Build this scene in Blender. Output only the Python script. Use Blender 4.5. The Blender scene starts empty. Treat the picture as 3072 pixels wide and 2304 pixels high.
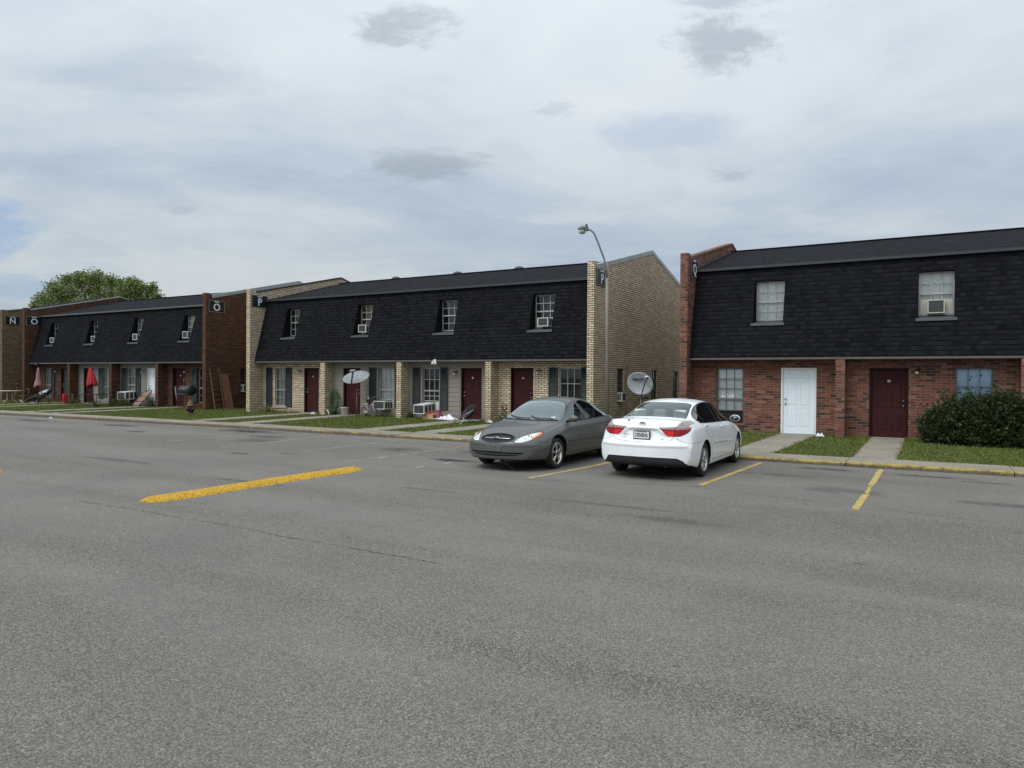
import bpy, bmesh, math, random
import numpy as np
from mathutils import Vector, Matrix
random.seed(7); RNG = np.random.default_rng(7)
sc = bpy.context.scene
COL = sc.collection
PI = math.pi

# ---------------------------------------------------------------- camera
f_px, W_px, H_px = 2130.0, 3072.0, 2304.0
EYE = 1.90
v1 = np.array([-2120 - 1536, 1105 - 1152, f_px]); v1 /= np.linalg.norm(v1)
x2 = -(f_px * f_px + (1105 - 1152) * (1142 - 1152)) / (-2120 - 1536)
v2 = np.array([x2, 1142 - 1152, f_px]); v2 /= np.linalg.norm(v2)
AX = np.array([-v1, v2, np.cross(-v1, v2)])
def w_of(c): return AX @ np.array(c, float)
cam_data = bpy.data.cameras.new('camera')
cam = bpy.data.objects.new('camera', cam_data); COL.objects.link(cam)
r_, u_, b_ = w_of((1, 0, 0)), w_of((0, -1, 0)), w_of((0, 0, -1))
cam.matrix_world = Matrix(((r_[0], u_[0], b_[0], 0), (r_[1], u_[1], b_[1], 0), (r_[2], u_[2], b_[2], EYE), (0, 0, 0, 1)))
cam_data.sensor_width = 36.0; cam_data.lens = f_px / W_px * 36.0
cam_data.clip_start = 0.1; cam_data.clip_end = 6000
sc.camera = cam
sc.render.resolution_x = 1024; sc.render.resolution_y = 768

# ---------------------------------------------------------------- materials
MATS = {}
def srgb(r, g, b):
    def c(v):
        v /= 255.0
        return v / 12.92 if v <= 0.04045 else ((v + 0.055) / 1.055) ** 2.4
    return (c(r), c(g), c(b), 1.0)
class NT:
    def __init__(s, name):
        s.m = bpy.data.materials.new(name); s.m.use_nodes = True
        s.t = s.m.node_tree; s.t.nodes.clear()
        s.out = s.n('ShaderNodeOutputMaterial'); MATS[name] = s.m
    def n(s, typ, **kw):
        nd = s.t.nodes.new(typ)
        for k, v in kw.items():
            setattr(nd, k, v)
        return nd
    def l(s, a, b): s.t.links.new(a, b)
    def inp(s, nd, key, v):
        if hasattr(v, 'bl_idname') or isinstance(v, bpy.types.NodeSocket): s.l(v, nd.inputs[key])
        else: nd.inputs[key].default_value = v
    def math(s, op, a, b=None, c=None, clamp=False):
        nd = s.n('ShaderNodeMath', operation=op, use_clamp=clamp)
        for i, v in enumerate((a, b, c)):
            if v is not None: s.inp(nd, i, v)
        return nd.outputs[0]
    def mix(s, fac, a, b, blend='MIX'):
        nd = s.n('ShaderNodeMix', data_type='RGBA', blend_type=blend)
        s.inp(nd, 0, fac); s.inp(nd, 6, a); s.inp(nd, 7, b)
        return nd.outputs[2]
    def ramp(s, fac, stops, interp='LINEAR'):
        nd = s.n('ShaderNodeValToRGB'); cr = nd.color_ramp; cr.interpolation = interp
        while len(cr.elements) < len(stops): cr.elements.new(0.5)
        for e, (p, c) in zip(cr.elements, stops):
            e.position = p; e.color = c if len(c) == 4 else (*c, 1)
        s.inp(nd, 0, fac); return nd.outputs[0]
    def noise(s, vec, scale, detail=4, rough=0.55, dist=0.0):
        nd = s.n('ShaderNodeTexNoise'); s.inp(nd, 'Scale', scale); s.inp(nd, 'Detail', detail); s.inp(nd, 'Roughness', rough); s.inp(nd, 'Distortion', dist)
        if vec is not None: s.l(vec, nd.inputs['Vector'])
        return nd.outputs['Fac']
    def coord(s, kind='Object'): return s.n('ShaderNodeTexCoord').outputs[kind]
    def mapping(s, vec, loc=(0, 0, 0), scale=(1, 1, 1), rot=(0, 0, 0)):
        nd = s.n('ShaderNodeMapping'); nd.inputs['Location'].default_value = loc; nd.inputs['Scale'].default_value = scale; nd.inputs['Rotation'].default_value = rot
        s.l(vec, nd.inputs['Vector']); return nd.outputs[0]
    def bump(s, h, strength=0.3, dist=0.02):
        nd = s.n('ShaderNodeBump'); s.inp(nd, 'Height', h); s.inp(nd, 'Strength', strength); s.inp(nd, 'Distance', dist); return nd.outputs[0]
    def bsdf(s, color, rough=0.6, metal=0.0, normal=None, spec=0.5, coat=0.0, **kw):
        nd = s.n('ShaderNodeBsdfPrincipled')
        s.inp(nd, 'Base Color', color); s.inp(nd, 'Roughness', rough); s.inp(nd, 'Metallic', metal); s.inp(nd, 'Specular IOR Level', spec)
        s.inp(nd, 'Coat Weight', coat); nd.inputs['Coat Roughness'].default_value = 0.06
        for k, v in kw.items(): s.inp(nd, k, v)
        if normal is not None: s.l(normal, nd.inputs['Normal'])
        return nd.outputs[0]
    def done(s, sh): s.l(sh, s.out.inputs['Surface']); return s.m

def plain(name, col, rough=0.6, metal=0.0, var=0.12, vscale=6.0, spec=0.5, bump=0.0, bscale=60.0, coat=0.0):
    t = NT(name); v = t.coord('Object')
    nz = t.noise(v, vscale, 5)
    dark = tuple(c * (1 - var) for c in col[:3]) + (1,); lite = tuple(min(1, c * (1 + var)) for c in col[:3]) + (1,)
    c = t.ramp(nz, [(0.3, dark), (0.7, lite)])
    nrm = t.bump(t.noise(v, bscale, 3), bump, 0.01) if bump else None
    return t.done(t.bsdf(c, rough, metal, nrm, spec, coat))

def brick(name, tones, mortar, mort_size=0.0085, w=0.254, h=0.081, bump=0.6, stain=0.25, blotch=None, rough=0.85):
    t = NT(name); uv = t.coord('UV')
    warp = t.mapping(uv)
    def bt(c1, c2, m, ms):
        nd = t.n('ShaderNodeTexBrick'); nd.offset = 0.5; nd.inputs['Scale'].default_value = 1.0
        nd.inputs['Brick Width'].default_value = w; nd.inputs['Row Height'].default_value = h
        nd.inputs['Mortar Size'].default_value = ms; nd.inputs['Mortar Smooth'].default_value = 0.15
        nd.inputs['Color1'].default_value = c1; nd.inputs['Color2'].default_value = c2; nd.inputs['Mortar'].default_value = m
        t.l(warp, nd.inputs['Vector']); return nd
    b0 = bt((0, 0, 0, 1), (1, 1, 1, 1), (0.5, 0.5, 0.5, 1), 0.0)
    rnd = b0.outputs['Color']
    b1 = bt((0, 0, 0, 1), (1, 1, 1, 1), (0.5, 0.5, 0.5, 1), mort_size)
    mfac = b1.outputs['Fac']
    n_ = len(tones); stops = [((i + 0.0) / n_ if i else 0.0, c) for i, c in enumerate(tones)]
    col = t.ramp(rnd, stops, 'CONSTANT')
    fine = t.noise(uv, 55, 4, 0.6); big = t.noise(uv, 0.55, 5, 0.6)
    col = t.mix(t.math('MULTIPLY', t.math('SUBTRACT', fine, 0.35, clamp=True), 1.2, clamp=True), col, t.mix(0.5, col, (0, 0, 0, 1)))
    if blotch:
        bm_ = t.math('MULTIPLY', t.math('SUBTRACT', t.noise(uv, 9, 4, 0.7), 0.62, clamp=True), 7.0, clamp=True)
        col = t.mix(t.math('MULTIPLY', bm_, 0.42), col, blotch)
    mcol = t.mix(t.noise(uv, 14, 3), mortar, tuple(c * 1.7 for c in mortar[:3]) + (1,))
    col = t.mix(mfac, col, mcol)
    st = t.math('MULTIPLY', t.math('SUBTRACT', big, 0.42, clamp=True), 3.0 * stain, clamp=True)
    col = t.mix(st, col, t.mix(0.55, col, (0.02, 0.015, 0.01, 1)))
    hgt = t.math('SUBTRACT', t.math('MULTIPLY', fine, 0.25), mfac)
    return t.done(t.bsdf(col, rough, 0, t.bump(hgt, bump, 0.012), 0.25))

brick('brick_tan', [srgb(196, 178, 148), srgb(212, 195, 166), srgb(204, 184, 158), srgb(220, 205, 176), srgb(198, 175, 154), srgb(208, 188, 157)], srgb(40, 28, 18), 0.0105, stain=0.3)
brick('brick_red', [srgb(116, 74, 62), srgb(128, 82, 68), srgb(102, 64, 55), srgb(76, 56, 50), srgb(122, 78, 66), srgb(107, 67, 57), srgb(138, 98, 84), srgb(116, 74, 63), srgb(62, 52, 49), srgb(120, 71, 60), srgb(111, 71, 60), srgb(128, 88, 75), srgb(90, 60, 52)], srgb(112, 94, 78), 0.0065, stain=0.4, blotch=srgb(172, 146, 126))
brick('brick_brown', [srgb(98, 66, 50), srgb(86, 57, 44), srgb(108, 74, 55), srgb(92, 61, 47), srgb(82, 58, 46), srgb(102, 69, 52)], srgb(30, 20, 16), 0.0105, stain=0.35)
brick('brick_olive', [srgb(124, 108, 82), srgb(112, 98, 74), srgb(132, 116, 90), srgb(118, 102, 80)], srgb(48, 38, 28), 0.010, stain=0.3)

def shingle(name, lo, hi, row=0.143, wid=0.16, line=0.92, rough=0.8, bump=0.5):
    t = NT(name); uv = t.coord('UV')
    nd = t.n('ShaderNodeTexBrick'); nd.offset = 0.37; nd.offset_frequency = 2; nd.squash = 1.35; nd.squash_frequency = 3
    nd.inputs['Scale'].default_value = 1; nd.inputs['Brick Width'].default_value = wid; nd.inputs['Row Height'].default_value = row; nd.inputs['Mortar Size'].default_value = 0.0
    nd.inputs['Color1'].default_value = (0, 0, 0, 1); nd.inputs['Color2'].default_value = (1, 1, 1, 1)
    t.l(uv, nd.inputs['Vector']); rnd = nd.outputs['Color']
    sep = t.n('ShaderNodeSeparateXYZ'); t.l(uv, sep.inputs[0]); v = sep.outputs[1]; u = sep.outputs[0]
    fr = t.math('FRACT', t.math('DIVIDE', v, row))
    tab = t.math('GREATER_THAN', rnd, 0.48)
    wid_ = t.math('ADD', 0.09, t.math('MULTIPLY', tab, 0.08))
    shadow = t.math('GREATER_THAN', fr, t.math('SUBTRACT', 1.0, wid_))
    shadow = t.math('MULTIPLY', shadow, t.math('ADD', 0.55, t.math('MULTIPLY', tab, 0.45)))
    base = t.mix(rnd, lo, hi)
    gr = t.noise(uv, 120, 3, 0.7); base = t.mix(t.math('MULTIPLY', gr, 0.5), base, t.mix(0.5, base, (0, 0, 0, 1)))
    big = t.noise(uv, 0.5, 4); base = t.mix(t.math('MULTIPLY', t.math('SUBTRACT', big, 0.45, clamp=True), 1.3, clamp=True), base, t.mix(0.5, base, srgb(44, 46, 44)))
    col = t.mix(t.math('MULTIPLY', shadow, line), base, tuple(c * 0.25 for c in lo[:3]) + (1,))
    h = t.math('SUBTRACT', t.math('ADD', t.math('MULTIPLY', tab, 0.6), t.math('SUBTRACT', 1.0, fr)), t.math('MULTIPLY', gr, 0.15))
    return t.done(t.bsdf(col, 0.95, 0, t.bump(h, bump, 0.01), 0.04))
shingle('shingle_wall', srgb(22, 22, 24), srgb(35, 35, 38))
shingle('shingle_roof', srgb(27, 27, 30), srgb(42, 42, 45), row=0.143, wid=0.16, line=0.75, rough=0.8)

def siding(name, col):
    t = NT(name); uv = t.coord('UV'); sep = t.n('ShaderNodeSeparateXYZ'); t.l(uv, sep.inputs[0])
    nz = t.noise(uv, 3, 5, 0.65)
    c = t.mix(nz, tuple(x * 0.8 for x in col[:3]) + (1,), tuple(x * 1.1 for x in col[:3]) + (1,))
    streak = t.noise(t.mapping(uv, scale=(9, 0.7, 1)), 2.0, 4, 0.6)
    c = t.mix(t.math('MULTIPLY', t.math('SUBTRACT', streak, 0.5, clamp=True), 1.6, clamp=True), c, t.mix(0.5, c, srgb(90, 78, 60)))
    return t.done(t.bsdf(c, 0.7, 0, t.bump(t.noise(t.mapping(uv, scale=(3, 40, 1)), 4, 3), 0.15, 0.004), 0.3))
siding('siding_taupe', srgb(132, 125, 114)); siding('siding_grey', srgb(122, 120, 112))

plain('trim_grey', srgb(82, 81, 77), 0.6, var=0.15); plain('trim_dark', srgb(48, 48, 50), 0.5)
plain('soffit', srgb(150, 146, 134), 0.8, var=0.15)
plain('sill_grey', srgb(62, 63, 64), 0.6, 0.1, var=0.2, vscale=3); plain('flashing', srgb(150, 157, 160), 0.45, 0.5, var=0.15, vscale=2)
plain('cap_dark', srgb(60, 50, 44), 0.8, var=0.25)
plain('shutter_black', srgb(34, 36, 40), 0.55, var=0.2, vscale=3)
plain('shutter_green', srgb(32, 40, 40), 0.55, var=0.2, vscale=3)
plain('door_maroon', srgb(56, 24, 24), 0.6, var=0.14, vscale=2.5, spec=0.15); plain('frame_maroon', srgb(36, 15, 16), 0.6, spec=0.15)
plain('door_white', srgb(214, 220, 224), 0.4, var=0.03); plain('frame_white', srgb(208, 208, 202), 0.5, var=0.06)
plain('alu', srgb(158, 160, 156), 0.45, 0.35, var=0.12); plain('alu_dark', srgb(96, 98, 94), 0.5, 0.2)
plain('chrome', srgb(214, 214, 214), 0.12, 1.0, var=0.03); plain('steel', srgb(150, 150, 150), 0.35, 0.9)
plain('galv', srgb(96, 100, 100), 0.55, 0.4, var=0.12, vscale=3); plain('pole_paint', srgb(116, 111, 100), 0.55, 0.1, var=0.12, vscale=2)
plain('black_plastic', srgb(24, 24, 25), 0.5, var=0.2); plain('black_matt', srgb(12, 12, 12), 0.85); plain('rubber', srgb(27, 27, 28), 0.8, var=0.25, bump=0.2)
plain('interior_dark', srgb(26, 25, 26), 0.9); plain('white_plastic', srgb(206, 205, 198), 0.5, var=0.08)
plain('sign_black', srgb(26, 27, 31), 0.28, var=0.1, vscale=2); plain('sign_white', srgb(214, 216, 216), 0.5, var=0.02); plain('sign_edge', srgb(168, 166, 162), 0.4, 0.4)
plain('bulb', srgb(196, 190, 170), 0.25); plain('bronze', srgb(60, 46, 32), 0.45, 0.6)
plain('number_plate', srgb(190, 180, 178), 0.5)
def curtain_or_dark_sheet(name, col, kind):
    t = NT(name); uv = t.coord('UV'); sep = t.n('ShaderNodeSeparateXYZ'); t.l(uv, sep.inputs[0])
    if kind == 'blind':
        s_ = t.math('FRACT', t.math('MULTIPLY', sep.outputs[1], 34.0)); h = t.math('PINGPONG', s_, 0.5)
        c = t.mix(t.math('GREATER_THAN', s_, 0.90), col, tuple(x * 0.55 for x in col[:3]) + (1,))
        nrm = t.bump(h, 0.6, 0.02)
    else:
        w = t.noise(t.mapping(uv, scale=(16, 0.6, 1)), 1.0, 3, 0.6, 0.3)
        c = t.mix(w, tuple(x * 0.6 for x in col[:3]) + (1,), col); nrm = t.bump(w, 0.8, 0.04)
    return t.done(t.bsdf(c, 0.85, 0, nrm, 0.1))
curtain_or_dark_sheet('blind_white', srgb(232, 234, 230), 'blind'); curtain_or_dark_sheet('curtain_white', srgb(222, 222, 216), 'drape'); curtain_or_dark_sheet('curtain_grey', srgb(168, 168, 164), 'drape')
curtain_or_dark_sheet('curtain_dark', srgb(58, 56, 54), 'drape'); curtain_or_dark_sheet('curtain_brown', srgb(112, 88, 62), 'drape'); curtain_or_dark_sheet('blind_blue', srgb(176, 200, 222), 'blind')  # the dark one is no drape: it paints the unlit room behind dark windows
def glass(name, tint, refl=1.0, rough=0.02, rc=(1, 1, 1, 1)):
    t = NT(name)
    tr = t.n('ShaderNodeBsdfTransparent'); tr.inputs[0].default_value = tint
    gl = t.n('ShaderNodeBsdfGlossy'); gl.inputs['Roughness'].default_value = rough; gl.inputs['Color'].default_value = rc
    fr = t.n('ShaderNodeFresnel'); fr.inputs['IOR'].default_value = 1.5
    mx = t.n('ShaderNodeMixShader'); t.l(t.math('MULTIPLY', fr.outputs[0], refl, clamp=True), mx.inputs[0]); t.l(tr.outputs[0], mx.inputs[1]); t.l(gl.outputs[0], mx.inputs[2])
    return t.done(mx.outputs[0])
glass('pane_glass', (0.95, 0.97, 0.97, 1), 0.9)

# ---------------------------------------------------------------- mesh builder
class MB:
    def __init__(s): s.v = []; s.f = []; s.mi = []; s.sm = []
    def add(s, verts, faces, mi=0, smooth=False):
        o = len(s.v); s.v += [tuple(map(float, p)) for p in verts]
        for fc in faces: s.f.append(tuple(i + o for i in fc)); s.mi.append(mi); s.sm.append(smooth)
        return s
    def quad(s, a, b, c, d, mi=0): return s.add([a, b, c, d], [(0, 1, 2, 3)], mi)
    def box(s, x0, x1, y0, y1, z0, z1, mi=0):
        v = [(x, y, z) for z in (z0, z1) for y in (y0, y1) for x in (x0, x1)]
        return s.add(v, [(0, 2, 3, 1), (4, 5, 7, 6), (0, 1, 5, 4), (2, 6, 7, 3), (0, 4, 6, 2), (1, 3, 7, 5)], mi)
    def obox(s, c, ax, ay, az, mi=0):
        c, ax, ay, az = map(Vector, (c, ax, ay, az)); v = [c + ax * i + ay * j + az * k for k in (-1, 1) for j in (-1, 1) for i in (-1, 1)]
        return s.add(v, [(0, 2, 3, 1), (4, 5, 7, 6), (0, 1, 5, 4), (2, 6, 7, 3), (0, 4, 6, 2), (1, 3, 7, 5)], mi)
    def prism(s, poly, axis, a, b, mi=0):
        def P(p, t): return (t, p[0], p[1]) if axis == 'x' else ((p[0], t, p[1]) if axis == 'y' else (p[0], p[1], t))
        n = len(poly); area = sum(poly[i][0] * poly[(i + 1) % n][1] - poly[(i + 1) % n][0] * poly[i][1] for i in range(n))
        v = [P(p, a) for p in poly] + [P(p, b) for p in poly]
        fs = [tuple(range(n - 1, -1, -1)), tuple(range(n, 2 * n))] + [(i, (i + 1) % n, n + (i + 1) % n, n + i) for i in range(n)]
        flip = (area < 0) != (b < a)
        if axis == 'y': flip = not flip
        if flip: fs = [tuple(reversed(q)) for q in fs]
        return s.add(v, fs, mi)
    def tube(s, pts, r, seg=8, mi=0, cap=True, closed=False, smooth=True):
        pts = [Vector(p) for p in pts]; n = len(pts); rs = r if isinstance(r, (list, tuple)) else [r] * n
        o = []; up = None
        for i in range(n):
            if closed: d = pts[(i + 1) % n] - pts[i - 1]
            else: d = pts[min(i + 1, n - 1)] - pts[max(i - 1, 0)]
            d.normalize()
            if up is None: up = d.orthogonal().normalized()
            up = (up - d * up.dot(d)); up = up.normalized() if up.length > 1e-6 else d.orthogonal().normalized()
            bn = d.cross(up)
            for k in range(seg):
                a = 2 * PI * k / seg; o.append(pts[i] + (up * math.cos(a) + bn * math.sin(a)) * rs[i])
        fs = []
        for i in range(n if closed else n - 1):
            j = (i + 1) % n
            for k in range(seg): fs.append((i * seg + k, i * seg + (k + 1) % seg, j * seg + (k + 1) % seg, j * seg + k))
        if cap and not closed: fs += [tuple(range(seg - 1, -1, -1)), tuple(range((n - 1) * seg, n * seg))]
        return s.add(o, fs, mi, smooth)
    def lathe(s, prof, seg=24, c=(0, 0, 0), axis='z', mi=0, smooth=True, mat=None, cap=True):
        o = []; n = len(prof); c = Vector(c)
        for (r, h) in prof:
            for k in range(seg):
                a = 2 * PI * k / seg; x, y = r * math.cos(a), r * math.sin(a)
                p = Vector((x, y, h)) if axis == 'z' else (Vector((h, x, y)) if axis == 'x' else Vector((y, h, x)))
                if mat is not None: p = mat @ p
                o.append(p + c)
        fs = [(i * seg + k, i * seg + (k + 1) % seg, (i + 1) * seg + (k + 1) % seg, (i + 1) * seg + k) for i in range(n - 1) for k in range(seg)]
        if cap and prof[0][0] > 1e-5: fs.append(tuple(range(seg - 1, -1, -1)))
        if cap and prof[-1][0] > 1e-5: fs.append(tuple(range((n - 1) * seg, n * seg)))
        return s.add(o, fs, mi, smooth)
    def build(s, name, mats, parent=None, loc=None, uv=True, bevel=0):
        org = Vector(loc) if loc is not None else (Vector(parent['_o']) if parent is not None and '_o' in parent else Vector((0, 0, 0)))
        me = bpy.data.meshes.new(name)
        me.from_pydata([tuple(Vector(p) - org) for p in s.v], [], s.f)
        mats = mats if isinstance(mats, (list, tuple)) else [mats]
        for m in mats: me.materials.append(MATS[m])
        me.polygons.foreach_set('material_index', s.mi); me.polygons.foreach_set('use_smooth', s.sm)
        if uv: box_uv(me, org)
        o = bpy.data.objects.new(name, me); COL.objects.link(o)
        if parent is not None: o.parent = parent; o['_o'] = tuple(org); 
        else: o.location = org; o['_o'] = tuple(org)
        if bevel:
            md = o.modifiers.new('bevel', 'BEVEL'); md.width = bevel; md.segments = 2; md.limit_method = 'ANGLE'; md.angle_limit = 0.6
        return o
def box_uv(me, org):
    if not me.polygons: return
    ul = me.uv_layers.new(name='uv'); nl = len(me.loops)
    co = np.empty(len(me.vertices) * 3); me.vertices.foreach_get('co', co); co = co.reshape(-1, 3) + np.array(org)
    vi = np.empty(nl, int); me.loops.foreach_get('vertex_index', vi)
    nm = np.empty(len(me.polygons) * 3); me.polygons.foreach_get('normal', nm); nm = nm.reshape(-1, 3)
    lt = np.empty(len(me.polygons), int); me.polygons.foreach_get('loop_total', lt)
    n = np.repeat(nm, lt, axis=0); p = co[vi]; a = np.abs(n)
    uvv = np.empty((nl, 2))
    mx = (a[:, 0] >= 0.7); mz = (~mx) & (a[:, 2] > 0.85); my = ~(mx | mz)
    uvv[mx] = p[mx][:, [1, 2]]
    k = np.maximum(np.sqrt(np.maximum(1 - a[:, 2] ** 2, 1e-4)), 0.2)
    uvv[my, 0] = p[my, 0]; uvv[my, 1] = p[my, 2] / k[my]
    uvv[mz, 0] = p[mz, 0]; uvv[mz, 1] = p[mz, 1] / np.maximum(a[mz, 2], 0.3)
    ul.data.foreach_set('uv', uvv.ravel())
def thing(name, label, cat, loc=(0, 0, 0), group=None, rot=None):
    o = bpy.data.objects.new(name, None); COL.objects.link(o); o.empty_display_size = 0.2
    o.location = loc; o['label'] = label; o['category'] = cat; o['_o'] = tuple(loc)
    if rot is not None: o.rotation_euler = rot
    if group: o['group'] = group
    return o
def tag(o, label=None, cat=None, group=None, kind=None):
    for k, v in (('label', label), ('category', cat), ('group', group), ('kind', kind)):
        if v: o[k] = v
    return o
def structure(name, mb, mats, **kw): return tag(mb.build(name, mats, **kw), kind='structure')
def text_mesh(body, size, extrude=0.004, bold=0.0):
    cu = bpy.data.curves.new('txt', 'FONT'); cu.body = body; cu.size = size; cu.extrude = extrude; cu.align_x = 'CENTER'; cu.align_y = 'CENTER'; cu.offset = bold
    o = bpy.data.objects.new('txt', cu); COL.objects.link(o)
    dg = bpy.context.evaluated_depsgraph_get(); dg.update()
    me = bpy.data.meshes.new_from_object(o.evaluated_get(dg)); vs = [v.co.copy() for v in me.vertices]; fs = [tuple(p.vertices) for p in me.polygons]
    bpy.data.objects.remove(o); bpy.data.curves.remove(cu); bpy.data.meshes.remove(me)
    return vs, fs
def add_text(mb, body, size, center, right, up, mi=0, sx=1.0, ext=0.004, bold=0.0):
    vs, fs = text_mesh(body, size, ext, bold); c, r, u = Vector(center), Vector(right), Vector(up); n = r.cross(u)
    mb.add([c + r * p.x * sx + u * p.y + n * p.z for p in vs], fs, mi)
# ---------------------------------------------------------------- buildings
YF, YP, YE = 23.80, 23.00, 23.27           # ground-floor wall, wing-wall front, eave edge
ZE, YM, ZM = 2.60, 24.05, 5.60             # eave height, top of the steep roof
YR, ZR = 29.1, 7.0                         # ridge
def mans_y(z): return YE + (YM - YE) * (z - ZE) / (ZM - ZE)
def wall_y(mb, y, u0, u1, v0, v1, holes, depth=0.18, mi=0, mir=None):
    us = sorted({u0, u1} | {h[0] for h in holes} | {h[1] for h in holes}); vs = sorted({v0, v1} | {h[2] for h in holes} | {h[3] for h in holes})
    for a, b in zip(us, us[1:]):
        for c, d in zip(vs, vs[1:]):
            mx, mz = (a + b) / 2, (c + d) / 2
            if any(h[0] < mx < h[1] and h[2] < mz < h[3] for h in holes): continue
            mb.quad((a, y, c), (b, y, c), (b, y, d), (a, y, d), mi)
    for h in holes:
        a, b, c, d = h; e = y + depth; k = mi if mir is None else mir
        mb.quad((a, y, c), (a, y, d), (a, e, d), (a, e, c), k); mb.quad((b, y, c), (b, e, c), (b, e, d), (b, y, d), k)
        mb.quad((a, y, d), (b, y, d), (b, e, d), (a, e, d), k); mb.quad((a, y, c), (a, e, c), (b, e, c), (b, y, c), k)
GP = [(23.0, 6.03), (23.32, 6.03), (23.34, 5.93), (29.1, 7.33), (34.9, 5.93), (35.2, 6.0)]
def gz(y):
    for (a, za), (b, zb) in zip(GP, GP[1:]):
        if a <= y <= b: return za + (zb - za) * (y - a) / max(b - a, 1e-6)
    return GP[-1][1]
def end_wall(x0, x1, holes, hole_side):
    mb = MB(); ys = sorted({p[0] for p in GP} | {h[0] for h in holes} | {h[1] for h in holes})
    for x, sgn in ((x0, -1), (x1, 1)):
        hs = holes if sgn == hole_side else []
        for a, b in zip(ys, ys[1:]):
            cells = [0.0]
            for h in hs:
                if h[0] < (a + b) / 2 < h[1]: cells += [h[2], h[3]]
            cells.append(None); cells_z = cells
            segs = [(cells_z[i], cells_z[i + 1]) for i in range(0, len(cells_z) - 1, 2)]
            for lo, hi in segs:
                ta, tb = (gz(a), gz(b)) if hi is None else (hi, hi)
                q = [(x, a, lo), (x, b, lo), (x, b, tb), (x, a, ta)]
                mb.quad(*(q if sgn > 0 else q[::-1]))
        for h in hs:
            a, b, c, d = h; e = x - sgn * 0.16
            mb.quad((x, a, c), (e, a, c), (e, a, d), (x, a, d)); mb.quad((x, b, c), (x, b, d), (e, b, d), (e, b, c))
            mb.quad((x, a, d), (e, a, d), (e, b, d), (x, b, d)); mb.quad((x, a, c), (x, b, c), (e, b, c), (e, a, c))
    for (a, za), (b, zb) in zip(GP, GP[1:]): mb.quad((x0, a, za), (x1, a, za), (x1, b, zb), (x0, b, zb))
    mb.quad((x0, 23.0, 0), (x1, 23.0, 0), (x1, 23.0, 6.03), (x0, 23.0, 6.03)); mb.quad((x1, 35.2, 0), (x0, 35.2, 0), (x0, 35.2, 6.0), (x1, 35.2, 6.0))
    return mb
def rake_cap(x0, x1, h, over=0.02, y0=23.36):
    mb = MB(); za = gz(y0)
    for sa, sb in (((y0, za), (29.1, 7.33)), ((29.1, 7.33), (34.9, 5.93))):
        (ya, a), (yb, b) = sa, sb; t = 0.025
        v = [(x, y, z) for x in (x0 - over, x1 + over) for (y, z) in ((ya, a - h), (yb, b - h), (yb, b + t), (ya, a + t))]
        mb.add(v, [(0, 1, 2, 3)[::-1], (4, 5, 6, 7), (3, 2, 6, 7), (0, 4, 5, 1), (0, 3, 7, 4), (1, 5, 6, 2)])
    return mb
def window(par, x0, x1, z0, z1, y, cur='curtain_white', fr='alu', rail=0.5, cols=3, rt=2, rb=2, mun=0.012, fw=0.035, lab=None):
    m = MB(); d0, d1 = y + 0.02, y + 0.085
    m.box(x0, x0 + fw, d0, d1, z0, z1); m.box(x1 - fw, x1, d0, d1, z0, z1); m.box(x0 + fw, x1 - fw, d0, d1, z1 - fw, z1); m.box(x0 + fw, x1 - fw, d0, d1, z0, z0 + fw)
    zm = z0 + (z1 - z0) * rail; m.box(x0 + fw, x1 - fw, d0 - 0.012, d1, zm - 0.025, zm + 0.025)
    for lo, hi, n in ((zm + 0.025, z1 - fw, rt), (z0 + fw, zm - 0.025, rb)):
        for k in range(1, n): zz = lo + (hi - lo) * k / n; m.box(x0 + fw, x1 - fw, d0 + 0.02, d0 + 0.05, zz - mun, zz + mun)
        for k in range(1, cols): xx = x0 + fw + (x1 - x0 - 2 * fw) * k / cols; m.box(xx - mun, xx + mun, d0 + 0.018, d0 + 0.048, lo, hi)
    w = m.build('window', fr, par)
    if lab: w['label'] = lab
    MB().quad((x0 + fw, d0 + 0.04, z0 + fw), (x1 - fw, d0 + 0.04, z0 + fw), (x1 - fw, d0 + 0.04, z1 - fw), (x0 + fw, d0 + 0.04, z1 - fw)).build('pane', 'pane_glass', w)
    c = MB(); yc = y + 0.14; n = 24
    if 'blind' in cur: c.quad((x0, yc, z0), (x1, yc, z0), (x1, yc, z1), (x0, yc, z1))
    else:
        pts = [(x0 + (x1 - x0) * k / n, yc + 0.018 * math.sin(k * 2.1 + x0) + 0.01 * math.sin(k * 4.7)) for k in range(n + 1)]
        c.add([(a, b, z) for z in (z0, z1) for a, b in pts], [(k, k + 1, n + 2 + k, n + 1 + k) for k in range(n)], 0, True)
    c.build('blind' if 'blind' in cur else 'curtain_or_dark_sheet', cur, w)  # also covers the dark sheet painted for an unlit room
    return w
def shutter(par, x0, x1, z0, z1, y, mat='shutter_black'):
    m = MB(); a, b = y - 0.045, y - 0.004; s = 0.045; zm = (z0 + z1) / 2
    m.box(x0, x0 + s, a, b, z0, z1); m.box(x1 - s, x1, a, b, z0, z1)
    for z in (z0, zm - s / 2, z1 - s): m.box(x0 + s, x1 - s, a, b, z, z + s)
    m.quad((x0 + s, b - 0.004, z0 + s), (x1 - s, b - 0.004, z0 + s), (x1 - s, b - 0.004, z1 - s), (x0 + s, b - 0.004, z1 - s))
    z = z0 + s
    while z < z1 - s - 0.02:
        if not (zm - s < z < zm + s / 2): m.quad((x0 + s, a + 0.006, z), (x1 - s, a + 0.006, z), (x1 - s, b - 0.006, z + 0.042), (x0 + s, b - 0.006, z + 0.042))
        z += 0.045
    return m.build('shutter', mat, par)
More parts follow.
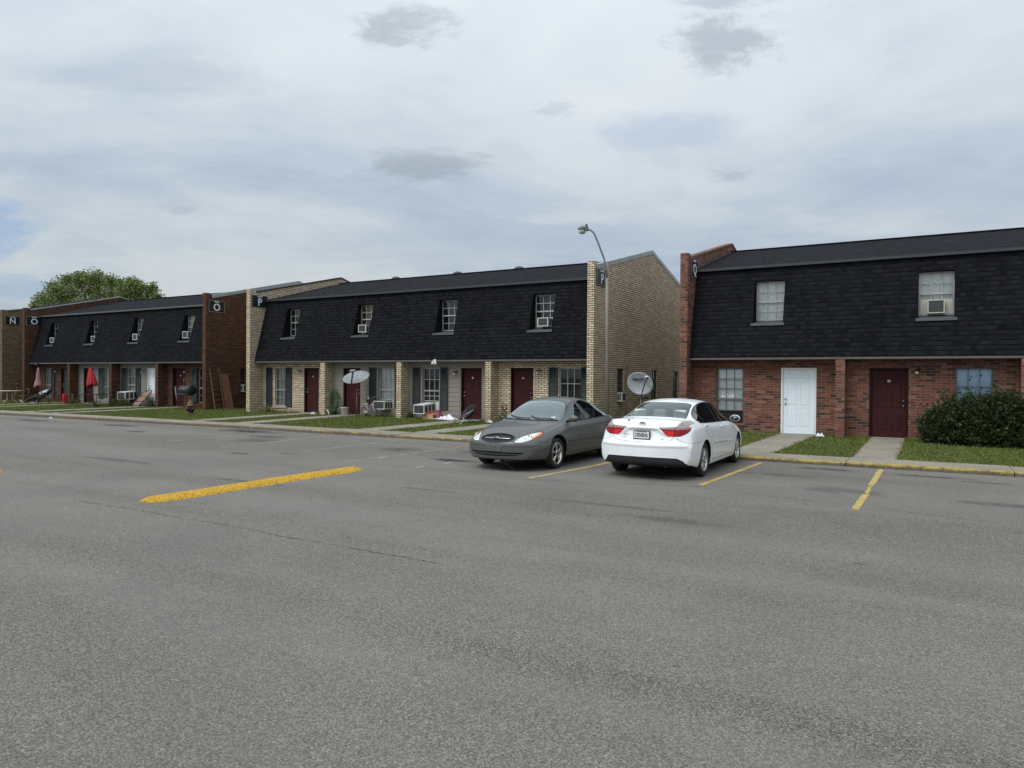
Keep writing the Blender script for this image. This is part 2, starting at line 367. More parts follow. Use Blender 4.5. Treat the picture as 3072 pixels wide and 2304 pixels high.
def door(par, x0, x1, z0, z1, y, mat='door_maroon', fr='frame_maroon', handle='l', number=None, rec=0.09, panels=True, proud=0.0):
    m = MB(); fw = 0.06
    m.box(x0, x0 + fw, y - proud, y + 0.14, z0, z1); m.box(x1 - fw, x1, y - proud, y + 0.14, z0, z1); m.box(x0 + fw, x1 - fw, y - proud, y + 0.14, z1 - fw, z1)
    ys = y + rec; a, b, c, d = x0 + fw + 0.004, x1 - fw - 0.004, z0 + 0.015, z1 - fw - 0.004
    s = MB(); w = b - a; h = d - c
    if panels:
        hs = []
        for (p, q) in ((0.13, 0.45), (0.55, 0.87)):
            for (e, g) in ((0.10, 0.38), (0.44, 0.80), (0.855, 0.94)): hs.append((a + w * p, a + w * q, c + h * e, c + h * g))
        wall_y(s, ys, a, b, c, d, hs, 0.012)
        for (p, q, e, g) in hs:
            s.quad((p, ys + 0.012, e), (q, ys + 0.012, e), (q, ys + 0.012, g), (p, ys + 0.012, g)); k = 0.03
            i = [(p + k, ys + 0.0005, e + k), (q - k, ys + 0.0005, e + k), (q - k, ys + 0.0005, g - k), (p + k, ys + 0.0005, g - k)]; o = [(p + .008, ys + 0.0115, e + .008), (q - .008, ys + 0.0115, e + .008), (q - .008, ys + 0.0115, g - .008), (p + .008, ys + 0.0115, g - .008)]
            s.add(i + o, [(0, 1, 2, 3), (4, 5, 1, 0), (5, 6, 2, 1), (6, 7, 3, 2), (7, 4, 0, 3)])
        s.box(a, b, ys + 0.013, ys + 0.045, c, d)
    else: s.box(a, b, ys, ys + 0.045, c, d)
    dr = s.build('door', mat, par); m.build('door_frame', fr, dr)
    MB().box(x0 + fw, x1 - fw, y - 0.03, y + 0.14, z0 - 0.03, z0 + 0.012).build('threshold', 'alu', dr)
    hx = a + 0.07 if handle == 'l' else b - 0.07
    for zz, r, nm in ((z0 + 0.95, 0.028, 'handle'), (z0 + 1.10, 0.024, 'lock')):
        k = MB(); k.lathe([(r * 1.1, 0), (r * 1.1, -0.01), (r * 0.5, -0.015), (r * 0.5, -0.035), (r, -0.042), (r, -0.055), (0, -0.062)], 12, (hx, ys, zz), 'y'); k.build(nm, 'steel', dr)
    cx, cz = (a + b) / 2, c + h * 0.835
    if number:
        t = MB(); add_text(t, number, 0.085, (cx, ys - 0.006, cz), (1, 0, 0), (0, 0, 1), ext=0.003, bold=0.004); t.build('house_number', 'number_plate', dr)
    elif number is not None: MB().box(cx - 0.03, cx + 0.03, ys - 0.006, ys - 0.001, cz - 0.04, cz + 0.04).build('number_plate', 'number_plate', dr)
    return dr
def porch_light(par, x, z, y, side=1):
    m = MB(); m.lathe([(0.05, 0), (0.05, -0.02), (0.02, -0.03)], 12, (x, y, z), 'y'); m.tube([(x, y - 0.02, z), (x, y - 0.09, z + 0.03), (x - side * 0.05, y - 0.13, z + 0.01), (x - side * 0.05, y - 0.14, z - 0.03)], 0.012, 6)
    m.lathe([(0.03, 0.0), (0.045, -0.03), (0.05, -0.05)], 12, (x - side * 0.05, y - 0.14, z - 0.0), 'z')
    p = m.build('porch_light', 'bronze', par)
    MB().lathe([(0.028, -0.05), (0.045, -0.075), (0.048, -0.10), (0.03, -0.13), (0, -0.14)], 12, (x - side * 0.05, y - 0.14, z), 'z').build('bulb', 'bulb', p)
def building(X0, X1, bmat, label, brick_units, piers, openings, upper, right_holes=(), capl=('cap_dark', 0.05), capr=('flashing', 0.14), drip='trim_dark', floods=(), vents=(), siding='siding_taupe', fr='alu', name='apartment_building'):
    root = thing(name, label, 'building', ((X0 + X1) / 2, 29.1, 0.0)); T = 0.25
    end_wall(X0 - T, X0, [], -1).build('end_wall', bmat, root); end_wall(X1, X1 + T, list(right_holes), 1).build('end_wall', bmat, root)
    rake_cap(X0 - T, X0, capl[1]).build('parapet_cap', capl[0], root); rake_cap(X1, X1 + T, capr[1]).build('parapet_cap', capr[0], root)
    # front wall, unit by unit
    edges = [X0] + [p + 0.13 for p in piers] + [X1]
    for i, (a, b) in enumerate(zip(edges, edges[1:])):
        hs = [o[:4] for o in openings if a < (o[0] + o[1]) / 2 < b]; m = MB(); br = i in brick_units
        if br:
            wall_y(m, YF, a, b, 0.0, ZE - 0.02, hs, 0.16); m.build('front_wall', bmat, root)
        else:
            wall_y(m, YF, a, b, 0.0, ZE - 0.02, hs, 0.12)
            wall = m.build('siding_wall', siding, root); b_ = MB(); z = 0.34
            while z < 2.30:                       # lap edges of the boards
                cuts = sorted([(h[0] - 0.06, h[1] + 0.06) for h in hs if h[2] < z < h[3]]); u = a + 0.1
                for c0, c1 in cuts + [(b - 0.1, b)]:
                    if c0 > u: b_.add([(u, YF - 0.001, z + 0.17), (c0, YF - 0.001, z + 0.17), (c0, YF - 0.014, z), (u, YF - 0.014, z), (c0, YF - 0.001, z - 0.002), (u, YF - 0.001, z - 0.002)], [(0, 3, 2, 1), (3, 5, 4, 2)])
                    u = c1
                z += 0.19
            b_.build('clapboard', siding, wall)
            c = MB(); c.box(a, b, YF - 0.02, YF - 0.002, 2.33, ZE - 0.03)
            for xx in (a + 0.12, b - 0.27): c.box(xx - 0.0, xx + 0.09, YF - 0.018, YF - 0.003, 0.1, 2.325)
            for h in hs: 
                if h[3] - h[2] < 1.9:
                    for xx in (h[0] - 0.055, h[1] + 0.004): c.box(xx, xx + 0.05, YF - 0.022, YF - 0.002, h[2], h[3])
            c.build('board_trim', siding, wall)
    for p in piers: MB().box(p, p + 0.26, YE, YF - 0.001, 0.0, ZE - 0.075).build('pier', bmat, root)
    # back and inside
    m = MB(); m.quad((X1, 34.4, 0), (X0, 34.4, 0), (X0, 34.4, ZE), (X1, 34.4, ZE)); m.build('back_wall', bmat, root)
    m = MB(); m.box(X0, X1, YE + 0.012, YF - 0.003, ZE - 0.06, ZE - 0.045); m.build('soffit', 'soffit', root)
    m = MB(); m.box(X0, X1, YE - 0.015, YE + 0.010, ZE - 0.075, ZE - 0.012); m.build('eave_trim', 'trim_grey', root)
    # steep roof with window recesses
    roof = MB(); us = sorted({X0, X1} | {o[0] for o in upper} | {o[1] for o in upper}); zs = [ZE, 3.68, 5.08, ZM]
    P = lambda x, z: (x, mans_y(z), z)
    for a, b in zip(us, us[1:]):
        for c, d in zip(zs, zs[1:]):
            if c == 3.68 and any(o[0] < (a + b) / 2 < o[1] for o in upper): continue
            roof.quad(P(a, c), P(b, c), P(b, d), P(a, d))
    YW = 24.34
    for o in upper:
        a, b = o[:2]
        roof.add([P(a, 3.68), P(a, 5.08), (a, YW, 5.08), (a, YW, 3.68)], [(0, 1, 2, 3)]); roof.add([P(b, 3.68), P(b, 5.08), (b, YW, 5.08), (b, YW, 3.68)], [(3, 2, 1, 0)])
        roof.quad(P(a, 5.08), P(b, 5.08), (b, YW, 5.08), (a, YW, 5.08))
        roof.quad((a, YW, 3.68), (b, YW, 3.68), (b, YW, 5.08), (a, YW, 5.08))
    MB().quad((X1, 34.93, ZE), (X0, 34.93, ZE), (X0, 34.15, ZM), (X1, 34.15, ZM)).build('mansard_roof', 'shingle_wall', root)
    # flashed flanks beside each window
    rf = roof.build('mansard_roof', 'shingle_wall', root)
    for o in upper:
        sl = MB(); a, b = o[:2]; ya, yb = mans_y(3.62) - 0.03, YW - 0.20
        sl.add([(a + 0.004, yb, 3.80), (b - 0.004, yb, 3.80), (b - 0.004, mans_y(3.69) - 0.03, 3.69), (a + 0.004, mans_y(3.69) - 0.03, 3.69), (a - 0.05, mans_y(3.66) - 0.035, 3.69), (b + 0.05, mans_y(3.66) - 0.035, 3.69), (b + 0.05, ya - 0.012, 3.61), (a - 0.05, ya - 0.012, 3.61)],
               [(0, 3, 2, 1), (4, 7, 6, 5)])
        sl.add([(a - 0.05, mans_y(3.66) - 0.035, 3.69), (b + 0.05, mans_y(3.66) - 0.035, 3.69), (b + 0.05, mans_y(3.70) + 0.0, 3.70), (a - 0.05, mans_y(3.70), 3.70)], [(0, 1, 2, 3)])
        sl.build('sill', 'sill_grey', rf)
    up = MB(); up.quad((X0, YM - 0.10, ZM + 0.005), (X1, YM - 0.10, ZM + 0.005), (X1, YR, ZR), (X0, YR, ZR)); up.quad((X1, 34.25, ZM + 0.005), (X0, 34.25, ZM + 0.005), (X0, YR, ZR), (X1, YR, ZR))
    ur = up.build('upper_roof', 'shingle_roof', root)
    MB().box(X0, X1, YM - 0.14, YM + 0.02, ZM - 0.085, ZM - 0.002).build('drip_edge', drip, root)
    mm = MB(); mm.box(X0, X1, YR - 0.12, YR + 0.12, ZR - 0.02, ZR + 0.03); mm.build('ridge_cap', 'shingle_roof', ur)
    for vx in vents:
        v = MB(); v.lathe([(0.11, -0.1), (0.11, 0.22), (0.24, 0.22), (0.25, 0.27), (0.2, 0.34), (0.1, 0.38), (0, 0.39)], 16, (vx, YR + 0.7, ZR - 0.12), 'z'); v.build('roof_vent', 'trim_dark', ur)
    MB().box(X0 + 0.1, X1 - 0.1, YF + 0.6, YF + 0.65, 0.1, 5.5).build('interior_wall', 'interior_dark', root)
    for o in upper: window(root, o[0] + 0.012, o[1] - 0.012, 3.81, 5.07, YW - 0.26, **o[2])
    for o in openings:
        x0, x1, z0, z1, kind, kw = o
        if kind == 'win': window(root, x0, x1, kw.pop('zb', z0), z1, YF + kw.pop('in', 0.05), **kw)
        elif kind == 'door': door(root, x0, x1, z0, z1, YF + kw.pop('in', 0.02), **kw)
    for i, fx in enumerate(floods):
        m = MB(); m.box(fx - 0.06, fx + 0.06, YE - 0.06, YE - 0.016, ZE - 0.09, ZE + 0.01)
        for s in (-1, 1): m.lathe([(0.02, 0.03), (0.03, 0), (0.055, -0.08), (0.05, -0.10), (0, -0.09)], 12, (fx + s * 0.07, YE - 0.10, ZE - 0.09), 'z')
        m.build('flood_light', 'white_plastic' if i == 0 and X0 > -30 else 'black_plastic', root)
    return root

D = lambda x0, x1, **k: (x0, x1, 0.19, 2.27, 'door', k)
W = lambda x0, x1, z0=0.46, **k: (x0, x1, z0, 2.27, 'win', k)
# ---- the tan building in the middle
bP = building(-27.90, -10.35, 'brick_tan', 'tan brick two-storey block with dark mansard roof, signs with letter P at both ends', {0, 3}, (-23.54, -19.17, -14.77),
    [W(-27.08, -26.31, cur='curtain_grey', rail=0.42, fr='alu'), D(-25.12, -24.17, handle='l', number='', panels=False), D(-22.66, -21.64, handle='r', number=None, panels=False),
     W(-20.60, -19.74, 0.46, zb=0.88, cur='curtain_white', rail=0.32), W(-18.20, -17.34, 0.46, zb=0.88, cur='curtain_dark', rail=0.32), D(-16.26, -15.26, handle='l', number=''),
     D(-13.93, -12.93, handle='r', number='50', panels=False), W(-11.82, -10.94, cur='curtain_dark', rail=0.36)],
    [(-26.37, -25.48, dict(cur='curtain_dark')), (-21.90, -20.98, dict(cur='curtain_brown')), (-17.43, -16.48, dict(cur='curtain_dark')), (-13.02, -12.05, dict(cur='curtain_dark'))],
    right_holes=[(25.25, 25.95, 0.95, 2.28), (29.1, 29.9, 0.6, 2.26), (32.1, 32.9, 0.6, 2.25)], capl=('cap_dark', 0.05), vents=(-24.6, -20.6, -17.0), floods=(-17.15,))
for a, b, m in ((-27.64, -27.24, 'shutter_black'), (-26.30, -25.92, 'shutter_black'), (-21.10, -20.71, 'shutter_green'), (-18.69, -18.30, 'shutter_black'), (-17.26, -16.88, 'shutter_black'), (-12.25, -11.87, 'shutter_green'), (-10.93, -10.55, 'shutter_green')):
    shutter(bP, a, b, 0.44 if a < -25 else 0.56, 2.30, YF - 0.012, m)
shutter(bP, -19.63, -19.25, 0.56, 2.30, YF - 0.012, 'shutter_black')
for x, z, s in ((-25.34, 2.16, 1), (-21.43, 2.10, 1), (-16.45, 2.12, 1), (-12.63, 2.18, 1)): porch_light(bP, x, z, YF - 0.002, s)
m = MB(); m.box(-27.16, -26.23, YF - 0.05, YF - 0.002, 0.36, 0.455); m.build('window_sill', 'brick_tan', bP)
# ---- the red building on the right
bQ = building(-6.77, 10.78, 'brick_red', 'red brick two-storey block with black shingled mansard roof and letter Q', {0, 1, 2, 3}, (-2.34, 2.21, 6.6),
    [W(-6.0, -5.14, 0.46, zb=0.86, cur='blind_white', fr='alu_dark', rail=0.27, rt=3, rb=1), D(-3.97, -2.93, mat='door_white', fr='frame_white', handle='l', rec=0.03, proud=0.02), D(-1.46, -0.43, handle='r', number='52'),
     W(0.73, 1.62, 0.62, cur='blind_blue', fr='alu_dark', rail=0.36, rt=2, rb=2), W(2.95, 3.84, 0.62, cur='curtain_grey', fr='alu_dark'), D(5.0, 6.0, handle='l'), D(7.4, 8.4, handle='r'), W(9.2, 10.1, 0.62, cur='curtain_dark', fr='alu_dark')],
    [(-4.82, -3.90, dict(cur='blind_white', fr='alu', rail=0.48, cols=3)), (-0.22, 0.70, dict(cur='blind_white', fr='alu', rail=0.5)), (4.4, 5.3, dict(cur='curtain_grey')), (8.5, 9.4, dict(cur='curtain_grey'))],
    capl=('brick_red', 0.05), capr=('flashing', 0.14), drip='trim_dark', fr='alu')
porch_light(bQ, -0.17, 2.22, YF - 0.002, 1)
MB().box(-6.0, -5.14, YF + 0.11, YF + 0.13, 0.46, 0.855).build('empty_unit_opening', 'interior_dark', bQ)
MB().box(-6.06, -5.10, YF - 0.04, YF - 0.002, 0.385, 0.455).build('window_sill', 'brick_red', bQ)
# ---- the brown building on the left
bO = building(-48.68, -31.42, 'brick_brown', 'dark brown brick two-storey block with grey mansard roof and letter O', {0, 3}, (-44.30, -40.00, -35.72),
    [W(-47.85, -47.05, cur='curtain_grey', rail=0.42), D(-46.02, -45.1, mat='shutter_black', fr='frame_maroon', panels=False), D(-43.52, -42.49, handle='r'),
     W(-41.44, -40.58, 0.46, cur='curtain_white', rail=0.4), W(-39.12, -38.26, 0.46, zb=0.9, cur='curtain_grey', rail=0.3), D(-37.22, -36.25, mat='door_white', fr='frame_white', handle='l', rec=0.04, proud=0.015, number=''),
     D(-35.0, -33.97, handle='l', number='', rec=0.11), W(-32.87, -32.0, cur='curtain_dark', rail=0.42)],
    [(-47.34, -46.45, dict(cur='curtain_dark')), (-42.99, -42.08, dict(cur='curtain_dark')), (-38.60, -37.70, dict(cur='curtain_grey')), (-34.12, -33.24, dict(cur='curtain_white'))],
    right_holes=[(25.1, 25.75, 1.0, 2.29)], capl=('flashing', 0.04), drip='trim_grey', vents=(-36.5,), floods=(-47.6,), siding='siding_grey')
for a, b in ((-47.05, -46.68), (-41.90, -41.46), (-39.57, -39.14), (-38.24, -37.82), (-33.33, -32.90)): shutter(bO, a, b, 0.5, 2.28, YF - 0.012, 'shutter_green')
for x, z in ((-46.35, 2.15), (-37.5, 2.13), (-33.75, 2.15)): porch_light(bO, x, z, YF - 0.002, 1)
# ---- olive building at the left edge
bN = building(-68.9, -51.72, 'brick_olive', 'olive brick two-storey block with letter N, mostly hidden by the dark brown one', {0, 1, 2, 3}, (-64.5, -60.2, -55.9),
    [W(-68.0, -67.1), D(-66.2, -65.2), D(-63.7, -62.7), W(-61.6, -60.8), W(-59.4, -58.5), D(-57.4, -56.4), D(-55.2, -54.2), W(-53.1, -52.2)],
    [(-67.5, -66.6, {}), (-63.2, -62.3, {}), (-58.8, -57.9, {}), (-54.4, -53.5, {})], capr=('cap_dark', 0.05))
# windows and deep-set panes of the two visible gable ends
def side_window(par, x, y0, y1, z0, z1):
    m = MB(); f = 0.03; xi = x - 0.10
    for a, b, c, d in ((y0, y0 + f, z0, z1), (y1 - f, y1, z0, z1), (y0 + f, y1 - f, z0, z0 + f), (y0 + f, y1 - f, z1 - f, z1), (y0 + f, y1 - f, (z0 + z1) / 2 - 0.02, (z0 + z1) / 2 + 0.02), ((y0 + y1) / 2 - 0.01, (y0 + y1) / 2 + 0.01, z0 + f, z1 - f)): m.box(xi, xi + 0.04, a, b, c, d)
    w = m.build('window', 'alu_dark', par)
    MB().quad((xi + 0.02, y0, z0), (xi + 0.02, y1, z0), (xi + 0.02, y1, z1), (xi + 0.02, y0, z1)).build('pane', 'pane_glass', w)
    MB().quad((xi - 0.05, y0, z0), (xi - 0.05, y1, z0), (xi - 0.05, y1, z1), (xi - 0.05, y0, z1)).build('curtain_or_dark_sheet', 'curtain_dark', w)  # dark sheet standing in for the shaded room behind the pane
for y0, y1, z0, z1 in ((25.25, 25.95, 0.95, 2.28), (29.1, 29.9, 0.6, 2.26), (32.1, 32.9, 0.6, 2.25)): side_window(bP, -10.10, y0, y1, z0, z1)
side_window(bO, -31.17, 25.1, 25.75, 1.0, 2.29)

# ---------------------------------------------------------------- letter signs
def sign(letter, x, y0, y1, z0, z1, label):
    t = thing('building_sign', label, 'sign', (x, (y0 + y1) / 2, z0), 'letter signs on the end walls')
    p = MB().box(x + 0.002, x + 0.03, y0, y1, z0, z1).build('panel', 'sign_black', t)
    e = MB(); k = 0.014
    for a, b, c, d in ((y0, y1, z1 - k, z1), (y0, y1, z0, z0 + k), (y0, y0 + k, z0 + k, z1 - k), (y1 - k, y1, z0 + k, z1 - k)): e.box(x + 0.0305, x + 0.036, a, b, c, d)
    e.build('rim', 'sign_edge', t)
    w = MB(); cy = (y0 + y1) / 2 + 0.0; add_text(w, letter, 0.50, (x + 0.034, cy, z0 + 0.235), (0, 1, 0), (0, 0, 1), ext=0.003, bold=0.006); w.build('letter', 'sign_white', t)
    w = MB(); add_text(w, 'BUILDING', 0.066, (x + 0.034, cy, z1 - 0.067), (0, 1, 0), (0, 0, 1), ext=0.003, bold=0.004); w.build('lettering', 'sign_white', t)
sign('P', -10.10, 23.18, 24.14, 5.20, 5.80, 'black sign with white letter P on the tan gable wall behind the street lamp')
sign('P', -27.90, 23.08, 24.02, 5.20, 5.78, 'black sign with white letter P where the tan roof meets the brown building')
sign('O', -31.17, 23.16, 24.08, 5.10, 5.69, 'black sign with white letter O on the brown gable wall above the ladder')
sign('O', -48.68, 23.10, 24.02, 4.95, 5.53, 'black sign with white letter O close to the olive wall, beside the N sign')
sign('N', -51.47, 23.18, 24.04, 5.08, 5.64, 'black sign with white letter N on the olive brick wall')
sign('Q', -6.77, 23.30, 24.12, 5.32, 5.92, 'black sign with white letter Q on the red brick wing wall')
# ---------------------------------------------------------------- ground, parking lot, kerb, lawn
KX = [(-140, 12.5), (-70, 15.4), (-48, 16.1), (-36.8, 16.45), (-27, 16.85), (-20, 17.05), (-13.5, 17.2), (-8, 17.2), (-2.5, 17.15), (1.8, 17.25), (12, 17.4), (40, 17.6), (140, 18)]
def ky(x): return float(np.interp(x, [p[0] for p in KX], [p[1] for p in KX]))
SW = 1.12                                                    # pavement width
def grade(x, y): return 0.085 + 0.085 * min(max((y - ky(x) - SW) / (YF - ky(x) - SW), 0), 1)

def asphalt():
    t = NT('asphalt'); o = t.coord('Object')
    v1_ = t.n('ShaderNodeTexVoronoi'); v1_.inputs['Scale'].default_value = 95; t.l(o, v1_.inputs['Vector'])
    v2_ = t.n('ShaderNodeTexVoronoi'); v2_.inputs['Scale'].default_value = 42; t.l(o, v2_.inputs['Vector'])
    fine = t.noise(o, 160, 4, 0.8); mid = t.noise(o, 22, 4, 0.65); big = t.noise(t.mapping(o, scale=(0.22, 0.5, 1)), 1.0, 6, 0.62); pat = t.noise(o, 0.9, 5, 0.6)
    rv = t.n('ShaderNodeSeparateColor'); t.l(v1_.outputs['Color'], rv.inputs[0])
    rv2 = t.n('ShaderNodeSeparateColor'); t.l(v2_.outputs['Color'], rv2.inputs[0])
    stone = t.ramp(rv.outputs[0], [(0.0, (0.057, 0.050, 0.040)), (0.35, (0.129, 0.111, 0.091)), (0.75, (0.202, 0.176, 0.144)), (1.0, (0.380, 0.332, 0.270))])
    stone2 = t.ramp(rv2.outputs[1], [(0.0, (0.082, 0.072, 0.059)), (0.5, (0.161, 0.140, 0.114)), (1.0, (0.281, 0.244, 0.199))])
    c = t.mix(0.30, stone, stone2)
    gap = t.math('MULTIPLY', t.math('SUBTRACT', v1_.outputs['Distance'], 0.42, clamp=True), 2.2, clamp=True)
    c = t.mix(gap, c, (0.032, 0.030, 0.028, 1))
    # the surface wears smoother and more even in driven bands
    wear = t.ramp(big, [(0.35, (0, 0, 0)), (0.68, (1, 1, 1))])
    c = t.mix(t.math('MULTIPLY', wear, 0.38), c, (0.155, 0.147, 0.131, 1))
    c = t.mix(t.ramp(pat, [(0.42, (0, 0, 0)), (0.72, (0.347, 0.313, 0.274))]), c, t.mix(0.5, c, (0.054, 0.051, 0.046, 1)))
    lane = t.noise(t.mapping(o, scale=(0.07, 0.55, 1)), 1.0, 4, 0.55, 0.4); blot = t.noise(o, 0.33, 5, 0.6, 0.6)
    c = t.mix(t.ramp(lane, [(0.40, (0, 0, 0)), (0.66, (0.34, 0.34, 0.34))]), c, (0.225, 0.212, 0.188, 1)); c = t.mix(t.ramp(blot, [(0.47, (0, 0, 0)), (0.66, (0.36, 0.36, 0.36))]), c, t.mix(0.5, c, (0.06, 0.058, 0.054, 1)))
    sep = t.n('ShaderNodeSeparateXYZ'); t.l(o, sep.inputs[0]); X, Y = sep.outputs[0], sep.outputs[1]
    # rusty soil washed over the bays, in long streaks
    def band(a, lo, hi, soft):
        return t.math('MULTIPLY', t.math('DIVIDE', t.math('SUBTRACT', a, lo), soft, clamp=True), t.math('DIVIDE', t.math('SUBTRACT', hi, a), soft, clamp=True))
    streak = t.noise(t.mapping(o, scale=(0.35, 1.6, 1)), 1.3, 5, 0.7)
    soil = t.math('MULTIPLY', band(Y, 11.8, 16.4, 1.2), t.ramp(streak, [(0.46, (0, 0, 0)), (0.7, (1, 1, 1))]))
    c = t.mix(t.math('MULTIPLY', soil, 0.42), c, (0.122, 0.101, 0.084, 1))
    # oil drips and tyre marks
    dist = t.noise(o, 2.2, 5, 0.75)
    def spot(x, y, rx, ry, s):
        nonlocal c
        d = t.math('ADD', t.math('POWER', t.math('DIVIDE', t.math('SUBTRACT', X, x), rx), 2.0), t.math('POWER', t.math('DIVIDE', t.math('SUBTRACT', Y, y), ry), 2.0))
        d = t.math('ADD', d, t.math('MULTIPLY', t.math('SUBTRACT', dist, 0.5), 3.2))
        m_ = t.math('MULTIPLY', t.math('SUBTRACT', 1.0, d, clamp=True), min(1.4 * s, 1.0) if rx > 0.2 else 0.8 * s, clamp=True)
        c = t.mix(m_, c, (0.025, 0.023, 0.022, 1))
    for a in ((-20.0, 16.4, 1.7, 0.55, 0.85), (-17.6, 15.2, 0.8, 0.5, 0.45), (-26, 15.5, 1.4, 0.4, 0.6), (-31.5, 15.2, 1.5, 0.4, 0.6), (-38, 15.4, 1.6, 0.4, 0.6), (-22.8, 14.2, 0.7, 0.25, 0.5), (-14.4, 11.6, 0.45, 0.13, 0.6), (-13.4, 12.2, 0.4, 0.1, 0.6),
              (-9.3, 13.3, 0.7, 0.28, 0.8), (-1.9, 16.4, 0.9, 0.2, 0.5), (0.1, 16.3, 0.9, 0.16, 0.5), (1.0, 15.9, 0.6, 0.12, 0.5), (-0.57, 8.15, 0.10, 0.05, 1.0), (-6.5, 12.3, 0.12, 0.05, 0.8), (-2.5, 14.9, 0.9, 0.2, 0.35), (-4.6, 13.4, 0.5, 0.7, 0.45), (-7.4, 12.9, 0.6, 0.6, 0.5), (-1.4, 4.6, 0.035, 0.02, .7), (-2.2, 4.5, 0.03, 0.018, .7), (-3.6, 5.0, 0.03, 0.018, .7), (-10.5, 8.6, 1.2, .10, .4), (-7.2, 9.6, .8, .08, .35), (-15.5, 9.2, 1.6, .2, .35), (-4.0, 9.9, 1.4, .12, .3), (-1.2, 13.4, .8, .5, .3), (-11.9, 14.6, .7, .6, .4), (-9.9, 15.2, .6, .5, .35), (-16.9, 14.2, .8, .7, .4), (1.2, 13.2, .9, .25, .35), (-4.4, 6.1, 0.04, 0.02, 1), (-2.9, 9.3, 0.9, 0.22, 0.3)): spot(*a)
    # scattered dark specks of chewing gum and tar
    v3 = t.n('ShaderNodeTexVoronoi'); v3.inputs['Scale'].default_value = 1.3; t.l(o, v3.inputs['Vector'])
    c = t.mix(t.math('MULTIPLY', t.math('LESS_THAN', t.math('ADD', v3.outputs['Distance'], t.math('MULTIPLY', fine, 0.03)), 0.034), 0.75), c, (0.022, 0.021, 0.020, 1))
    h = t.math('ADD', t.math('MULTIPLY', v1_.outputs['Distance'], -0.8), t.math('MULTIPLY', fine, 0.5))
    return t.done(t.bsdf(c, 0.82, 0, t.bump(h, 0.55, 0.006), 0.3))
asphalt()
def concrete(name, base, paint=None, edge=None):
    t = NT(name); o = t.coord('Object')
    vv = t.n('ShaderNodeTexVoronoi'); vv.inputs['Scale'].default_value = 70; t.l(o, vv.inputs['Vector']); rv = t.n('ShaderNodeSeparateColor'); t.l(vv.outputs['Color'], rv.inputs[0])
    big = t.noise(o, 1.1, 6, 0.65)
    c = t.mix(rv.outputs[0], tuple(x * 0.6 for x in base[:3]) + (1,), tuple(min(1, x * 1.45) for x in base[:3]) + (1,))
    c = t.mix(t.ramp(big, [(0.4, (0, 0, 0)), (0.75, (0.55, 0.55, 0.55))]), c, tuple(x * 0.45 for x in base[:3]) + (1,))
    if paint:
        sep = t.n('ShaderNodeSeparateXYZ'); t.l(o, sep.inputs[0])
        long_ = t.noise(t.mapping(o, scale=(0.55, 0.0, 0.0)), 1.0, 3, 0.6); worn = t.noise(t.mapping(o, scale=(1, 1, 2)), 7, 6, 0.75)
        low = t.math('MULTIPLY', t.math('SUBTRACT', 0.07, sep.outputs[2], clamp=True), 5.0)
        lft = t.math('MULTIPLY', t.math('DIVIDE', t.math('SUBTRACT', -9.0, sep.outputs[0]), 12.0, clamp=True), 0.15)
        k = t.math('SUBTRACT', t.math('SUBTRACT', t.math('ADD', t.math('MULTIPLY', worn, 0.75), t.math('MULTIPLY', long_, 0.55)), low), lft)
        f = t.ramp(k, [(0.55, (0, 0, 0)), (0.66, (1, 1, 1))])
        pc = t.mix(t.noise(o, 12, 4), tuple(x * 0.72 for x in paint[:3]) + (1,), paint)
        c = t.mix(t.math('MULTIPLY', f, 0.92), c, pc)
        moss = t.noise(o, 9, 5, 0.7); c = t.mix(t.math('MULTIPLY', t.math('MULTIPLY', t.math('SUBTRACT', moss, 0.5, clamp=True), low), 16.0, clamp=True), c, srgb(66, 66, 42))
    return t.done(t.bsdf(c, 0.9, 0, t.bump(t.math('ADD', vv.outputs['Distance'], big), 0.35, 0.006), 0.2))
concrete('pavement_concrete', srgb(138, 130, 116)); concrete('kerb_concrete', srgb(100, 92, 76), paint=srgb(178, 154, 76))
def grass_ground():
    t = NT('lawn_soil'); o = t.coord('Object'); a = t.noise(o, 0.8, 5, 0.6); b = t.noise(o, 40, 4, 0.7)
    c = t.mix(b, srgb(42, 50, 22), srgb(82, 92, 42)); c = t.mix(t.ramp(a, [(0.5, (0, 0, 0)), (0.75, (0.7, 0.7, 0.7))]), c, srgb(104, 96, 58))
    return t.done(t.bsdf(c, 0.95, 0, t.bump(b, 0.8, 0.03), 0.1))
grass_ground()
def blade_mat():
    t = NT('grass_blade'); o = t.coord('Object'); a = t.noise(o, 1.1, 5, 0.6); b = t.noise(o, 55, 2, 0.6)
    c = t.mix(b, srgb(56, 68, 26), srgb(112, 124, 56)); c = t.mix(t.ramp(a, [(0.45, (0, 0, 0)), (0.78, (0.75, 0.75, 0.75))]), c, srgb(118, 112, 64))
    return t.done(t.bsdf(c, 0.7, 0, None, 0.25))
blade_mat()
def paint_mat(name, col, wear):
    t = NT(name); o = t.coord('Object'); n1 = t.noise(o, 28, 5, 0.8); n2 = t.noise(o, 2.3, 4, 0.7)
    k = t.math('ADD', t.math('MULTIPLY', n1, 0.55), t.math('MULTIPLY', n2, 0.55)); f = t.ramp(k, [(wear - 0.05, (1, 1, 1)), (wear + 0.10, (0, 0, 0))])
    tr = t.n('ShaderNodeBsdfTransparent'); mx = t.n('ShaderNodeMixShader')
    cc = t.mix(t.noise(o, 90, 3, 0.7), tuple(x * 0.7 for x in col[:3]) + (1,), col)
    t.l(f, mx.inputs[0]); t.l(tr.outputs[0], mx.inputs[1]); t.l(t.bsdf(cc, 0.8), mx.inputs[2]); return t.done(mx.outputs[0])
paint_mat('line_yellow', srgb(182, 158, 88), 0.62); paint_mat('line_faint', srgb(168, 160, 138), 0.53); paint_mat('crack_dark', srgb(40, 39, 37), 0.57)
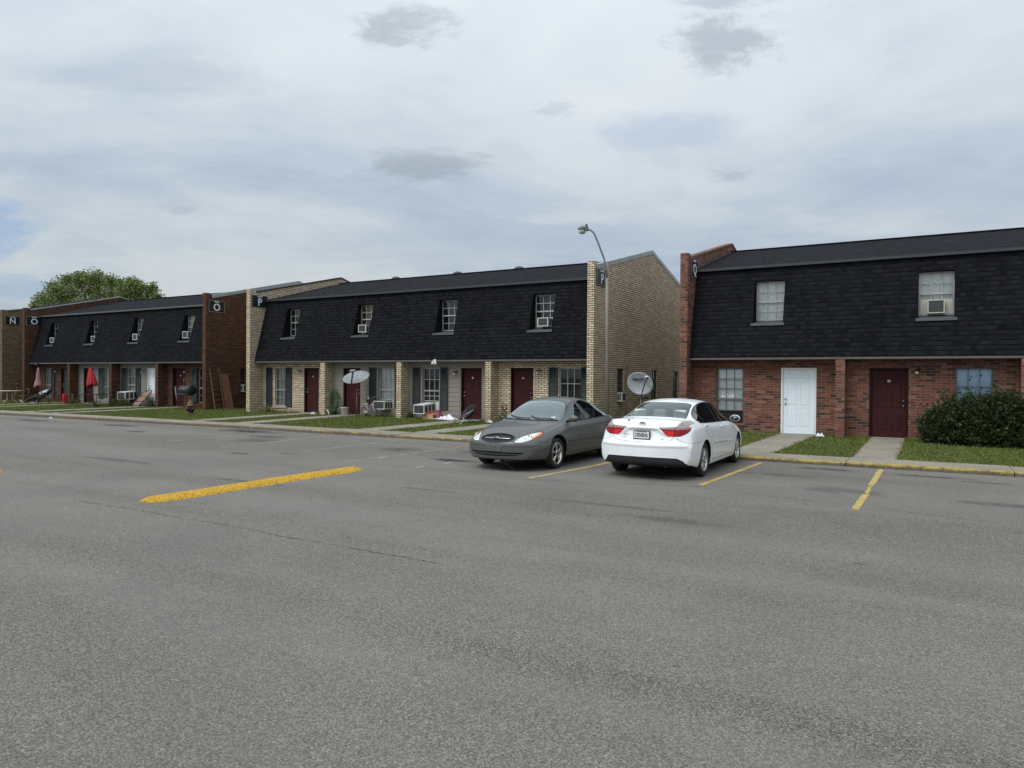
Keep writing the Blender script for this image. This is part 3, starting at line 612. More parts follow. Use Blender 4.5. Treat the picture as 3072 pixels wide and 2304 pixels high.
def hump_mat():
    t = NT('hump_paint'); o = t.coord('Object'); v = t.n('ShaderNodeTexVoronoi'); v.inputs['Scale'].default_value = 48; t.l(o, v.inputs['Vector'])
    n1 = t.noise(o, 3, 4, 0.6); rv = t.n('ShaderNodeSeparateColor'); t.l(v.outputs['Color'], rv.inputs[0])
    c = t.mix(rv.outputs[0], srgb(184, 138, 26), srgb(218, 172, 46)); c = t.mix(t.math('MULTIPLY', t.math('SUBTRACT', v.outputs['Distance'], 0.48, clamp=True), 2.5, clamp=True), c, srgb(92, 70, 26)); c = t.mix(t.math('MULTIPLY', n1, 0.25), c, srgb(150, 116, 44))
    return t.done(t.bsdf(c, 0.75, 0, t.bump(t.math('MULTIPLY', v.outputs['Distance'], -1.0), 0.9, 0.015), 0.3))
hump_mat()
# one sheet of ground to the horizon
structure('ground', MB().quad((-2500, -2500, -0.06), (2500, -2500, -0.06), (2500, 2500, -0.06), (-2500, 2500, -0.06)), 'lawn_soil')
lot = MB(); xs = [p[0] for p in KX]
for a, b in zip(xs, xs[1:]): lot.quad((a, -60, 0), (b, -60, 0), (b, ky(b) + 0.05, 0), (a, ky(a) + 0.05, 0))
structure('road', lot, 'asphalt')
# kerb edge and pavement slabs with open joints
kerb, pave = MB(), MB(); x = -78.0
while x < 30:
    w = 3.05 if random.random() < 0.8 else 3.6; a, b = x + 0.010, x + w - 0.010; dz = random.uniform(-0.006, 0.006); dy = random.uniform(-0.012, 0.012)
    ya, yb = ky(a) + dy, ky(b) + dy; n = 12; pts = []
    for i in range(n + 1):
        u = a + (b - a) * i / n; y = ky(u) + dy + random.uniform(-0.006, 0.006); c_ = random.uniform(0.008, 0.018)
        pts.append([(u, y - 0.012, -0.03), (u, y, 0.088 + dz - c_), (u, y + c_, 0.093 + dz), (u, y + 0.14, 0.095 + dz)])
    o = len(kerb.v); kerb.add([p for q in pts for p in q], [(i * 4 + j, (i + 1) * 4 + j, (i + 1) * 4 + j + 1, i * 4 + j + 1) for i in range(n) for j in range(3)])
    for q, rev in ((pts[0], 0), (pts[-1], 1)):
        f = [q[0], q[1], q[2], q[3], (q[3][0], q[3][1], -0.03)]; kerb.add(f if rev else f[::-1], [(0, 1, 2, 3, 4)])
    pave.add([(a, ya + 0.142, 0.094 + dz), (b, yb + 0.142, 0.094 + dz), (b, yb + SW, 0.10 + dz), (a, ya + SW, 0.10 + dz), (a, ya + 0.142, -0.03), (b, yb + 0.142, -0.03), (b, yb + SW, -0.03), (a, ya + SW, -0.03)], [(0, 1, 2, 3), (0, 3, 7, 4), (1, 5, 6, 2), (2, 6, 7, 3)])
    x += w
structure('kerb', kerb, 'kerb_concrete'); structure('pavement', pave, 'pavement_concrete')
MB2 = MB()
for a, b in zip(xs, xs[1:]): MB2.quad((a, ky(a) + 0.02, 0.03), (b, ky(b) + 0.02, 0.03), (b, ky(b) + SW + 0.3, 0.03), (a, ky(a) + SW + 0.3, 0.03))
structure('soil', MB2, 'lawn_soil')
# lawn
lawn = MB(); gx = np.linspace(-80, 32, 225); rows = 9
for u in gx:
    for j in range(rows):
        y0 = ky(u) + SW - 0.02; y = y0 + (YF + 0.1 - y0) * j / (rows - 1); lawn.v.append((u, y, grade(u, y) + (random.uniform(-.008, .008) if 0 < j < rows - 1 else 0)))
for i in range(len(gx) - 1):
    for j in range(rows - 1): lawn.f.append((i * rows + j, (i + 1) * rows + j, (i + 1) * rows + j + 1, i * rows + j + 1)); lawn.mi.append(0); lawn.sm.append(True)
lawn.quad((-80, YF + 0.1, 0.17), (32, YF + 0.1, 0.17), (32, 60, 0.12), (-80, 60, 0.12))
structure('lawn', lawn, 'lawn_soil')
# walks from the pavement to the doors: (x at door, half width)
WALKS = [(-3.45, 0.53, -3.72), (-0.95, 0.45, -1.0), (-13.43, 0.5, -13.9), (-15.76, 0.5, -16.2), (-22.15, 0.5, -22.3), (-24.65, 0.5, -24.9), (-34.5, 0.45, -34.6), (-36.75, 0.5, -36.9), (-43.0, 0.5, -43.1), (-45.6, 0.5, -45.7), (5.5, .5, 5.5), (7.9, .5, 7.9)]
walk = MB()
for xd, hw, xk in WALKS:
    ya, yb = ky(xk) + SW + 0.012, YF - 0.035; ym = ya + (yb - ya) * 0.52; lip = 0.018
    for (p, q) in ((ya, ym - 0.008), (ym + 0.008, yb)):
        v = []
        for y in (p, q):
            s = (y - ya) / (yb - ya); cx = xk + (xd - xk) * s; z = grade(cx, y) + lip
            if y == yb: z = 0.185
            v += [(cx - hw, y, z), (cx + hw, y, z), (cx - hw, y, z - 0.1), (cx + hw, y, z - 0.1)]
        walk.add(v, [(0, 1, 5, 4), (0, 2, 3, 1), (4, 5, 7, 6), (0, 4, 6, 2), (1, 3, 7, 5)])
for a, b in ((-6.77, -3.98), (-27.9, -26.9)): 
    walk.add([(a, YF - 0.28, 0.178), (b, YF - 0.28, 0.178), (b, YF - 0.002, 0.182), (a, YF - 0.002, 0.182), (a, YF - 0.28, 0.1), (b, YF - 0.28, 0.1)], [(0, 1, 2, 3), (4, 5, 1, 0)])
structure('footpath', walk, 'pavement_concrete')
# grass blades
def on_walk(x, y):
    for xd, hw, xk in WALKS:
        s = (y - ky(x) - SW) / (YF - ky(x) - SW)
        e = hw - 0.05 + 0.07 * math.sin(y * 7 + xd * 3) * math.sin(y * 3.1)
        if abs(x - (xk + (xd - xk) * s)) < e: return True
    return False
gv, gf = [], []
def blades(n, xa, xb, hmin, hmax, edge=False):
    for _ in range(n):
        x = random.uniform(xa, xb); y0 = ky(x) + SW
        y = y0 + (random.uniform(-0.06, 0.08) if edge else random.uniform(0.0, YF - 0.03 - y0))
        if on_walk(x, y): continue
        if random.random() < 0.25 * max(0, math.sin(x * 1.7) * math.sin(y * 2.3)): continue
        z = grade(x, y) - 0.004; h = random.uniform(hmin, hmax); a = random.uniform(0, PI); w = random.uniform(0.006, 0.014); lx, ly = random.gauss(0, h * 0.5), random.gauss(0, h * 0.5)
        k = len(gv); gv.extend(((x - w * math.cos(a), y - w * math.sin(a), z), (x + w * math.cos(a), y + w * math.sin(a), z), (x + lx, y + ly, z + h))); gf.append((k, k + 1, k + 2))
blades(60000, -9.5, 3.5, 0.03, 0.065); blades(70000, -30, -9.5, 0.03, 0.07); blades(50000, -54, -30, 0.035, 0.08); blades(5000, -30, 3.5, 0.04, 0.09, True); blades(5000, -56, -30, 0.04, 0.09, True); blades(8000, 3.5, 14, 0.03, 0.07)
def edge_tufts(n):
    for _ in range(n):                                   # tufts along the walls
        x = random.uniform(-52, 4); y = YF - random.uniform(0.02, 0.2)
        if on_walk(x, y): continue
        h = random.uniform(0.05, 0.16); a = random.uniform(0, PI); w = 0.012; z = 0.165; k = len(gv)
        gv.extend(((x - w * math.cos(a), y - w * math.sin(a), z), (x + w * math.cos(a), y + w * math.sin(a), z), (x + random.gauss(0, h * .4), y + random.gauss(0, h * .4), z + h))); gf.append((k, k + 1, k + 2))
edge_tufts(5000)
g = MB(); g.v = gv; g.f = gf; g.mi = [0] * len(gf); g.sm = [False] * len(gf)
tag(g.build('grass', 'grass_blade', uv=False), label='short green grass of the lawn strip in front of the blocks', cat='grass', kind='stuff')
plain('clover_white', srgb(206, 206, 190), 0.8)
# parking lines
def strip(mb, pts, w, z=0.004, jag=0.0):
    n = len(pts); L, R = [], []
    for i, p in enumerate(pts):
        q0, q1 = Vector(pts[max(i - 1, 0)]), Vector(pts[min(i + 1, n - 1)]); d = (q1 - q0).normalized(); nrm = Vector((-d.y, d.x)); c = Vector(p)
        a, b = w / 2 + random.uniform(-jag, jag), w / 2 + random.uniform(-jag, jag)
        L.append((c.x + nrm.x * a, c.y + nrm.y * a, z)); R.append((c.x - nrm.x * b, c.y - nrm.y * b, z))
    mb.add(L + R, [(n + i, n + i + 1, i + 1, i) for i in range(n - 1)])
def seg(a, b, n=14): return [(a[0] + (b[0] - a[0]) * i / n, a[1] + (b[1] - a[1]) * i / n) for i in range(n + 1)]
ln = MB()
strip(ln, seg((-0.875, 11.5), (-0.84, 13.15)), 0.105, jag=.008); strip(ln, seg((-0.83, 14.35), (-0.80, 17.0)), 0.105, jag=.008); strip(ln, seg((-0.84, 13.2), (-0.83, 14.3)), 0.06, jag=.02); strip(ln, seg((-3.46, 12.66), (-3.22, 16.85)), 0.105, jag=.008)
strip(ln, seg((-6.46, 11.75), (-6.2, 14.0)), 0.105, jag=.008); strip(ln, seg((-6.2, 14.0), (-6.05, 16.9)), 0.105, jag=.008); strip(ln, seg((1.75, 11.6), (1.8, 17.0)), 0.105, jag=.008)
structure('road_marking', ln, 'line_yellow')
ln = MB()
for a, b in (((-9.2, 11.74), (-9.07, 13.1)), ((-9.0, 14.3), (-8.9, 16.9)), ((-11.12, 11.82), (-10.97, 13.15)), ((-10.95, 13.2), (-10.9, 17.0)), ((-13.5, 12.7), (-13.58, 17.0)), ((-16.05, 12.35), (-16.33, 16.3)), ((-18.65, 12.2), (-18.9, 16.6)), ((-21.34, 11.93), (-21.6, 16.7)), ((-24.0, 11.9), (-24.3, 16.5)), ((-26.8, 11.8), (-27.1, 16.5)), ((-29.5, 11.7), (-29.8, 16.3)), ((-32.2, 11.6), (-32.6, 16.2)), ((-35, 11.5), (-35.3, 16.1)), ((-37.8, 11.4), (-38.1, 16)), ((-40.6, 11.4), (-41, 16)), ((-43.4, 11.3), (-43.8, 15.9)), ((-46.2, 11.3), (-46.6, 15.8))): strip(ln, seg(a, b), 0.10, jag=.006)
tag(structure('road_marking', ln, 'line_faint'))
ck = MB(); pts = []; x = -10.9
for (x, y) in ((-10.9, 5.92), (-9.6, 5.96), (-8.6, 5.93), (-7.72, 5.95), (-6.47, 5.88), (-5.45, 5.88), (-4.2, 5.86)): pts.append((x, y))
fine = []
for (a, b) in zip(pts, pts[1:]):
    n = int((b[0] - a[0]) / 0.035)
    for i in range(n): fine.append((a[0] + (b[0] - a[0]) * i / n + random.gauss(0, .006), a[1] + (b[1] - a[1]) * i / n + random.gauss(0, .012)))
strip(ck, fine, 0.010, jag=0.005)
for (a, b) in (((-3.6, 12.4), (1.8, 11.3)), ((-7.2, 11.3), (-3.0, 12.6))): strip(ck, [(p[0], p[1] + random.gauss(0, 0.012)) for p in seg(a, b, 80)], 0.010, jag=0.005)
structure('road_crack', ck, 'crack_dark')
# yellow humps
def hump(x, y0, y1, w, label):
    t = MB(); L = y1 - y0; n, m_ = 150, 22; rng = random.Random(int(x * 10))
    for i in range(n + 1):
        s = i / n; y = y0 + L * s; d = min(s, 1 - s) * L; ww = w * math.sqrt(min(1, d / 0.42 * (2 - min(d / 0.42, 1)))) if d < 0.42 else w; ww = max(ww, 0.02)
        for j in range(m_ + 1):
            q = j / m_ * 2 - 1; z = 0.055 * (1 - abs(q) ** 2.6) * min(1, d / 0.2 + 0.12) + rng.uniform(-1, 1) * 0.0055 * (1 - abs(q) ** 6)
            t.v.append((x + q * ww / 2 + rng.gauss(0, 0.003) + (rng.gauss(0, 0.012) if abs(q) > 0.99 else 0) + 0.02 * math.sin(y * 1.9), y + rng.gauss(0, 0.004), max(z, 0) + (0.002 if abs(q) < 0.99 else -0.004)))
    for i in range(n):
        for j in range(m_): t.f.append((i * (m_ + 1) + j, i * (m_ + 1) + j + 1, (i + 1) * (m_ + 1) + j + 1, (i + 1) * (m_ + 1) + j)); t.mi.append(0); t.sm.append(True)
    o = t.build('speed_bump', 'hump_paint', loc=(x, (y0 + y1) / 2, 0)); tag(o, label, 'speed bump', 'yellow asphalt humps')
hump(-10.07, 6.36, 11.05, 0.53, 'long rough yellow asphalt hump lying in full view on the open lot')
hump(-15.62, 2.3, 7.0, 0.47, 'yellow asphalt hump of which only one tip is in view')

# ---------------------------------------------------------------- sky and light
SUN_EL, SUN_AZ = math.radians(54), math.radians(198)          # azimuth clockwise from +Y: behind the camera, a little left
wd = bpy.data.worlds.new('World'); sc.world = wd; wd.use_nodes = True; nt = wd.node_tree; nt.nodes.clear()
class WT(NT):
    def __init__(s, t): s.t = t
w_ = WT(nt)
out = w_.n('ShaderNodeOutputWorld'); sky = w_.n('ShaderNodeTexSky'); sky.sky_type = 'NISHITA'; sky.sun_disc = False; sky.sun_elevation = SUN_EL; sky.sun_rotation = SUN_AZ; sky.air_density = 1.2; sky.dust_density = 2.5
bg1 = w_.n('ShaderNodeBackground'); bg1.inputs[1].default_value = 0.11; w_.l(sky.outputs[0], bg1.inputs[0])
d = w_.coord('Generated'); sp = w_.n('ShaderNodeSeparateXYZ'); w_.l(d, sp.inputs[0])
zz = w_.math('ADD', w_.math('MAXIMUM', sp.outputs[2], 0.0), 0.11)
cb = w_.n('ShaderNodeCombineXYZ'); w_.l(w_.math('DIVIDE', sp.outputs[0], zz), cb.inputs[0]); w_.l(w_.math('DIVIDE', sp.outputs[1], zz), cb.inputs[1]); cp = cb.outputs[0]
n1 = w_.noise(w_.mapping(cp, loc=(3.1, 1.7, 0), scale=(0.40, 0.46, 1)), 1.0, 8, 0.56, 0.7)
n2 = w_.noise(w_.mapping(cp, loc=(7.3, 2.2, 4)), 2.1, 7, 0.6, 0.3)
n3 = w_.noise(w_.mapping(cp, loc=(1.3, 5.2, 9)), 5.5, 6, 0.62, 0.2)
k = w_.math('ADD', w_.math('MULTIPLY', n1, 0.72), w_.math('MULTIPLY', n2, 0.28))
base = w_.ramp(k, [(0.35, srgb(170, 184, 204)), (0.45, srgb(190, 202, 215)), (0.54, srgb(207, 216, 222)), (0.66, srgb(219, 226, 230))])
def pix(x, y):                                              # direction of a point of the sky, from the 2212-wide view
    v = w_of(((x * 1.38879 - 1536), (y * 1.38879 - 1152), f_px)); return v / np.linalg.norm(v)
def cl(v): z = max(v[2], 0) + 0.11; return v[0] / z, v[1] / z
def patch(x, y, rx, ry, colr, strength, scale, thr, seed):
    global base
    c0 = cl(pix(x, y)); ex = cl(pix(x + rx, y)); ey = cl(pix(x, y - ry)); A_ = np.array([[ex[0] - c0[0], ey[0] - c0[0]], [ex[1] - c0[1], ey[1] - c0[1]]]); I_ = np.linalg.inv(A_)
    s2 = w_.n('ShaderNodeSeparateXYZ'); w_.l(cp, s2.inputs[0]); dx, dy = w_.math('SUBTRACT', s2.outputs[0], c0[0]), w_.math('SUBTRACT', s2.outputs[1], c0[1])
    u = w_.math('ADD', w_.math('MULTIPLY', dx, float(I_[0, 0])), w_.math('MULTIPLY', dy, float(I_[0, 1]))); v = w_.math('ADD', w_.math('MULTIPLY', dx, float(I_[1, 0])), w_.math('MULTIPLY', dy, float(I_[1, 1])))
    cu = w_.n('ShaderNodeCombineXYZ'); w_.l(u, cu.inputs[0]); w_.l(v, cu.inputs[1])
    nn = w_.noise(w_.mapping(cu.outputs[0], loc=(seed, seed * 1.7, 0)), scale, 6, 0.62, 0.3)
    r2 = w_.math('ADD', w_.math('MULTIPLY', u, u), w_.math('MULTIPLY', v, v)); fall = w_.math('SUBTRACT', 1.0, w_.math('SQRT', r2), clamp=True)
    q_ = w_.math('SUBTRACT', w_.math('ADD', w_.math('MULTIPLY', fall, 1.15), w_.math('MULTIPLY', w_.math('SUBTRACT', nn, 0.5), 1.7)), thr)
    mr = w_.n('ShaderNodeMapRange', interpolation_type='SMOOTHERSTEP'); w_.l(q_, mr.inputs[0]); mr.inputs[1].default_value = -0.05; mr.inputs[2].default_value = 0.75
    edge = w_.n('ShaderNodeMapRange', interpolation_type='SMOOTHSTEP'); w_.l(fall, edge.inputs[0]); edge.inputs[1].default_value = 0.0; edge.inputs[2].default_value = 0.45
    m_ = w_.math('MULTIPLY', mr.outputs[0], edge.outputs[0])
    base = w_.mix(w_.math('MULTIPLY', m_, strength), base, colr)
patch(-20, 500, 190, 150, srgb(154, 184, 220), 0.75, 1.6, 0.30, 2.0)
patch(40, 620, 240, 70, srgb(160, 188, 220), 0.6, 1.6, 0.3, 8.0)
patch(340, 160, 420, 110, srgb(172, 184, 200), 0.5, 1.2, 0.25, 3.0)
patch(1150, 520, 900, 160, srgb(176, 191, 209), 0.6, 1.3, 0.25, 5.0)
patch(1450, 300, 240, 110, srgb(178, 192, 214), 0.6, 1.3, 0.25, 5.5)
patch(2060, 420, 420, 160, srgb(180, 192, 210), 0.55, 1.3, 0.25, 6.5)
patch(1240, 470, 230, 28, srgb(206, 215, 222), 0.8, 2.0, 0.25, 6.0)
patch(1740, 475, 80, 22, srgb(204, 212, 222), 0.8, 2.5, 0.3, 6.9)
patch(870, 60, 190, 92, srgb(160, 168, 180), 0.7, 2.2, 0.30, 1.0)
patch(905, 360, 250, 70, srgb(160, 169, 181), 0.7, 2.4, 0.30, 4.0)
patch(1560, 95, 215, 130, srgb(158, 167, 179), 0.7, 3.0, 0.32, 12.0)
patch(1560, 5, 160, 36, srgb(170, 180, 194), 0.7, 2.0, 0.3, 9.0)
patch(1580, 380, 90, 36, srgb(174, 183, 197), 0.6, 2.4, 0.35, 10.0)
patch(390, 450, 80, 34, srgb(178, 189, 203), 0.6, 2.2, 0.3, 11.0)
patch(1200, 235, 80, 34, srgb(182, 192, 204), 0.5, 2.4, 0.3, 13.0)
base = w_.mix(w_.math('MULTIPLY', w_.math('SUBTRACT', n3, 0.5), 0.35, clamp=True), base, srgb(226, 231, 233))
up = w_.math('ADD', 0.86, w_.math('MULTIPLY', w_.math('POWER', w_.math('MAXIMUM', sp.outputs[2], 0.0), 1.3), 1.05))
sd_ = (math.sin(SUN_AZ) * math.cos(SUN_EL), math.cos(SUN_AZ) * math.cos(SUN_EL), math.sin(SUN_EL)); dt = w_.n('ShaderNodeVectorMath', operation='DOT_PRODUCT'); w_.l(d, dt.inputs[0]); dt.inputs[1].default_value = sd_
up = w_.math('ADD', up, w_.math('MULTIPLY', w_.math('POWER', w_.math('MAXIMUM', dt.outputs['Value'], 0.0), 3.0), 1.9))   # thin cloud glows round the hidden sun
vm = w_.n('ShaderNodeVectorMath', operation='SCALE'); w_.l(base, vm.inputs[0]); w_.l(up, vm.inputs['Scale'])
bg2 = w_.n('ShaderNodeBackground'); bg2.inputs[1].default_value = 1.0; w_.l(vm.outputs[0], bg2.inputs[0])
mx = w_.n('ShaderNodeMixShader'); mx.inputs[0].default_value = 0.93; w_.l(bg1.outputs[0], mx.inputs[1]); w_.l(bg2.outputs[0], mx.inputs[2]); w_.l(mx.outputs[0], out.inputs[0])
ld = bpy.data.lights.new('sun', 'SUN'); ld.energy = 1.5; ld.angle = math.radians(24); ld.color = (1.0, 0.96, 0.9)
lo = bpy.data.objects.new('sun', ld); COL.objects.link(lo)
sv = Vector((math.sin(SUN_AZ) * math.cos(SUN_EL), math.cos(SUN_AZ) * math.cos(SUN_EL), math.sin(SUN_EL))); lo.rotation_euler = sv.to_track_quat('Z', 'Y').to_euler(); lo.location = (0, -20, 40)
sc.view_settings.view_transform = 'Standard'; sc.view_settings.look = 'None'; sc.view_settings.exposure = 0; sc.view_settings.gamma = 1
# ---------------------------------------------------------------- cars
def car_paint(name, col, rough, metal, flake=0.0, coat=1.0, dirt=0.25):
    t = NT(name); o = t.coord('Object'); n = t.noise(o, 2.2, 5, 0.65); sep = t.n('ShaderNodeSeparateXYZ'); t.l(o, sep.inputs[0])
    c = t.mix(t.math('MULTIPLY', t.noise(o, 400, 2), flake), col, tuple(min(1, x * 1.8) for x in col[:3]) + (1,))
    d_ = t.math('MULTIPLY', t.ramp(t.noise(o, 5, 6, 0.7), [(0.42, (0, 0, 0)), (0.75, (1, 1, 1))]), dirt)
    c = t.mix(d_, c, srgb(120, 114, 104))
    r = t.math('ADD', rough, t.math('MULTIPLY', n, 0.16))
    return t.done(t.bsdf(c, r, metal, None, 0.5, coat))
car_paint('paint_white', srgb(226, 227, 226), 0.3, 0.0, 0, 0.7, 0.10)
car_paint('paint_grey', srgb(78, 78, 76), 0.4, 0.3, 0.35, 0.3, 0.10)
plain('bumper_grey', srgb(78, 79, 75), 0.5, var=0.1); plain('car_gap', srgb(14, 14, 14), 0.8); plain('car_trim', srgb(20, 20, 21), 0.35); plain('valance', srgb(20, 20, 21), 0.6)
plain('cabin_grey', srgb(96, 96, 92), 0.85); plain('seat_light', srgb(188, 186, 178), 0.9, var=0.06); plain('seat_grey', srgb(150, 148, 142), 0.9, var=0.08)
glass('car_glass', (0.62, 0.70, 0.68, 1), 3.0, 0.03, (0.86, 0.95, 0.93, 1)); glass('car_glass_side', (0.60, 0.68, 0.66, 1), 2.0, 0.03, (0.86, 0.95, 0.93, 1)); glass('car_glass_dark', (0.10, 0.11, 0.11, 1), 1.7, 0.02); glass('car_glass_rear', (0.52, 0.60, 0.59, 1), 1.5, 0.04, (0.88, 0.96, 0.95, 1)); plain('mirror_dark', srgb(110, 112, 114), 0.12, 0.9)
plain('lens_red', srgb(124, 6, 12), 0.3, var=0.3, vscale=14, spec=.25, coat=0.15); plain('lens_red_bright', srgb(186, 18, 16), 0.3, var=0.2, vscale=10, spec=.25, coat=0.15); plain('lens_clear', srgb(146, 116, 116), 0.2, var=0.3, vscale=20, coat=0.3)
plain('lens_amber', srgb(214, 112, 40), 0.15, var=0.15, coat=1.0); plain('lamp_glass', srgb(206, 206, 192), 0.08, 0.25, var=0.25, vscale=9, coat=1.0); plain('lamp_fogged', srgb(176, 178, 160), 0.35, var=0.08, coat=0.6)
plain('patch_grey', srgb(150, 147, 138), 0.6, var=0.2, vscale=14); plain('plate_white', srgb(206, 206, 204), 0.4, var=0.05); plain('plate_ink', srgb(28, 30, 38), 0.5); plain('plate_blue', srgb(60, 66, 84), 0.4); plain('decal_red', srgb(150, 70, 66), 0.5)
plain('rim_silver', srgb(176, 176, 174), 0.28, 0.85, var=0.08); plain('rim_chrome', srgb(196, 194, 186), 0.2, 0.95, var=0.15); plain('hub_dark', srgb(40, 40, 40), 0.5); plain('oval_blue', srgb(42, 50, 72), 0.3)

def bspline_basis(n, m, cl=True):
    # uniform cubic B-spline on n control points with tripled ends; m samples per span -> matrix
    idx = [0, 0] + list(range(n)) + [n - 1, n - 1]; rows = []; N = len(idx)
    for s in range(N - 3):
        for k in range(m if s < N - 4 else m + 1):
            t = k / m; b = ((1 - t) ** 3 / 6, (3 * t ** 3 - 6 * t * t + 4) / 6, (-3 * t ** 3 + 3 * t * t + 3 * t + 1) / 6, t ** 3 / 6); r = np.zeros(n)
            for q in range(4): r[idx[s + q]] += b[q]
            rows.append(r)
    return np.array(rows)
def car_shell(st, bow_f, bow_r, half_len, nsec=4, nlen=5):
    S = []
    for (y, zt, xe, ze, xb, zb, xs, zs, xw, zw, xl, zl, xq, zq) in st:
        L = lambda t: (xe + (xb - xe) * t, ze + (zb - ze) * t)
        S.append([(0, zt), (xe * .30, zt - .03 * (zt - ze)), (xe * .62, zt - .22 * (zt - ze)), (xe * .86, ze + .42 * (zt - ze)), (xe * .97, ze + .12 * (zt - ze)), L(.05), L(.18), L(.5), L(.80), L(.95), (xb * .35 + xs * .65, zb * .35 + zs * .65), (xs, zs),
                  (xs * .5 + xw * .5, zs * .5 + zw * .5), (xw, zw), (xw * .5 + xl * .5, zw * .5 + zl * .5), (xl, zl), (xl * .35 + xq * .65, zl * .35 + zq * .65), (xq, zq), (xq - .05, zq - .02), (xq * .5, zq - .02), (0, zq - .02)])
    S = np.array(S, float); Y = np.array([s[0] for s in st], float)
    def cap(sec, y, sgn):
        out = []; zc = (sec[:, 1].max() + sec[:, 1].min()) / 2
        for k, dy in ((0.97, 0.012), (0.82, 0.028), (0.45, 0.034), (0.0, 0.035)):
            q = sec.copy(); q[:, 0] *= k; q[:, 1] = zc + (q[:, 1] - zc) * (k if k > 0.5 else k); out.append((y + sgn * dy, q))
        return out
    front = cap(S[0], Y[0], 1); rear = cap(S[-1], Y[-1], -1)
    secs = [q for _, q in reversed(front)] + list(S) + [q for _, q in rear]; ys = [y for y, _ in reversed(front)] + list(Y) + [y for y, _ in rear]
    secs = np.array(secs); ys = np.array(ys)
    A = bspline_basis(len(ys), nlen); B = bspline_basis(secs.shape[1], nsec)
    gx = A @ secs[:, :, 0] @ B.T; gz = A @ secs[:, :, 1] @ B.T; gy = np.repeat((A @ ys)[:, None], gx.shape[1], axis=1)
    W = 0.9
    r = np.clip(np.abs(gx) / W, 0, 1.1)
    def smooth(a): a = np.clip(a, 0, 1); return a * a * (3 - 2 * a)
    wf = smooth((gy - (half_len - 1.75)) / 1.5); wr = smooth((-gy - (half_len - 1.6)) / 1.45)
    gy = gy - bow_f * wf * r ** 2.4 + bow_r * wr * r ** 2.4
    return gx, gy, gz
def shell_bmesh(gx, gy, gz, mod=None):
    ni, nj = gx.shape; bm = bmesh.new(); V = {}
    def vert(i, j, s):
        if j == 0 or j == nj - 1: s = 1
        k = (i, j, s)
        if k not in V: V[k] = bm.verts.new((s * gx[i, j], gy[i, j], gz[i, j]))
        return V[k]
    for s in (1, -1):
        for i in range(ni - 1):
            for j in range(nj - 1):
                q = [vert(i, j, s), vert(i, j + 1, s), vert(i + 1, j + 1, s), vert(i + 1, j, s)]
                if s > 0: q = q[::-1]
                try: bm.faces.new(q)
                except ValueError: pass
    bmesh.ops.remove_doubles(bm, verts=bm.verts, dist=1e-5)
    bmesh.ops.dissolve_degenerate(bm, edges=bm.edges, dist=1e-6)
    bmesh.ops.recalc_face_normals(bm, faces=bm.faces)
    return bm
def inpoly(p, poly):
    x, y = p; c = False; n = len(poly); j = n - 1
    for i in range(n):
        (xi, yi), (xj, yj) = poly[i], poly[j]
        if (yi > y) != (yj > y) and x < (xj - xi) * (y - yi) / (yj - yi) + xi: c = not c
        j = i
    return c
def smooth_poly(pts, n=6, closed=True):
    P = [Vector((p[0], p[1])) for p in pts]; N = len(P); out = []
    for i in range(N if closed else N - 1):
        p0, p1, p2, p3 = P[(i - 1) % N], P[i], P[(i + 1) % N], P[(i + 2) % N]
        if not closed: p0 = P[max(i - 1, 0)]; p3 = P[min(i + 2, N - 1)]
        for k in range(n):
            t = k / n; out.append(tuple(0.5 * ((2 * p1) + (-p0 + p2) * t + (2 * p0 - 5 * p1 + 4 * p2 - p3) * t * t + (-p0 + 3 * p1 - 3 * p2 + p3) * t ** 3)))
    return out
def offset_poly(poly, d):
    n = len(poly); out = []; area = sum(poly[i][0] * poly[(i + 1) % n][1] - poly[(i + 1) % n][0] * poly[i][1] for i in range(n)); sg = 1 if area > 0 else -1
    for i in range(n):
        a, b, c = Vector(poly[i - 1]), Vector(poly[i]), Vector(poly[(i + 1) % n]); t = (c - a)
        if t.length < 1e-9: out.append(tuple(b)); continue
        t.normalize(); out.append((b.x + t.y * d * sg, b.y - t.x * d * sg))
    return out
def stroke(path, w):
    L, R = [], []
    for i, p in enumerate(path):
        a, b = Vector(path[max(i - 1, 0)]), Vector(path[min(i + 1, len(path) - 1)]); t = (b - a).normalized(); L.append((p[0] - t.y * w / 2, p[1] + t.x * w / 2)); R.append((p[0] + t.y * w / 2, p[1] - t.x * w / 2))
    return L + R[::-1]
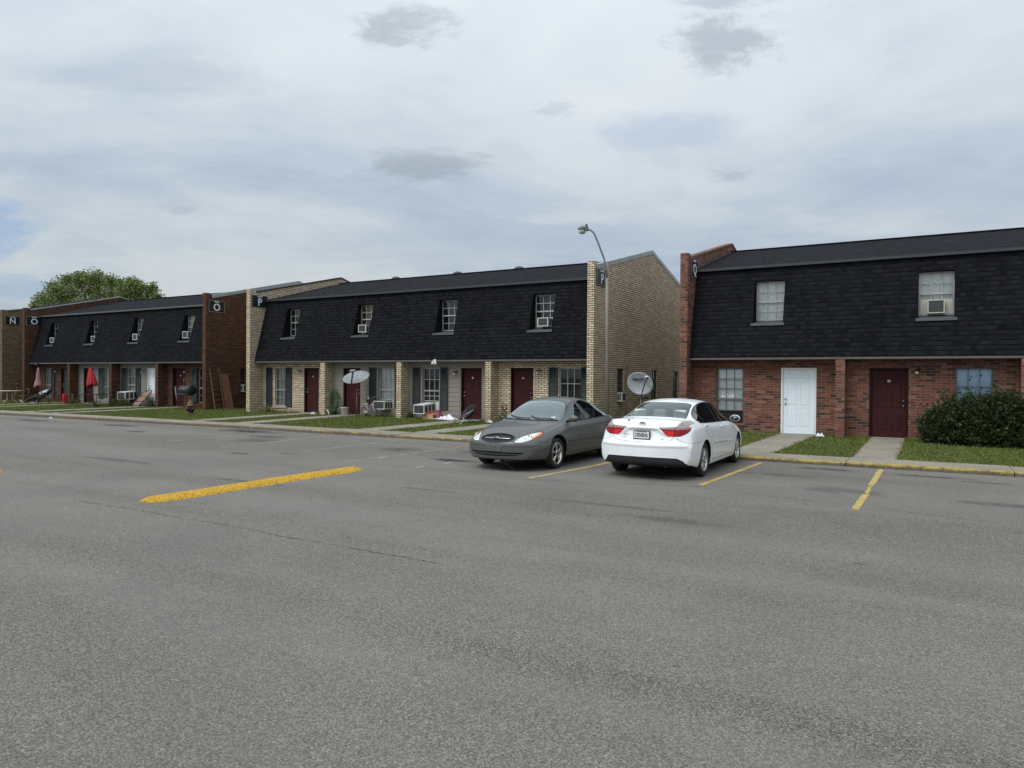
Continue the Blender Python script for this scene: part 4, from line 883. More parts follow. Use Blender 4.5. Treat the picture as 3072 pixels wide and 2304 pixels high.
class Cutter:
    """cuts outlines into the shell: side view uses (y, z), end views use (x, z), top view (x, y)"""
    def __init__(s, bm): s.bm = bm; s.lay = bm.faces.layers.int.new('reg')
    def cut(s, poly, view, filt, rid, only=None, setit=True):
        bm = s.bm; bm.faces.ensure_lookup_table(); pr = {'side': lambda c: (c.y, c.z), 'end': lambda c: (c.x, c.z), 'top': lambda c: (c.x, c.y)}[view]
        xs = [p[0] for p in poly]; ys = [p[1] for p in poly]; bb = (min(xs), max(xs), min(ys), max(ys))
        def touches(f, a, b, m=0.004):
            u = [pr(v.co) for v in f.verts]; return not (max(q[0] for q in u) < min(a[0], b[0]) - m or min(q[0] for q in u) > max(a[0], b[0]) + m or max(q[1] for q in u) < min(a[1], b[1]) - m or min(q[1] for q in u) > max(a[1], b[1]) + m)
        cand = [f for f in bm.faces if filt(f.calc_center_median(), f.normal) and (only is None or f[s.lay] in only) and touches(f, (bb[0], bb[2]), (bb[1], bb[3]))]
        cs = set(cand); n = len(poly)
        for i in range(n):
            a, b = poly[i], poly[(i + 1) % n]; d = (b[0] - a[0], b[1] - a[1])
            if abs(d[0]) + abs(d[1]) < 1e-7: continue
            co = {'side': (0, a[0], a[1]), 'end': (a[0], 0, a[1]), 'top': (a[0], a[1], 0)}[view]; no = {'side': (0, -d[1], d[0]), 'end': (-d[1], 0, d[0]), 'top': (-d[1], d[0], 0)}[view]
            fs = [f for f in cs if f.is_valid and touches(f, a, b)]
            if not fs: continue
            r = bmesh.ops.bisect_plane(bm, geom=list({e for f in fs for e in f.edges} | {v for f in fs for v in f.verts}) + fs, dist=1e-6, plane_co=co, plane_no=no)
            cs = {f for f in cs if f.is_valid} | {f for f in r['geom'] if isinstance(f, bmesh.types.BMFace)} | {f for e in r['geom_cut'] if isinstance(e, bmesh.types.BMEdge) for f in e.link_faces}
        hit = []
        for f in cs:
            if not f.is_valid: continue
            c = f.calc_center_median()
            if not filt(c, f.normal) or (only is not None and f[s.lay] not in only): continue
            if inpoly(pr(c), poly):
                hit.append(f)
                if setit: f[s.lay] = rid
        return hit
    def take(s, rids):
        """pull the faces of these regions out as (verts, faces, normals)"""
        bm = s.bm; fs = [f for f in bm.faces if f[s.lay] in rids]; idx = {}; vs = []; out = []; nn = []
        for f in fs:
            q = []
            for v in f.verts:
                if v not in idx: idx[v] = len(vs); vs.append(tuple(v.co)); nn.append(tuple(v.normal))
                q.append(idx[v])
            out.append(tuple(q))
        return vs, out, nn, fs
    def remove(s, rids):
        bmesh.ops.delete(s.bm, geom=[f for f in s.bm.faces if f[s.lay] in rids], context='FACES')
SIDE_R = lambda c, n: c.x > 0.3
SIDE_L = lambda c, n: c.x < -0.3
def part_from(cut, rids, name, mat, parent, out=0.0, thick=0.0, loose=False):
    cut.bm.normal_update(); vs, fs, nn, _ = cut.take(rids)
    if not fs: print('EMPTY', name); return None
    m = MB(); V = [Vector(v) + Vector(n) * out for v, n in zip(vs, nn)]; m.add(V, fs, 0, True)
    if thick:
        inn = [v - Vector(n) * thick for v, n in zip(V, nn)]; o = len(m.v); m.v += [tuple(p) for p in inn]; ec = {}
        for f in fs:
            for a, b in zip(f, f[1:] + f[:1]): ec[(a, b)] = ec.get((a, b), 0) + 1
        for (a, b) in list(ec):
            if (b, a) not in ec: m.f.append((b, a, o + a, o + b)); m.mi.append(0); m.sm.append(False)
    return m.build(name, mat, parent, uv=False)
def wheel(parent, x, y, r, w, rr, spokes, rim_mat, sgn):
    """tyre with a rim on its outer side; sgn = +1 for the +x side"""
    t = MB(); c = (x, y, r); k = sgn; h = w / 2
    prof = [(rr, k * h * .80), (rr + .006, k * h * .92), (rr + .03, k * h * 1.0), ((rr + r) / 2, k * h * 1.03), (r - .03, k * h * .98), (r - .008, k * h * .86), (r, k * h * .70), (r, 0), (r, -k * h * .7), (r - .012, -k * h * .88), (r - .05, -k * h), (rr, -k * h * .9)]
    t.lathe(prof, 48, c, 'x', cap=False); wh = t.build('wheel', 'rubber', parent, uv=False)
    m = MB(); o = k * h
    m.lathe([(rr + .004, o * .86), (rr - .004, o * .95), (rr - .018, o * .93), (rr - .024, o * .70), (rr - .05, o * .25), (rr - .06, -o * .6)], 48, c, 'x', cap=False)
    n = spokes; cx = Vector(c)
    for i in range(n):
        a = 2 * PI * i / n + 0.3
        def P(rad, ang, dx): return cx + Vector((dx, rad * math.cos(ang), rad * math.sin(ang)))
        w0, w1 = (0.36, 0.20) if n == 5 else (0.17, 0.125); r0, r1 = rr * .22, rr * .93
        for (sa) in (0,):
            pts = []
            for rad, ww, dx in ((r0, w0 * 1.1, o * .86), ((r0 + r1) / 2, (w0 + w1) / 2 * .8, o * .80), (r1, w1, o * .74)): pts.append([P(rad, a - ww, dx - o * .12), P(rad, a - ww * .72, dx), P(rad, a + ww * .72, dx), P(rad, a + ww, dx - o * .12)])
            m.add([p for q in pts for p in q], [(i2 * 4 + j, i2 * 4 + j + 1, (i2 + 1) * 4 + j + 1, (i2 + 1) * 4 + j) for i2 in range(2) for j in range(3)], 0, False)
    m.lathe([(rr * .30, o * .62), (rr * .30, o * .84), (rr * .24, o * .90), (rr * .14, o * .92), (0, o * .92)], 24, c, 'x')
    m.build('rim', rim_mat, wh, uv=False)
    b = MB(); b.lathe([(rr * .93, o * .3), (0, o * .3)], 32, c, 'x'); b.build('brake', 'hub_dark', wh, uv=False)
    return wh
def seat(parent, x, y, w, mat, h=0.58, z=0.38, bench=False):
    s = MB(); s.box(x - w / 2, x + w / 2, y - 0.1, y + 0.38, z - .12, z)
    hd = w / 2 * .92
    s.add([(x - hd, y - .12, z), (x + hd, y - .12, z), (x + hd, y + .02, z), (x - hd, y + .02, z), (x - hd * .9, y - .34, z + h), (x + hd * .9, y - .34, z + h), (x + hd * .9, y - .24, z + h), (x - hd * .9, y - .24, z + h)], [(0, 4, 7, 3), (1, 2, 6, 5), (0, 1, 5, 4), (3, 7, 6, 2), (4, 5, 6, 7)])
    st = s.build('seat', mat, parent, uv=False, bevel=0.03)
    hs = [x] if not bench else [x - w * .33, x, x + w * .33]
    for hx in hs:
        q = MB(); q.box(hx - .13, hx + .13, y - .40, y - .29, z + h + .015, z + h + (.24 if bench else .19)); q.build('headrest', mat, st, uv=False, bevel=0.03)
    return st
from mathutils.bvhtree import BVHTree
def circle(cy, cz, r, n=40): return [(cy + r * math.cos(2 * PI * i / n), cz + r * math.sin(2 * PI * i / n)) for i in range(n)]
def arc_lip(parent, cut, cy, cz, r, mat):
    """inner wheel housing and a rolled edge behind the cut arch"""
    for s in (1, -1):
        m = MB(); pts = []
        for i in range(25):
            a = -0.25 + (PI + 0.5) * i / 24; pts.append((cy + r * math.cos(a), cz + r * math.sin(a)))
        a_, b_ = s * 0.60, s * 0.885
        m.add([(b_ - s * .004, p[0], p[1]) for p in pts] + [(a_, p[0], p[1]) for p in pts], [(i, i + 1, 26 + i, 25 + i) for i in range(24)], 0, True)
        m.add([(a_, p[0], p[1]) for p in pts], [tuple(range(25))])
        m.build('wheel_well', mat, parent, uv=False)
def car(name, label, loc, rot, spec):
    root = thing(name, label, 'car', loc, None, (0, 0, rot)); root['_o'] = (0, 0, 0)
    gx, gy, gz = car_shell(spec['st'], spec['bow_f'], spec['bow_r'], spec['half']); gx = gx * spec['wide']
    bm = shell_bmesh(gx, gy, gz); T = [BVHTree.FromBMesh(bm)]; cut = Cutter(bm)
    def front_y(x, z): 
        h = T[0].ray_cast(Vector((x, 5, z)), Vector((0, -1, 0))); return (h[0], h[1])
    def rear_y(x, z):
        h = T[0].ray_cast(Vector((x, -5, z)), Vector((0, 1, 0))); return (h[0], h[1])
    def side_x(y, z, s=1):
        h = T[0].ray_cast(Vector((s * 3, y, z)), Vector((-s, 0, 0))); return (h[0], h[1])
    def top_z(x, y):
        h = T[0].ray_cast(Vector((x, y, 4)), Vector((0, 0, -1))); return (h[0], h[1])
    root_fn = dict(front=front_y, rear=rear_y, side=side_x, top=top_z)
    P = spec['paint']
    # wheel arches
    for cy in (spec['fa'], spec['ra']):
        for F in (SIDE_R, SIDE_L): cut.cut(circle(cy, spec['wr'] + spec.get('adz', 0.01), spec['ar']), 'side', F, 99)
    bottom = [f for f in bm.faces if f.normal.z < -0.6 and f.calc_center_median().z < 0.3]
    for f in bottom: f[cut.lay] = 98
    # glass
    dlo = smooth_poly(spec['dlo'], 5); ring = offset_poly(dlo, spec.get('ring', 0.016))
    for F in (SIDE_R, SIDE_L):
        cut.cut(ring, 'side', F, 3, only=[0]); cut.cut(dlo, 'side', F, 2, only=[3])
        for pl, rid in spec['pillars']: cut.cut(pl, 'side', F, rid, only=[2])
        cut.cut(spec['front_pane'], 'side', F, 1, only=[2])
    TOPF = lambda c, n: c.z > 0.88 and c.y > 0 and n.z > 0.1; TOPR = lambda c, n: c.z > 0.9 and c.y < 0 and n.z > 0.1
    ws = smooth_poly(spec['ws'], 5); rw = smooth_poly(spec['rw'], 5)
    cut.cut(offset_poly(ws, 0.02), 'top', TOPF, 3, only=[0]); cut.cut(ws, 'top', TOPF, 4, only=[3])
    cut.cut(offset_poly(rw, 0.014), 'top', TOPR, 3, only=[0]); cut.cut(rw, 'top', TOPR, 5, only=[3])
    for (poly, view, filt, rid, only) in spec['cuts']: cut.cut(poly, view, filt, rid, only=only)
    # build parts
    if spec.get('warp'): spec['warp'](bm, cut)
    T[0] = BVHTree.FromBMesh(bm)
    body = part_from(cut, [0], 'body', P, root)
    part_from(cut, [4], 'windshield', spec['glass_front'], root); part_from(cut, [5], 'rear_window', spec['glass_rear'], root)
    for rid, nm, mt, ou in ((1, 'front_side_window', spec['glass_side'], 0), (2, 'rear_side_window', spec['glass_side'], 0), (3, 'window_trim', 'car_trim', .002)):
        for s in (1, -1):
            for f in bm.faces:
                if f[cut.lay] == rid and f.calc_center_median().x * s > 0: f[cut.lay] = 80
            part_from(cut, [80], nm, mt, root, ou)
            for f in bm.faces:
                if f[cut.lay] == 80: f[cut.lay] = 81
    part_from(cut, [8], 'panel_gap', 'car_gap', root, -0.004); part_from(cut, [98], 'underbody', 'black_matt', root)
    vs, fs, nn, faces = cut.take([6])
    cut.bm.normal_update()
    for rid, nm in ((6, 'front_door'), (7, 'rear_door')):
        for s in (1, -1):
            sub = [f for f in bm.faces if f[cut.lay] == rid and f.calc_center_median().x * s > 0]
            for f in sub: f[cut.lay] = 60
            d = part_from(cut, [60], 'door', P, root)
            for f in bm.faces:
                if f[cut.lay] == 60: f[cut.lay] = 61
            for (hy, hz, hr) in spec['handles']:
                if hr == rid: 
                    h = MB(); hit = side_x(hy, hz, s); x = hit[0].x
                    h.tube([(x - s * .01, hy - .09, hz + .004), (x + s * .013, hy - .075, hz + .006), (x + s * .017, hy, hz + .004), (x + s * .013, hy + .075, hz - .002), (x - s * .01, hy + .09, hz - .004)], [.010, .011, .012, .011, .010], 8)
                    h.build('door_handle', spec.get('handle_mat', P), d, uv=False)
                    c = MB(); n_ = 14; c.add([(side_x(hy + .05 * math.cos(2 * PI * i / n_), hz + .032 * math.sin(2 * PI * i / n_), s)[0] + Vector((s * .002, 0, 0))) for i in range(n_)], [tuple(range(n_))]); c.build('handle_cup', spec.get('cup', P), d, uv=False)
    for rid, nm, mat, out in spec['parts']: 
        for s in (1, -1):
            sub = [f for f in bm.faces if f[cut.lay] == rid and (f.calc_center_median().x * s > 0 or nm.startswith('*'))]
            if not sub: continue
            for f in sub: f[cut.lay] = 70
            part_from(cut, [70], nm.strip('*'), mat, root, out, 0.006 if out > 0 else 0)
            for f in bm.faces:
                if f[cut.lay] == 70: f[cut.lay] = 71
    for cy in (spec['fa'], spec['ra']): arc_lip(root, cut, cy, spec['wr'] + spec.get('adz', 0.01), spec['ar'] - 0.003, 'black_matt')
    # rolled inner edge of the arches
    for cy in (spec['fa'], spec['ra']):
        for s in (1, -1):
            m = MB(); pts = []
            for i in range(33):
                a = -0.2 + (PI + 0.4) * i / 32; y, z = cy + (spec['ar'] + .001) * math.cos(a), spec['wr'] + spec.get('adz', .01) + (spec['ar'] + .001) * math.sin(a)
                h = side_x(y + .002 * math.cos(a), z + .002 * math.sin(a), s)
                if h[0] is not None and z > 0.16 and abs(h[0].x) > 0.6: pts.append((h[0].x - s * .004, y, z))
            if len(pts) > 4: m.tube(pts, 0.007, 6); m.build('arch_edge', P, root, uv=False)
            wheel(root, s * spec['track'], cy, spec['wr'], spec['ww'], spec['rr'], spec['spokes'], spec['rim'], s)
    # dark cabin floor, dash and seats
    f = MB(); f.box(-.72, .72, -1.7, 1.05, .22, .30); f.box(-.78, -.74, -1.5, 1.0, .28, .86); f.box(.74, .78, -1.5, 1.0, .28, .86); f.box(-.74, .74, 1.0, 1.04, .28, .88); f.box(-.70, .70, -1.62, -1.4, .3, spec['shelf'])
    f.build('floor_pan', 'cabin_grey', root, uv=False)
    d = MB(); d.prism([(.62, .62), (.52, .80), (.60, .89), (.95, .905), (1.02, .86), (1.0, .6)], 'x', -.70, .70); d.build('dashboard', 'cabin_grey', root, uv=False)
    wx = -0.37; ring_ = [Vector((wx + .185 * math.cos(2 * PI * i / 28), .42 - .185 * math.sin(2 * PI * i / 28) * .42 * 1.0, .87 + .185 * math.sin(2 * PI * i / 28) * .9)) for i in range(28)]
    m = MB(); m.tube(ring_, .015, 6, closed=True); m.tube([(wx, .42, .87), (wx, .62, .76)], .03, 8); m.box(wx - .17, wx + .17, .415, .435, .855, .885); m.build('steering_wheel', spec.get('wheel_mat', 'black_plastic'), root, uv=False)
    for x in (-.37, .37): seat(root, x, -0.08, .5, spec['seat'], h=.55)
    seat(root, 0, -1.0, 1.24, spec['seat'], h=spec.get('rear_h', .52), z=.40, bench=True)
    m = MB(); z_, nrm = top_z(0, spec['mirror_y']); m.box(-.11, .11, z_.y - .10, z_.y - .075, z_.z - .12, z_.z - .06); m.tube([(0, z_.y - .06, z_.z - .02), (0, z_.y - .08, z_.z - .08)], .008, 6); m.build('rear_view_mirror', 'black_plastic', root, uv=False, bevel=.008)
    # door mirrors
    for s in spec.get('mirrors', (1, -1)):
        my, mz = spec['door_mirror']; x = side_x(my, mz - .06, s)[0].x; c = Vector((x + s * .13, my - .01, mz + .01)); sh = MB(); sh.tube([(x - s * .02, my + .03, mz - .05), (x + s * .06, my + .01, mz - .025)], [.03, .028], 8)
        a = MB(); pr = [(0, -.075), (.05, -.07), (.075, -.045), (.085, -.005), (.083, .02), (.078, .032)]; M = Matrix.Diagonal((1.28, 1, .86)).to_3x3()
        a.lathe([(r, -h) for r, h in pr], 24, c, 'y', mat=M); mm = a.build('mirror', spec.get('mirror_mat', P), root, uv=False); sh.build('mirror_arm', 'car_trim', mm, uv=False)
        g = MB(); g.lathe([(.074, -.034), (0, -.035)], 24, c, 'y', mat=M); g.build('mirror_glass', 'mirror_dark', mm, uv=False)
    return root, root_fn, P
def st(*rows): return [tuple(r) for r in rows]
mirx = lambda p: [(-x, z) for x, z in p][::-1]
# ======================================================= the white saloon, seen from behind
ST = st((2.37, .62, .62, .62, .74, .60, .78, .55, .80, .45, .78, .30, .70, .20), (2.30, .70, .64, .70, .78, .67, .82, .62, .84, .5, .82, .30, .74, .2), (2.10, .80, .66, .79, .81, .745, .85, .70, .875, .56, .86, .34, .80, .2), (1.75, .885, .68, .87, .83, .84, .875, .78, .90, .62, .89, .36, .84, .2),
        (1.39, .94, .69, .925, .835, .895, .885, .83, .91, .65, .90, .38, .86, .2), (1.14, .985, .70, .96, .83, .935, .885, .87, .912, .66, .905, .38, .865, .2), (.95, 1.09, .67, 1.06, .82, .965, .882, .89, .912, .67, .905, .38, .865, .2), (.70, 1.245, .62, 1.20, .815, .975, .88, .90, .912, .68, .905, .38, .865, .2),
        (.42, 1.395, .575, 1.33, .812, .985, .88, .905, .912, .69, .905, .38, .865, .2), (.15, 1.458, .558, 1.395, .81, .995, .88, .915, .912, .70, .905, .38, .865, .2), (-.25, 1.49, .55, 1.42, .808, 1.005, .88, .925, .912, .71, .905, .38, .865, .2), (-.65, 1.478, .548, 1.405, .806, 1.018, .88, .935, .912, .72, .905, .38, .865, .2),
        (-.98, 1.425, .552, 1.345, .804, 1.032, .88, .945, .912, .73, .905, .38, .865, .2), (-1.30, 1.325, .575, 1.24, .80, 1.05, .88, .955, .912, .73, .905, .38, .86, .2), (-1.58, 1.215, .61, 1.145, .79, 1.06, .875, .96, .912, .73, .905, .38, .86, .2), (-1.76, 1.14, .645, 1.105, .78, 1.06, .868, .955, .91, .72, .90, .38, .855, .21),
        (-1.95, 1.125, .66, 1.098, .772, 1.05, .86, .945, .905, .71, .895, .37, .85, .22), (-2.18, 1.125, .665, 1.10, .765, 1.035, .85, .93, .895, .70, .88, .36, .83, .24), (-2.30, 1.128, .66, 1.10, .755, 1.01, .835, .905, .882, .69, .865, .36, .82, .26), (-2.355, 1.09, .655, 1.06, .75, .97, .825, .87, .875, .68, .86, .36, .81, .27),
        (-2.385, .99, .655, .975, .75, .90, .82, .82, .872, .67, .855, .36, .80, .27), (-2.41, .88, .655, .87, .75, .82, .818, .77, .87, .66, .85, .36, .80, .28), (-2.44, .76, .66, .755, .75, .735, .815, .71, .868, .64, .85, .38, .79, .29), (-2.475, .70, .66, .695, .75, .68, .81, .655, .86, .60, .84, .40, .78, .31))
REAR = lambda c, n: c.y < -1.75
RB = lambda c, n: c.y < -1.9 and n.y < 0.2
SIDE = lambda c, n: abs(c.x) > 0.3
tl = [(.315, .987), (.45, .99), (.62, 1.003), (.80, 1.006), (.96, 1.0), (.96, .84), (.80, .835), (.60, .822), (.50, .822), (.44, .862), (.375, .93)]
tl_side = [(-2.9, 1.06), (-2.1, 1.06), (-2.01, 1.0), (-2.03, .972), (-2.15, .912), (-2.31, .815), (-2.9, .78)]
def tail_cuts():
    out = []
    for F, f in ((lambda c, n: c.y < -1.95 and c.x > .2, lambda p: p), (lambda c, n: c.y < -1.95 and c.x < -.2, mirx)):
        out.append((f(tl), 'end', F, 20, [0])); out.append((tl_side, 'side', F, 21, [20]))           # 21 = lamp
        out.append(([(-2.9, .6), (-1.8, .6), (-1.8, 1.2), (-2.9, 1.2)], 'side', F, 0, [20]))
        out.append(([(-2.9, .942), (-2.32, .945), (-1.98, .975), (-1.98, 1.1), (-2.9, 1.1)], 'side', F, 22, [21]))   # clear band on top
        out.append((f([(.30, .80), (.60, .80), (.60, .925), (.30, .925)]), 'end', F, 23, [21]))                             # brighter inner red
        out.append((f(stroke([(.60, .80), (.605, .9), (.625, 1.02)], .008)), 'end', F, 8, [21, 22, 23]))
    return out
lid = [(-.64, 1.02), (-.60, .82), (-.545, .75), (-.46, .722), (-.2, .715), (.2, .715), (.46, .722), (.545, .75), (.60, .82), (.64, 1.02)]
cuts = tail_cuts() + [(stroke(lid, .007), 'end', RB, 8, [0, 20])]
for s in (1, -1):
    F = (lambda c, n: c.y < -1.7 and c.x > .3 and n.y < .5) if s > 0 else (lambda c, n: c.y < -1.7 and c.x < -.3 and n.y < .5)
    cuts.append(([(s * x, z) for x, z in ((.63, 1.012), (.665, 1.075), (.72, 1.12), (.79, 1.10), (.80, 1.05), (.795, 1.012))], 'end', F, 24, [0, 20]))
val = smooth_poly([(-.74, .34), (-.69, .415), (-.60, .43), (-.2, .435), (.2, .435), (.60, .43), (.69, .415), (.80, .34), (.80, .15), (-.80, .15)], 3)
cuts.append((val, 'end', lambda c, n: c.y < -2.0, 25, [0, 98]))
fdoor = [(1.02, .955), (1.0, .75), (.93, .45), (.86, .30), (-.165, .285), (-.172, .6), (-.17, 1.0), (-.13, 1.03), (0.5, 1.01)]
rdoor = [(-.178, 1.0), (-.18, .6), (-.175, .285), (-.86, .298), (-.905, .40), (-.96, .56), (-1.10, .74), (-1.24, .86), (-1.33, .96), (-1.37, 1.045), (-.6, 1.03)]
for F in (SIDE_R, SIDE_L):
    cuts += [(fdoor, 'side', F, 6, [0]), (rdoor, 'side', F, 7, [0])]
    cuts += [(stroke([(1.02, .97), (1.0, .75), (.93, .45), (.86, .30), (-.17, .285), (-.86, .298), (-.905, .40), (-.96, .56), (-1.10, .74), (-1.24, .86), (-1.33, .96), (-1.37, 1.04)], .008), 'side', F, 8, [0, 6, 7]), (stroke([(-.172, .285), (-.178, .6), (-.174, 1.03)], .008), 'side', F, 8, [0, 6, 7])]
    cuts += [(stroke([(-1.62, .70), (-2.2, .705), (-2.3, .74), (-2.33, .80)], .006), 'side', F, 8, [0])]
    cuts += [(smooth_poly([(.80, .585), (.5, .60), (-.15, .63), (-.78, .658), (-.80, .645), (-.75, .625), (-.15, .598), (.5, .566), (.78, .562)], 2), 'side', F, 26, [6, 7])]
def camry_warp(bm, cut):
    """recess round the number plate, ledge above it, bumper crease"""
    def ss(a, lo, hi): t = min(max((a - lo) / (hi - lo), 0), 1); return t * t * (3 - 2 * t)
    for v in bm.verts:
        x, y, z = v.co
        if y < -2.0:
            half = .26 + .20 * ss(.96 - z, 0, .16)
            k = ss(half + .05 - abs(x), 0, .09) * ss(z, .725, .76) * ss(.955 - z, 0, .022)
            v.co.y += .034 * k
            v.co.y -= .014 * ss(z, .945, .965) * ss(1.0 - z, 0, .03) * ss(.36 - abs(x), 0, .1)
            v.co.y -= .016 * ss(z, .60, .655) * ss(.69 - z, 0, .02) * ss(.88 - abs(x), 0, .1)
spec = dict(st=ST, wide=1.045, bow_f=.34, bow_r=.27, half=2.42, paint='paint_white', fa=1.3875, ra=-1.3875, wr=.332, ar=.388, adz=.012, ww=.215, rr=.231, spokes=10, rim='rim_silver', track=.812,
            dlo=[(1.07, .985), (.84, 1.105), (.58, 1.235), (.33, 1.33), (.08, 1.382), (-.25, 1.40), (-.62, 1.385), (-.95, 1.33), (-1.24, 1.235), (-1.42, 1.135), (-1.46, 1.075), (-1.38, 1.053), (-1.0, 1.04), (-.5, 1.025), (0, 1.015), (.6, .997)],
            pillars=[([(-.10, 1.5), (-.13, .9), (-.215, .9), (-.185, 1.5)], 3), ([(-1.02, 1.5), (-1.17, .9), (-1.205, .9), (-1.055, 1.5)], 3)], front_pane=[(-.12, 1.5), (-.14, .9), (1.2, .9), (1.2, 1.5)],
            ws=[(-.63, 1.09), (-.3, 1.16), (0, 1.175), (.3, 1.16), (.63, 1.09), (.50, .47), (.25, .42), (0, .41), (-.25, .42), (-.50, .47)], rw=[(-.60, -1.60), (-.58, -1.655), (-.3, -1.71), (0, -1.725), (.3, -1.71), (.58, -1.655), (.60, -1.60), (.545, -1.2), (.49, -.93), (.25, -.985), (0, -1.0), (-.25, -.985), (-.49, -.93), (-.545, -1.2)],
            glass_side='car_glass_dark', glass_front='car_glass', glass_rear='car_glass_rear', cuts=cuts, warp=camry_warp, handles=[(-.02 - .28, .915, 6), (-1.22, .985, 7)],
            parts=[(21, 'tail_light', 'lens_red', .003), (22, 'tail_light_band', 'lens_clear', .003), (23, 'brake_light', 'lens_red_bright', .003), (24, 'body_patch', 'patch_grey', .002), (25, '*bumper_valance', 'valance', -.01), (26, 'side_moulding', 'paint_white', .012)], shelf=1.0, rear_h=.64, seat='seat_light', mirror_y=.55, door_mirror=(.86, 1.03))
spec['handles'] = [(-.05, .915, 6), (-1.20, .985, 7)]
spec['cuts'] = [c for c in cuts if c[3] != 20 or True]
white, fn, _ = car('parked_car', 'white saloon parked nose to the kerb, its tail lights and number plate showing', (-4.615, 15.21, 0), 0, spec)
# leftover red lamp outline faces belong to the body
# plate, badge and lettering
h, n_ = fn['rear'](0, .83); py = h.y - .022
m = MB(); m.box(-.165, .165, py - .012, py + .02, .742, .918); fr_ = m.build('plate_frame', 'black_plastic', white, uv=False, bevel=.006)
MB().box(-.148, .148, py - .0165, py - .0125, .772, .905).build('number_plate', 'plate_white', fr_, uv=False)
t = MB(); add_text(t, 'DENISHA', .098, (0, py - .0175, .832), (1, 0, 0), (0, 0, 1), sx=.60, ext=.001, bold=.0025); t.build('plate_lettering', 'plate_ink', fr_, uv=False)
MB().box(-.10, .10, py - .018, py - .0166, .892, .903).build('plate_heading', 'plate_blue', fr_, uv=False)
def ellipse(mb, cx, cz, a, b, y, r, ang=0, n=32): mb.tube([(cx + a * math.cos(q) * math.cos(ang) - b * math.sin(q) * math.sin(ang), y, cz + a * math.cos(q) * math.sin(ang) + b * math.sin(q) * math.cos(ang)) for q in [2 * PI * i / n for i in range(n)]], r, 6, closed=True)
h, _ = fn['rear'](0, 1.045); y = h.y - .006; m = MB(); ellipse(m, 0, 1.045, .056, .038, y, .0058); ellipse(m, 0, 1.060, .036, .0135, y, .005); ellipse(m, 0, 1.045, .0135, .034, y, .0048); m.build('badge', 'steel', white, uv=False)
h, _ = fn['rear'](.385, .772); t = MB(); add_text(t, 'LE', .034, (.385, h.y - .014, .768), (1, 0, 0), (0, 0, 1), sx=1.5, ext=.002, bold=.001); t.build('trim_lettering', 'steel', white, uv=False)
h, _ = fn['rear'](-.33, .80); m = MB(); rr_ = random.Random(3); yy = h.y - .003
for i in range(8): m.box(-.375 + i * .0125, -.368 + i * .0125, yy - .002, yy + .001, .83, .84 + rr_.random() * .014)
m.tube([(-.40 + i * .009, yy - .001, .79 + .008 * math.sin(i * 1.9)) for i in range(16)], .0024, 5); m.build('decal', 'plate_ink', white, uv=False)
m = MB(); m.tube([(-.41 + i * .012, yy - .001, .776 + .002 * math.sin(i)) for i in range(14)], .002, 5); m.build('decal_stripe', 'decal_red', white, uv=False)
h, _ = fn['top'](-.29, -2.24); m = MB(); m.box(-.305, -.275, h.y - .09, h.y - .05, h.z - .045, h.z - .003); m.build('lock_hook', 'galv', white, uv=False, bevel=.006)
h, _ = fn['top'](-.47, -1.02); m = MB(); pts = [fn['top'](x, y)[0] + Vector((0, 0, .008)) for x, y in ((-.475, -.97), (-.44, -1.0), (-.445, -1.08), (-.47, -1.18), (-.52, -1.27), (-.56, -1.33))]
m.tube(pts, .007, 6); m.build('loose_seal', 'black_plastic', white, uv=False)
m = MB(); m.tube([(.42, -2.32, .27), (.42, -2.05, .28)], .03, 12); m.build('exhaust', 'steel', white, uv=False)
m = MB(); m.box(-.62, .62, -2.28, -1.9, .24, .36); m.box(-.55, .55, -1.9, 2.1, .19, .30); m.build('chassis', 'black_matt', white, uv=False)
# ======================================================= the grey saloon, facing us
ST = st((2.42, .60, .50, .598, .66, .583, .72, .55, .76, .46, .73, .33, .64, .26), (2.34, .665, .55, .66, .72, .635, .79, .585, .83, .48, .80, .33, .71, .24), (2.18, .735, .58, .725, .76, .69, .84, .625, .88, .50, .86, .34, .78, .23), (1.90, .81, .61, .80, .79, .765, .87, .69, .91, .55, .90, .36, .83, .22), (1.55, .87, .63, .858, .80, .825, .885, .745, .92, .60, .91, .38, .86, .22),
        (1.20, .92, .65, .90, .805, .868, .89, .79, .925, .63, .915, .39, .87, .22), (.96, .955, .67, .932, .81, .90, .89, .82, .926, .65, .918, .39, .872, .22), (.76, 1.05, .65, 1.02, .81, .915, .89, .83, .926, .655, .918, .39, .872, .22), (.50, 1.205, .61, 1.16, .805, .922, .89, .84, .926, .66, .918, .39, .872, .22), (.22, 1.355, .565, 1.295, .80, .93, .888, .845, .926, .66, .918, .39, .872, .22),
        (-.06, 1.432, .54, 1.368, .798, .938, .888, .85, .926, .66, .918, .39, .872, .22), (-.38, 1.465, .53, 1.40, .796, .945, .887, .855, .926, .66, .918, .39, .872, .22), (-.76, 1.45, .525, 1.378, .794, .955, .886, .86, .926, .66, .918, .39, .87, .22), (-1.12, 1.385, .53, 1.305, .79, .965, .884, .865, .925, .66, .916, .39, .87, .22), (-1.46, 1.285, .55, 1.20, .785, .975, .88, .865, .922, .66, .912, .38, .865, .22),
        (-1.76, 1.165, .58, 1.095, .775, .978, .872, .86, .918, .66, .905, .38, .86, .23), (-2.0, 1.06, .60, 1.03, .765, .965, .862, .85, .91, .65, .895, .37, .84, .24), (-2.22, 1.005, .60, .98, .745, .935, .84, .82, .89, .63, .875, .37, .80, .25), (-2.42, .965, .58, .94, .71, .885, .79, .79, .85, .61, .83, .37, .75, .27), (-2.54, .86, .56, .84, .67, .80, .73, .73, .79, .58, .77, .39, .69, .29), (-2.58, .70, .52, .69, .63, .67, .68, .64, .73, .54, .71, .40, .63, .30))
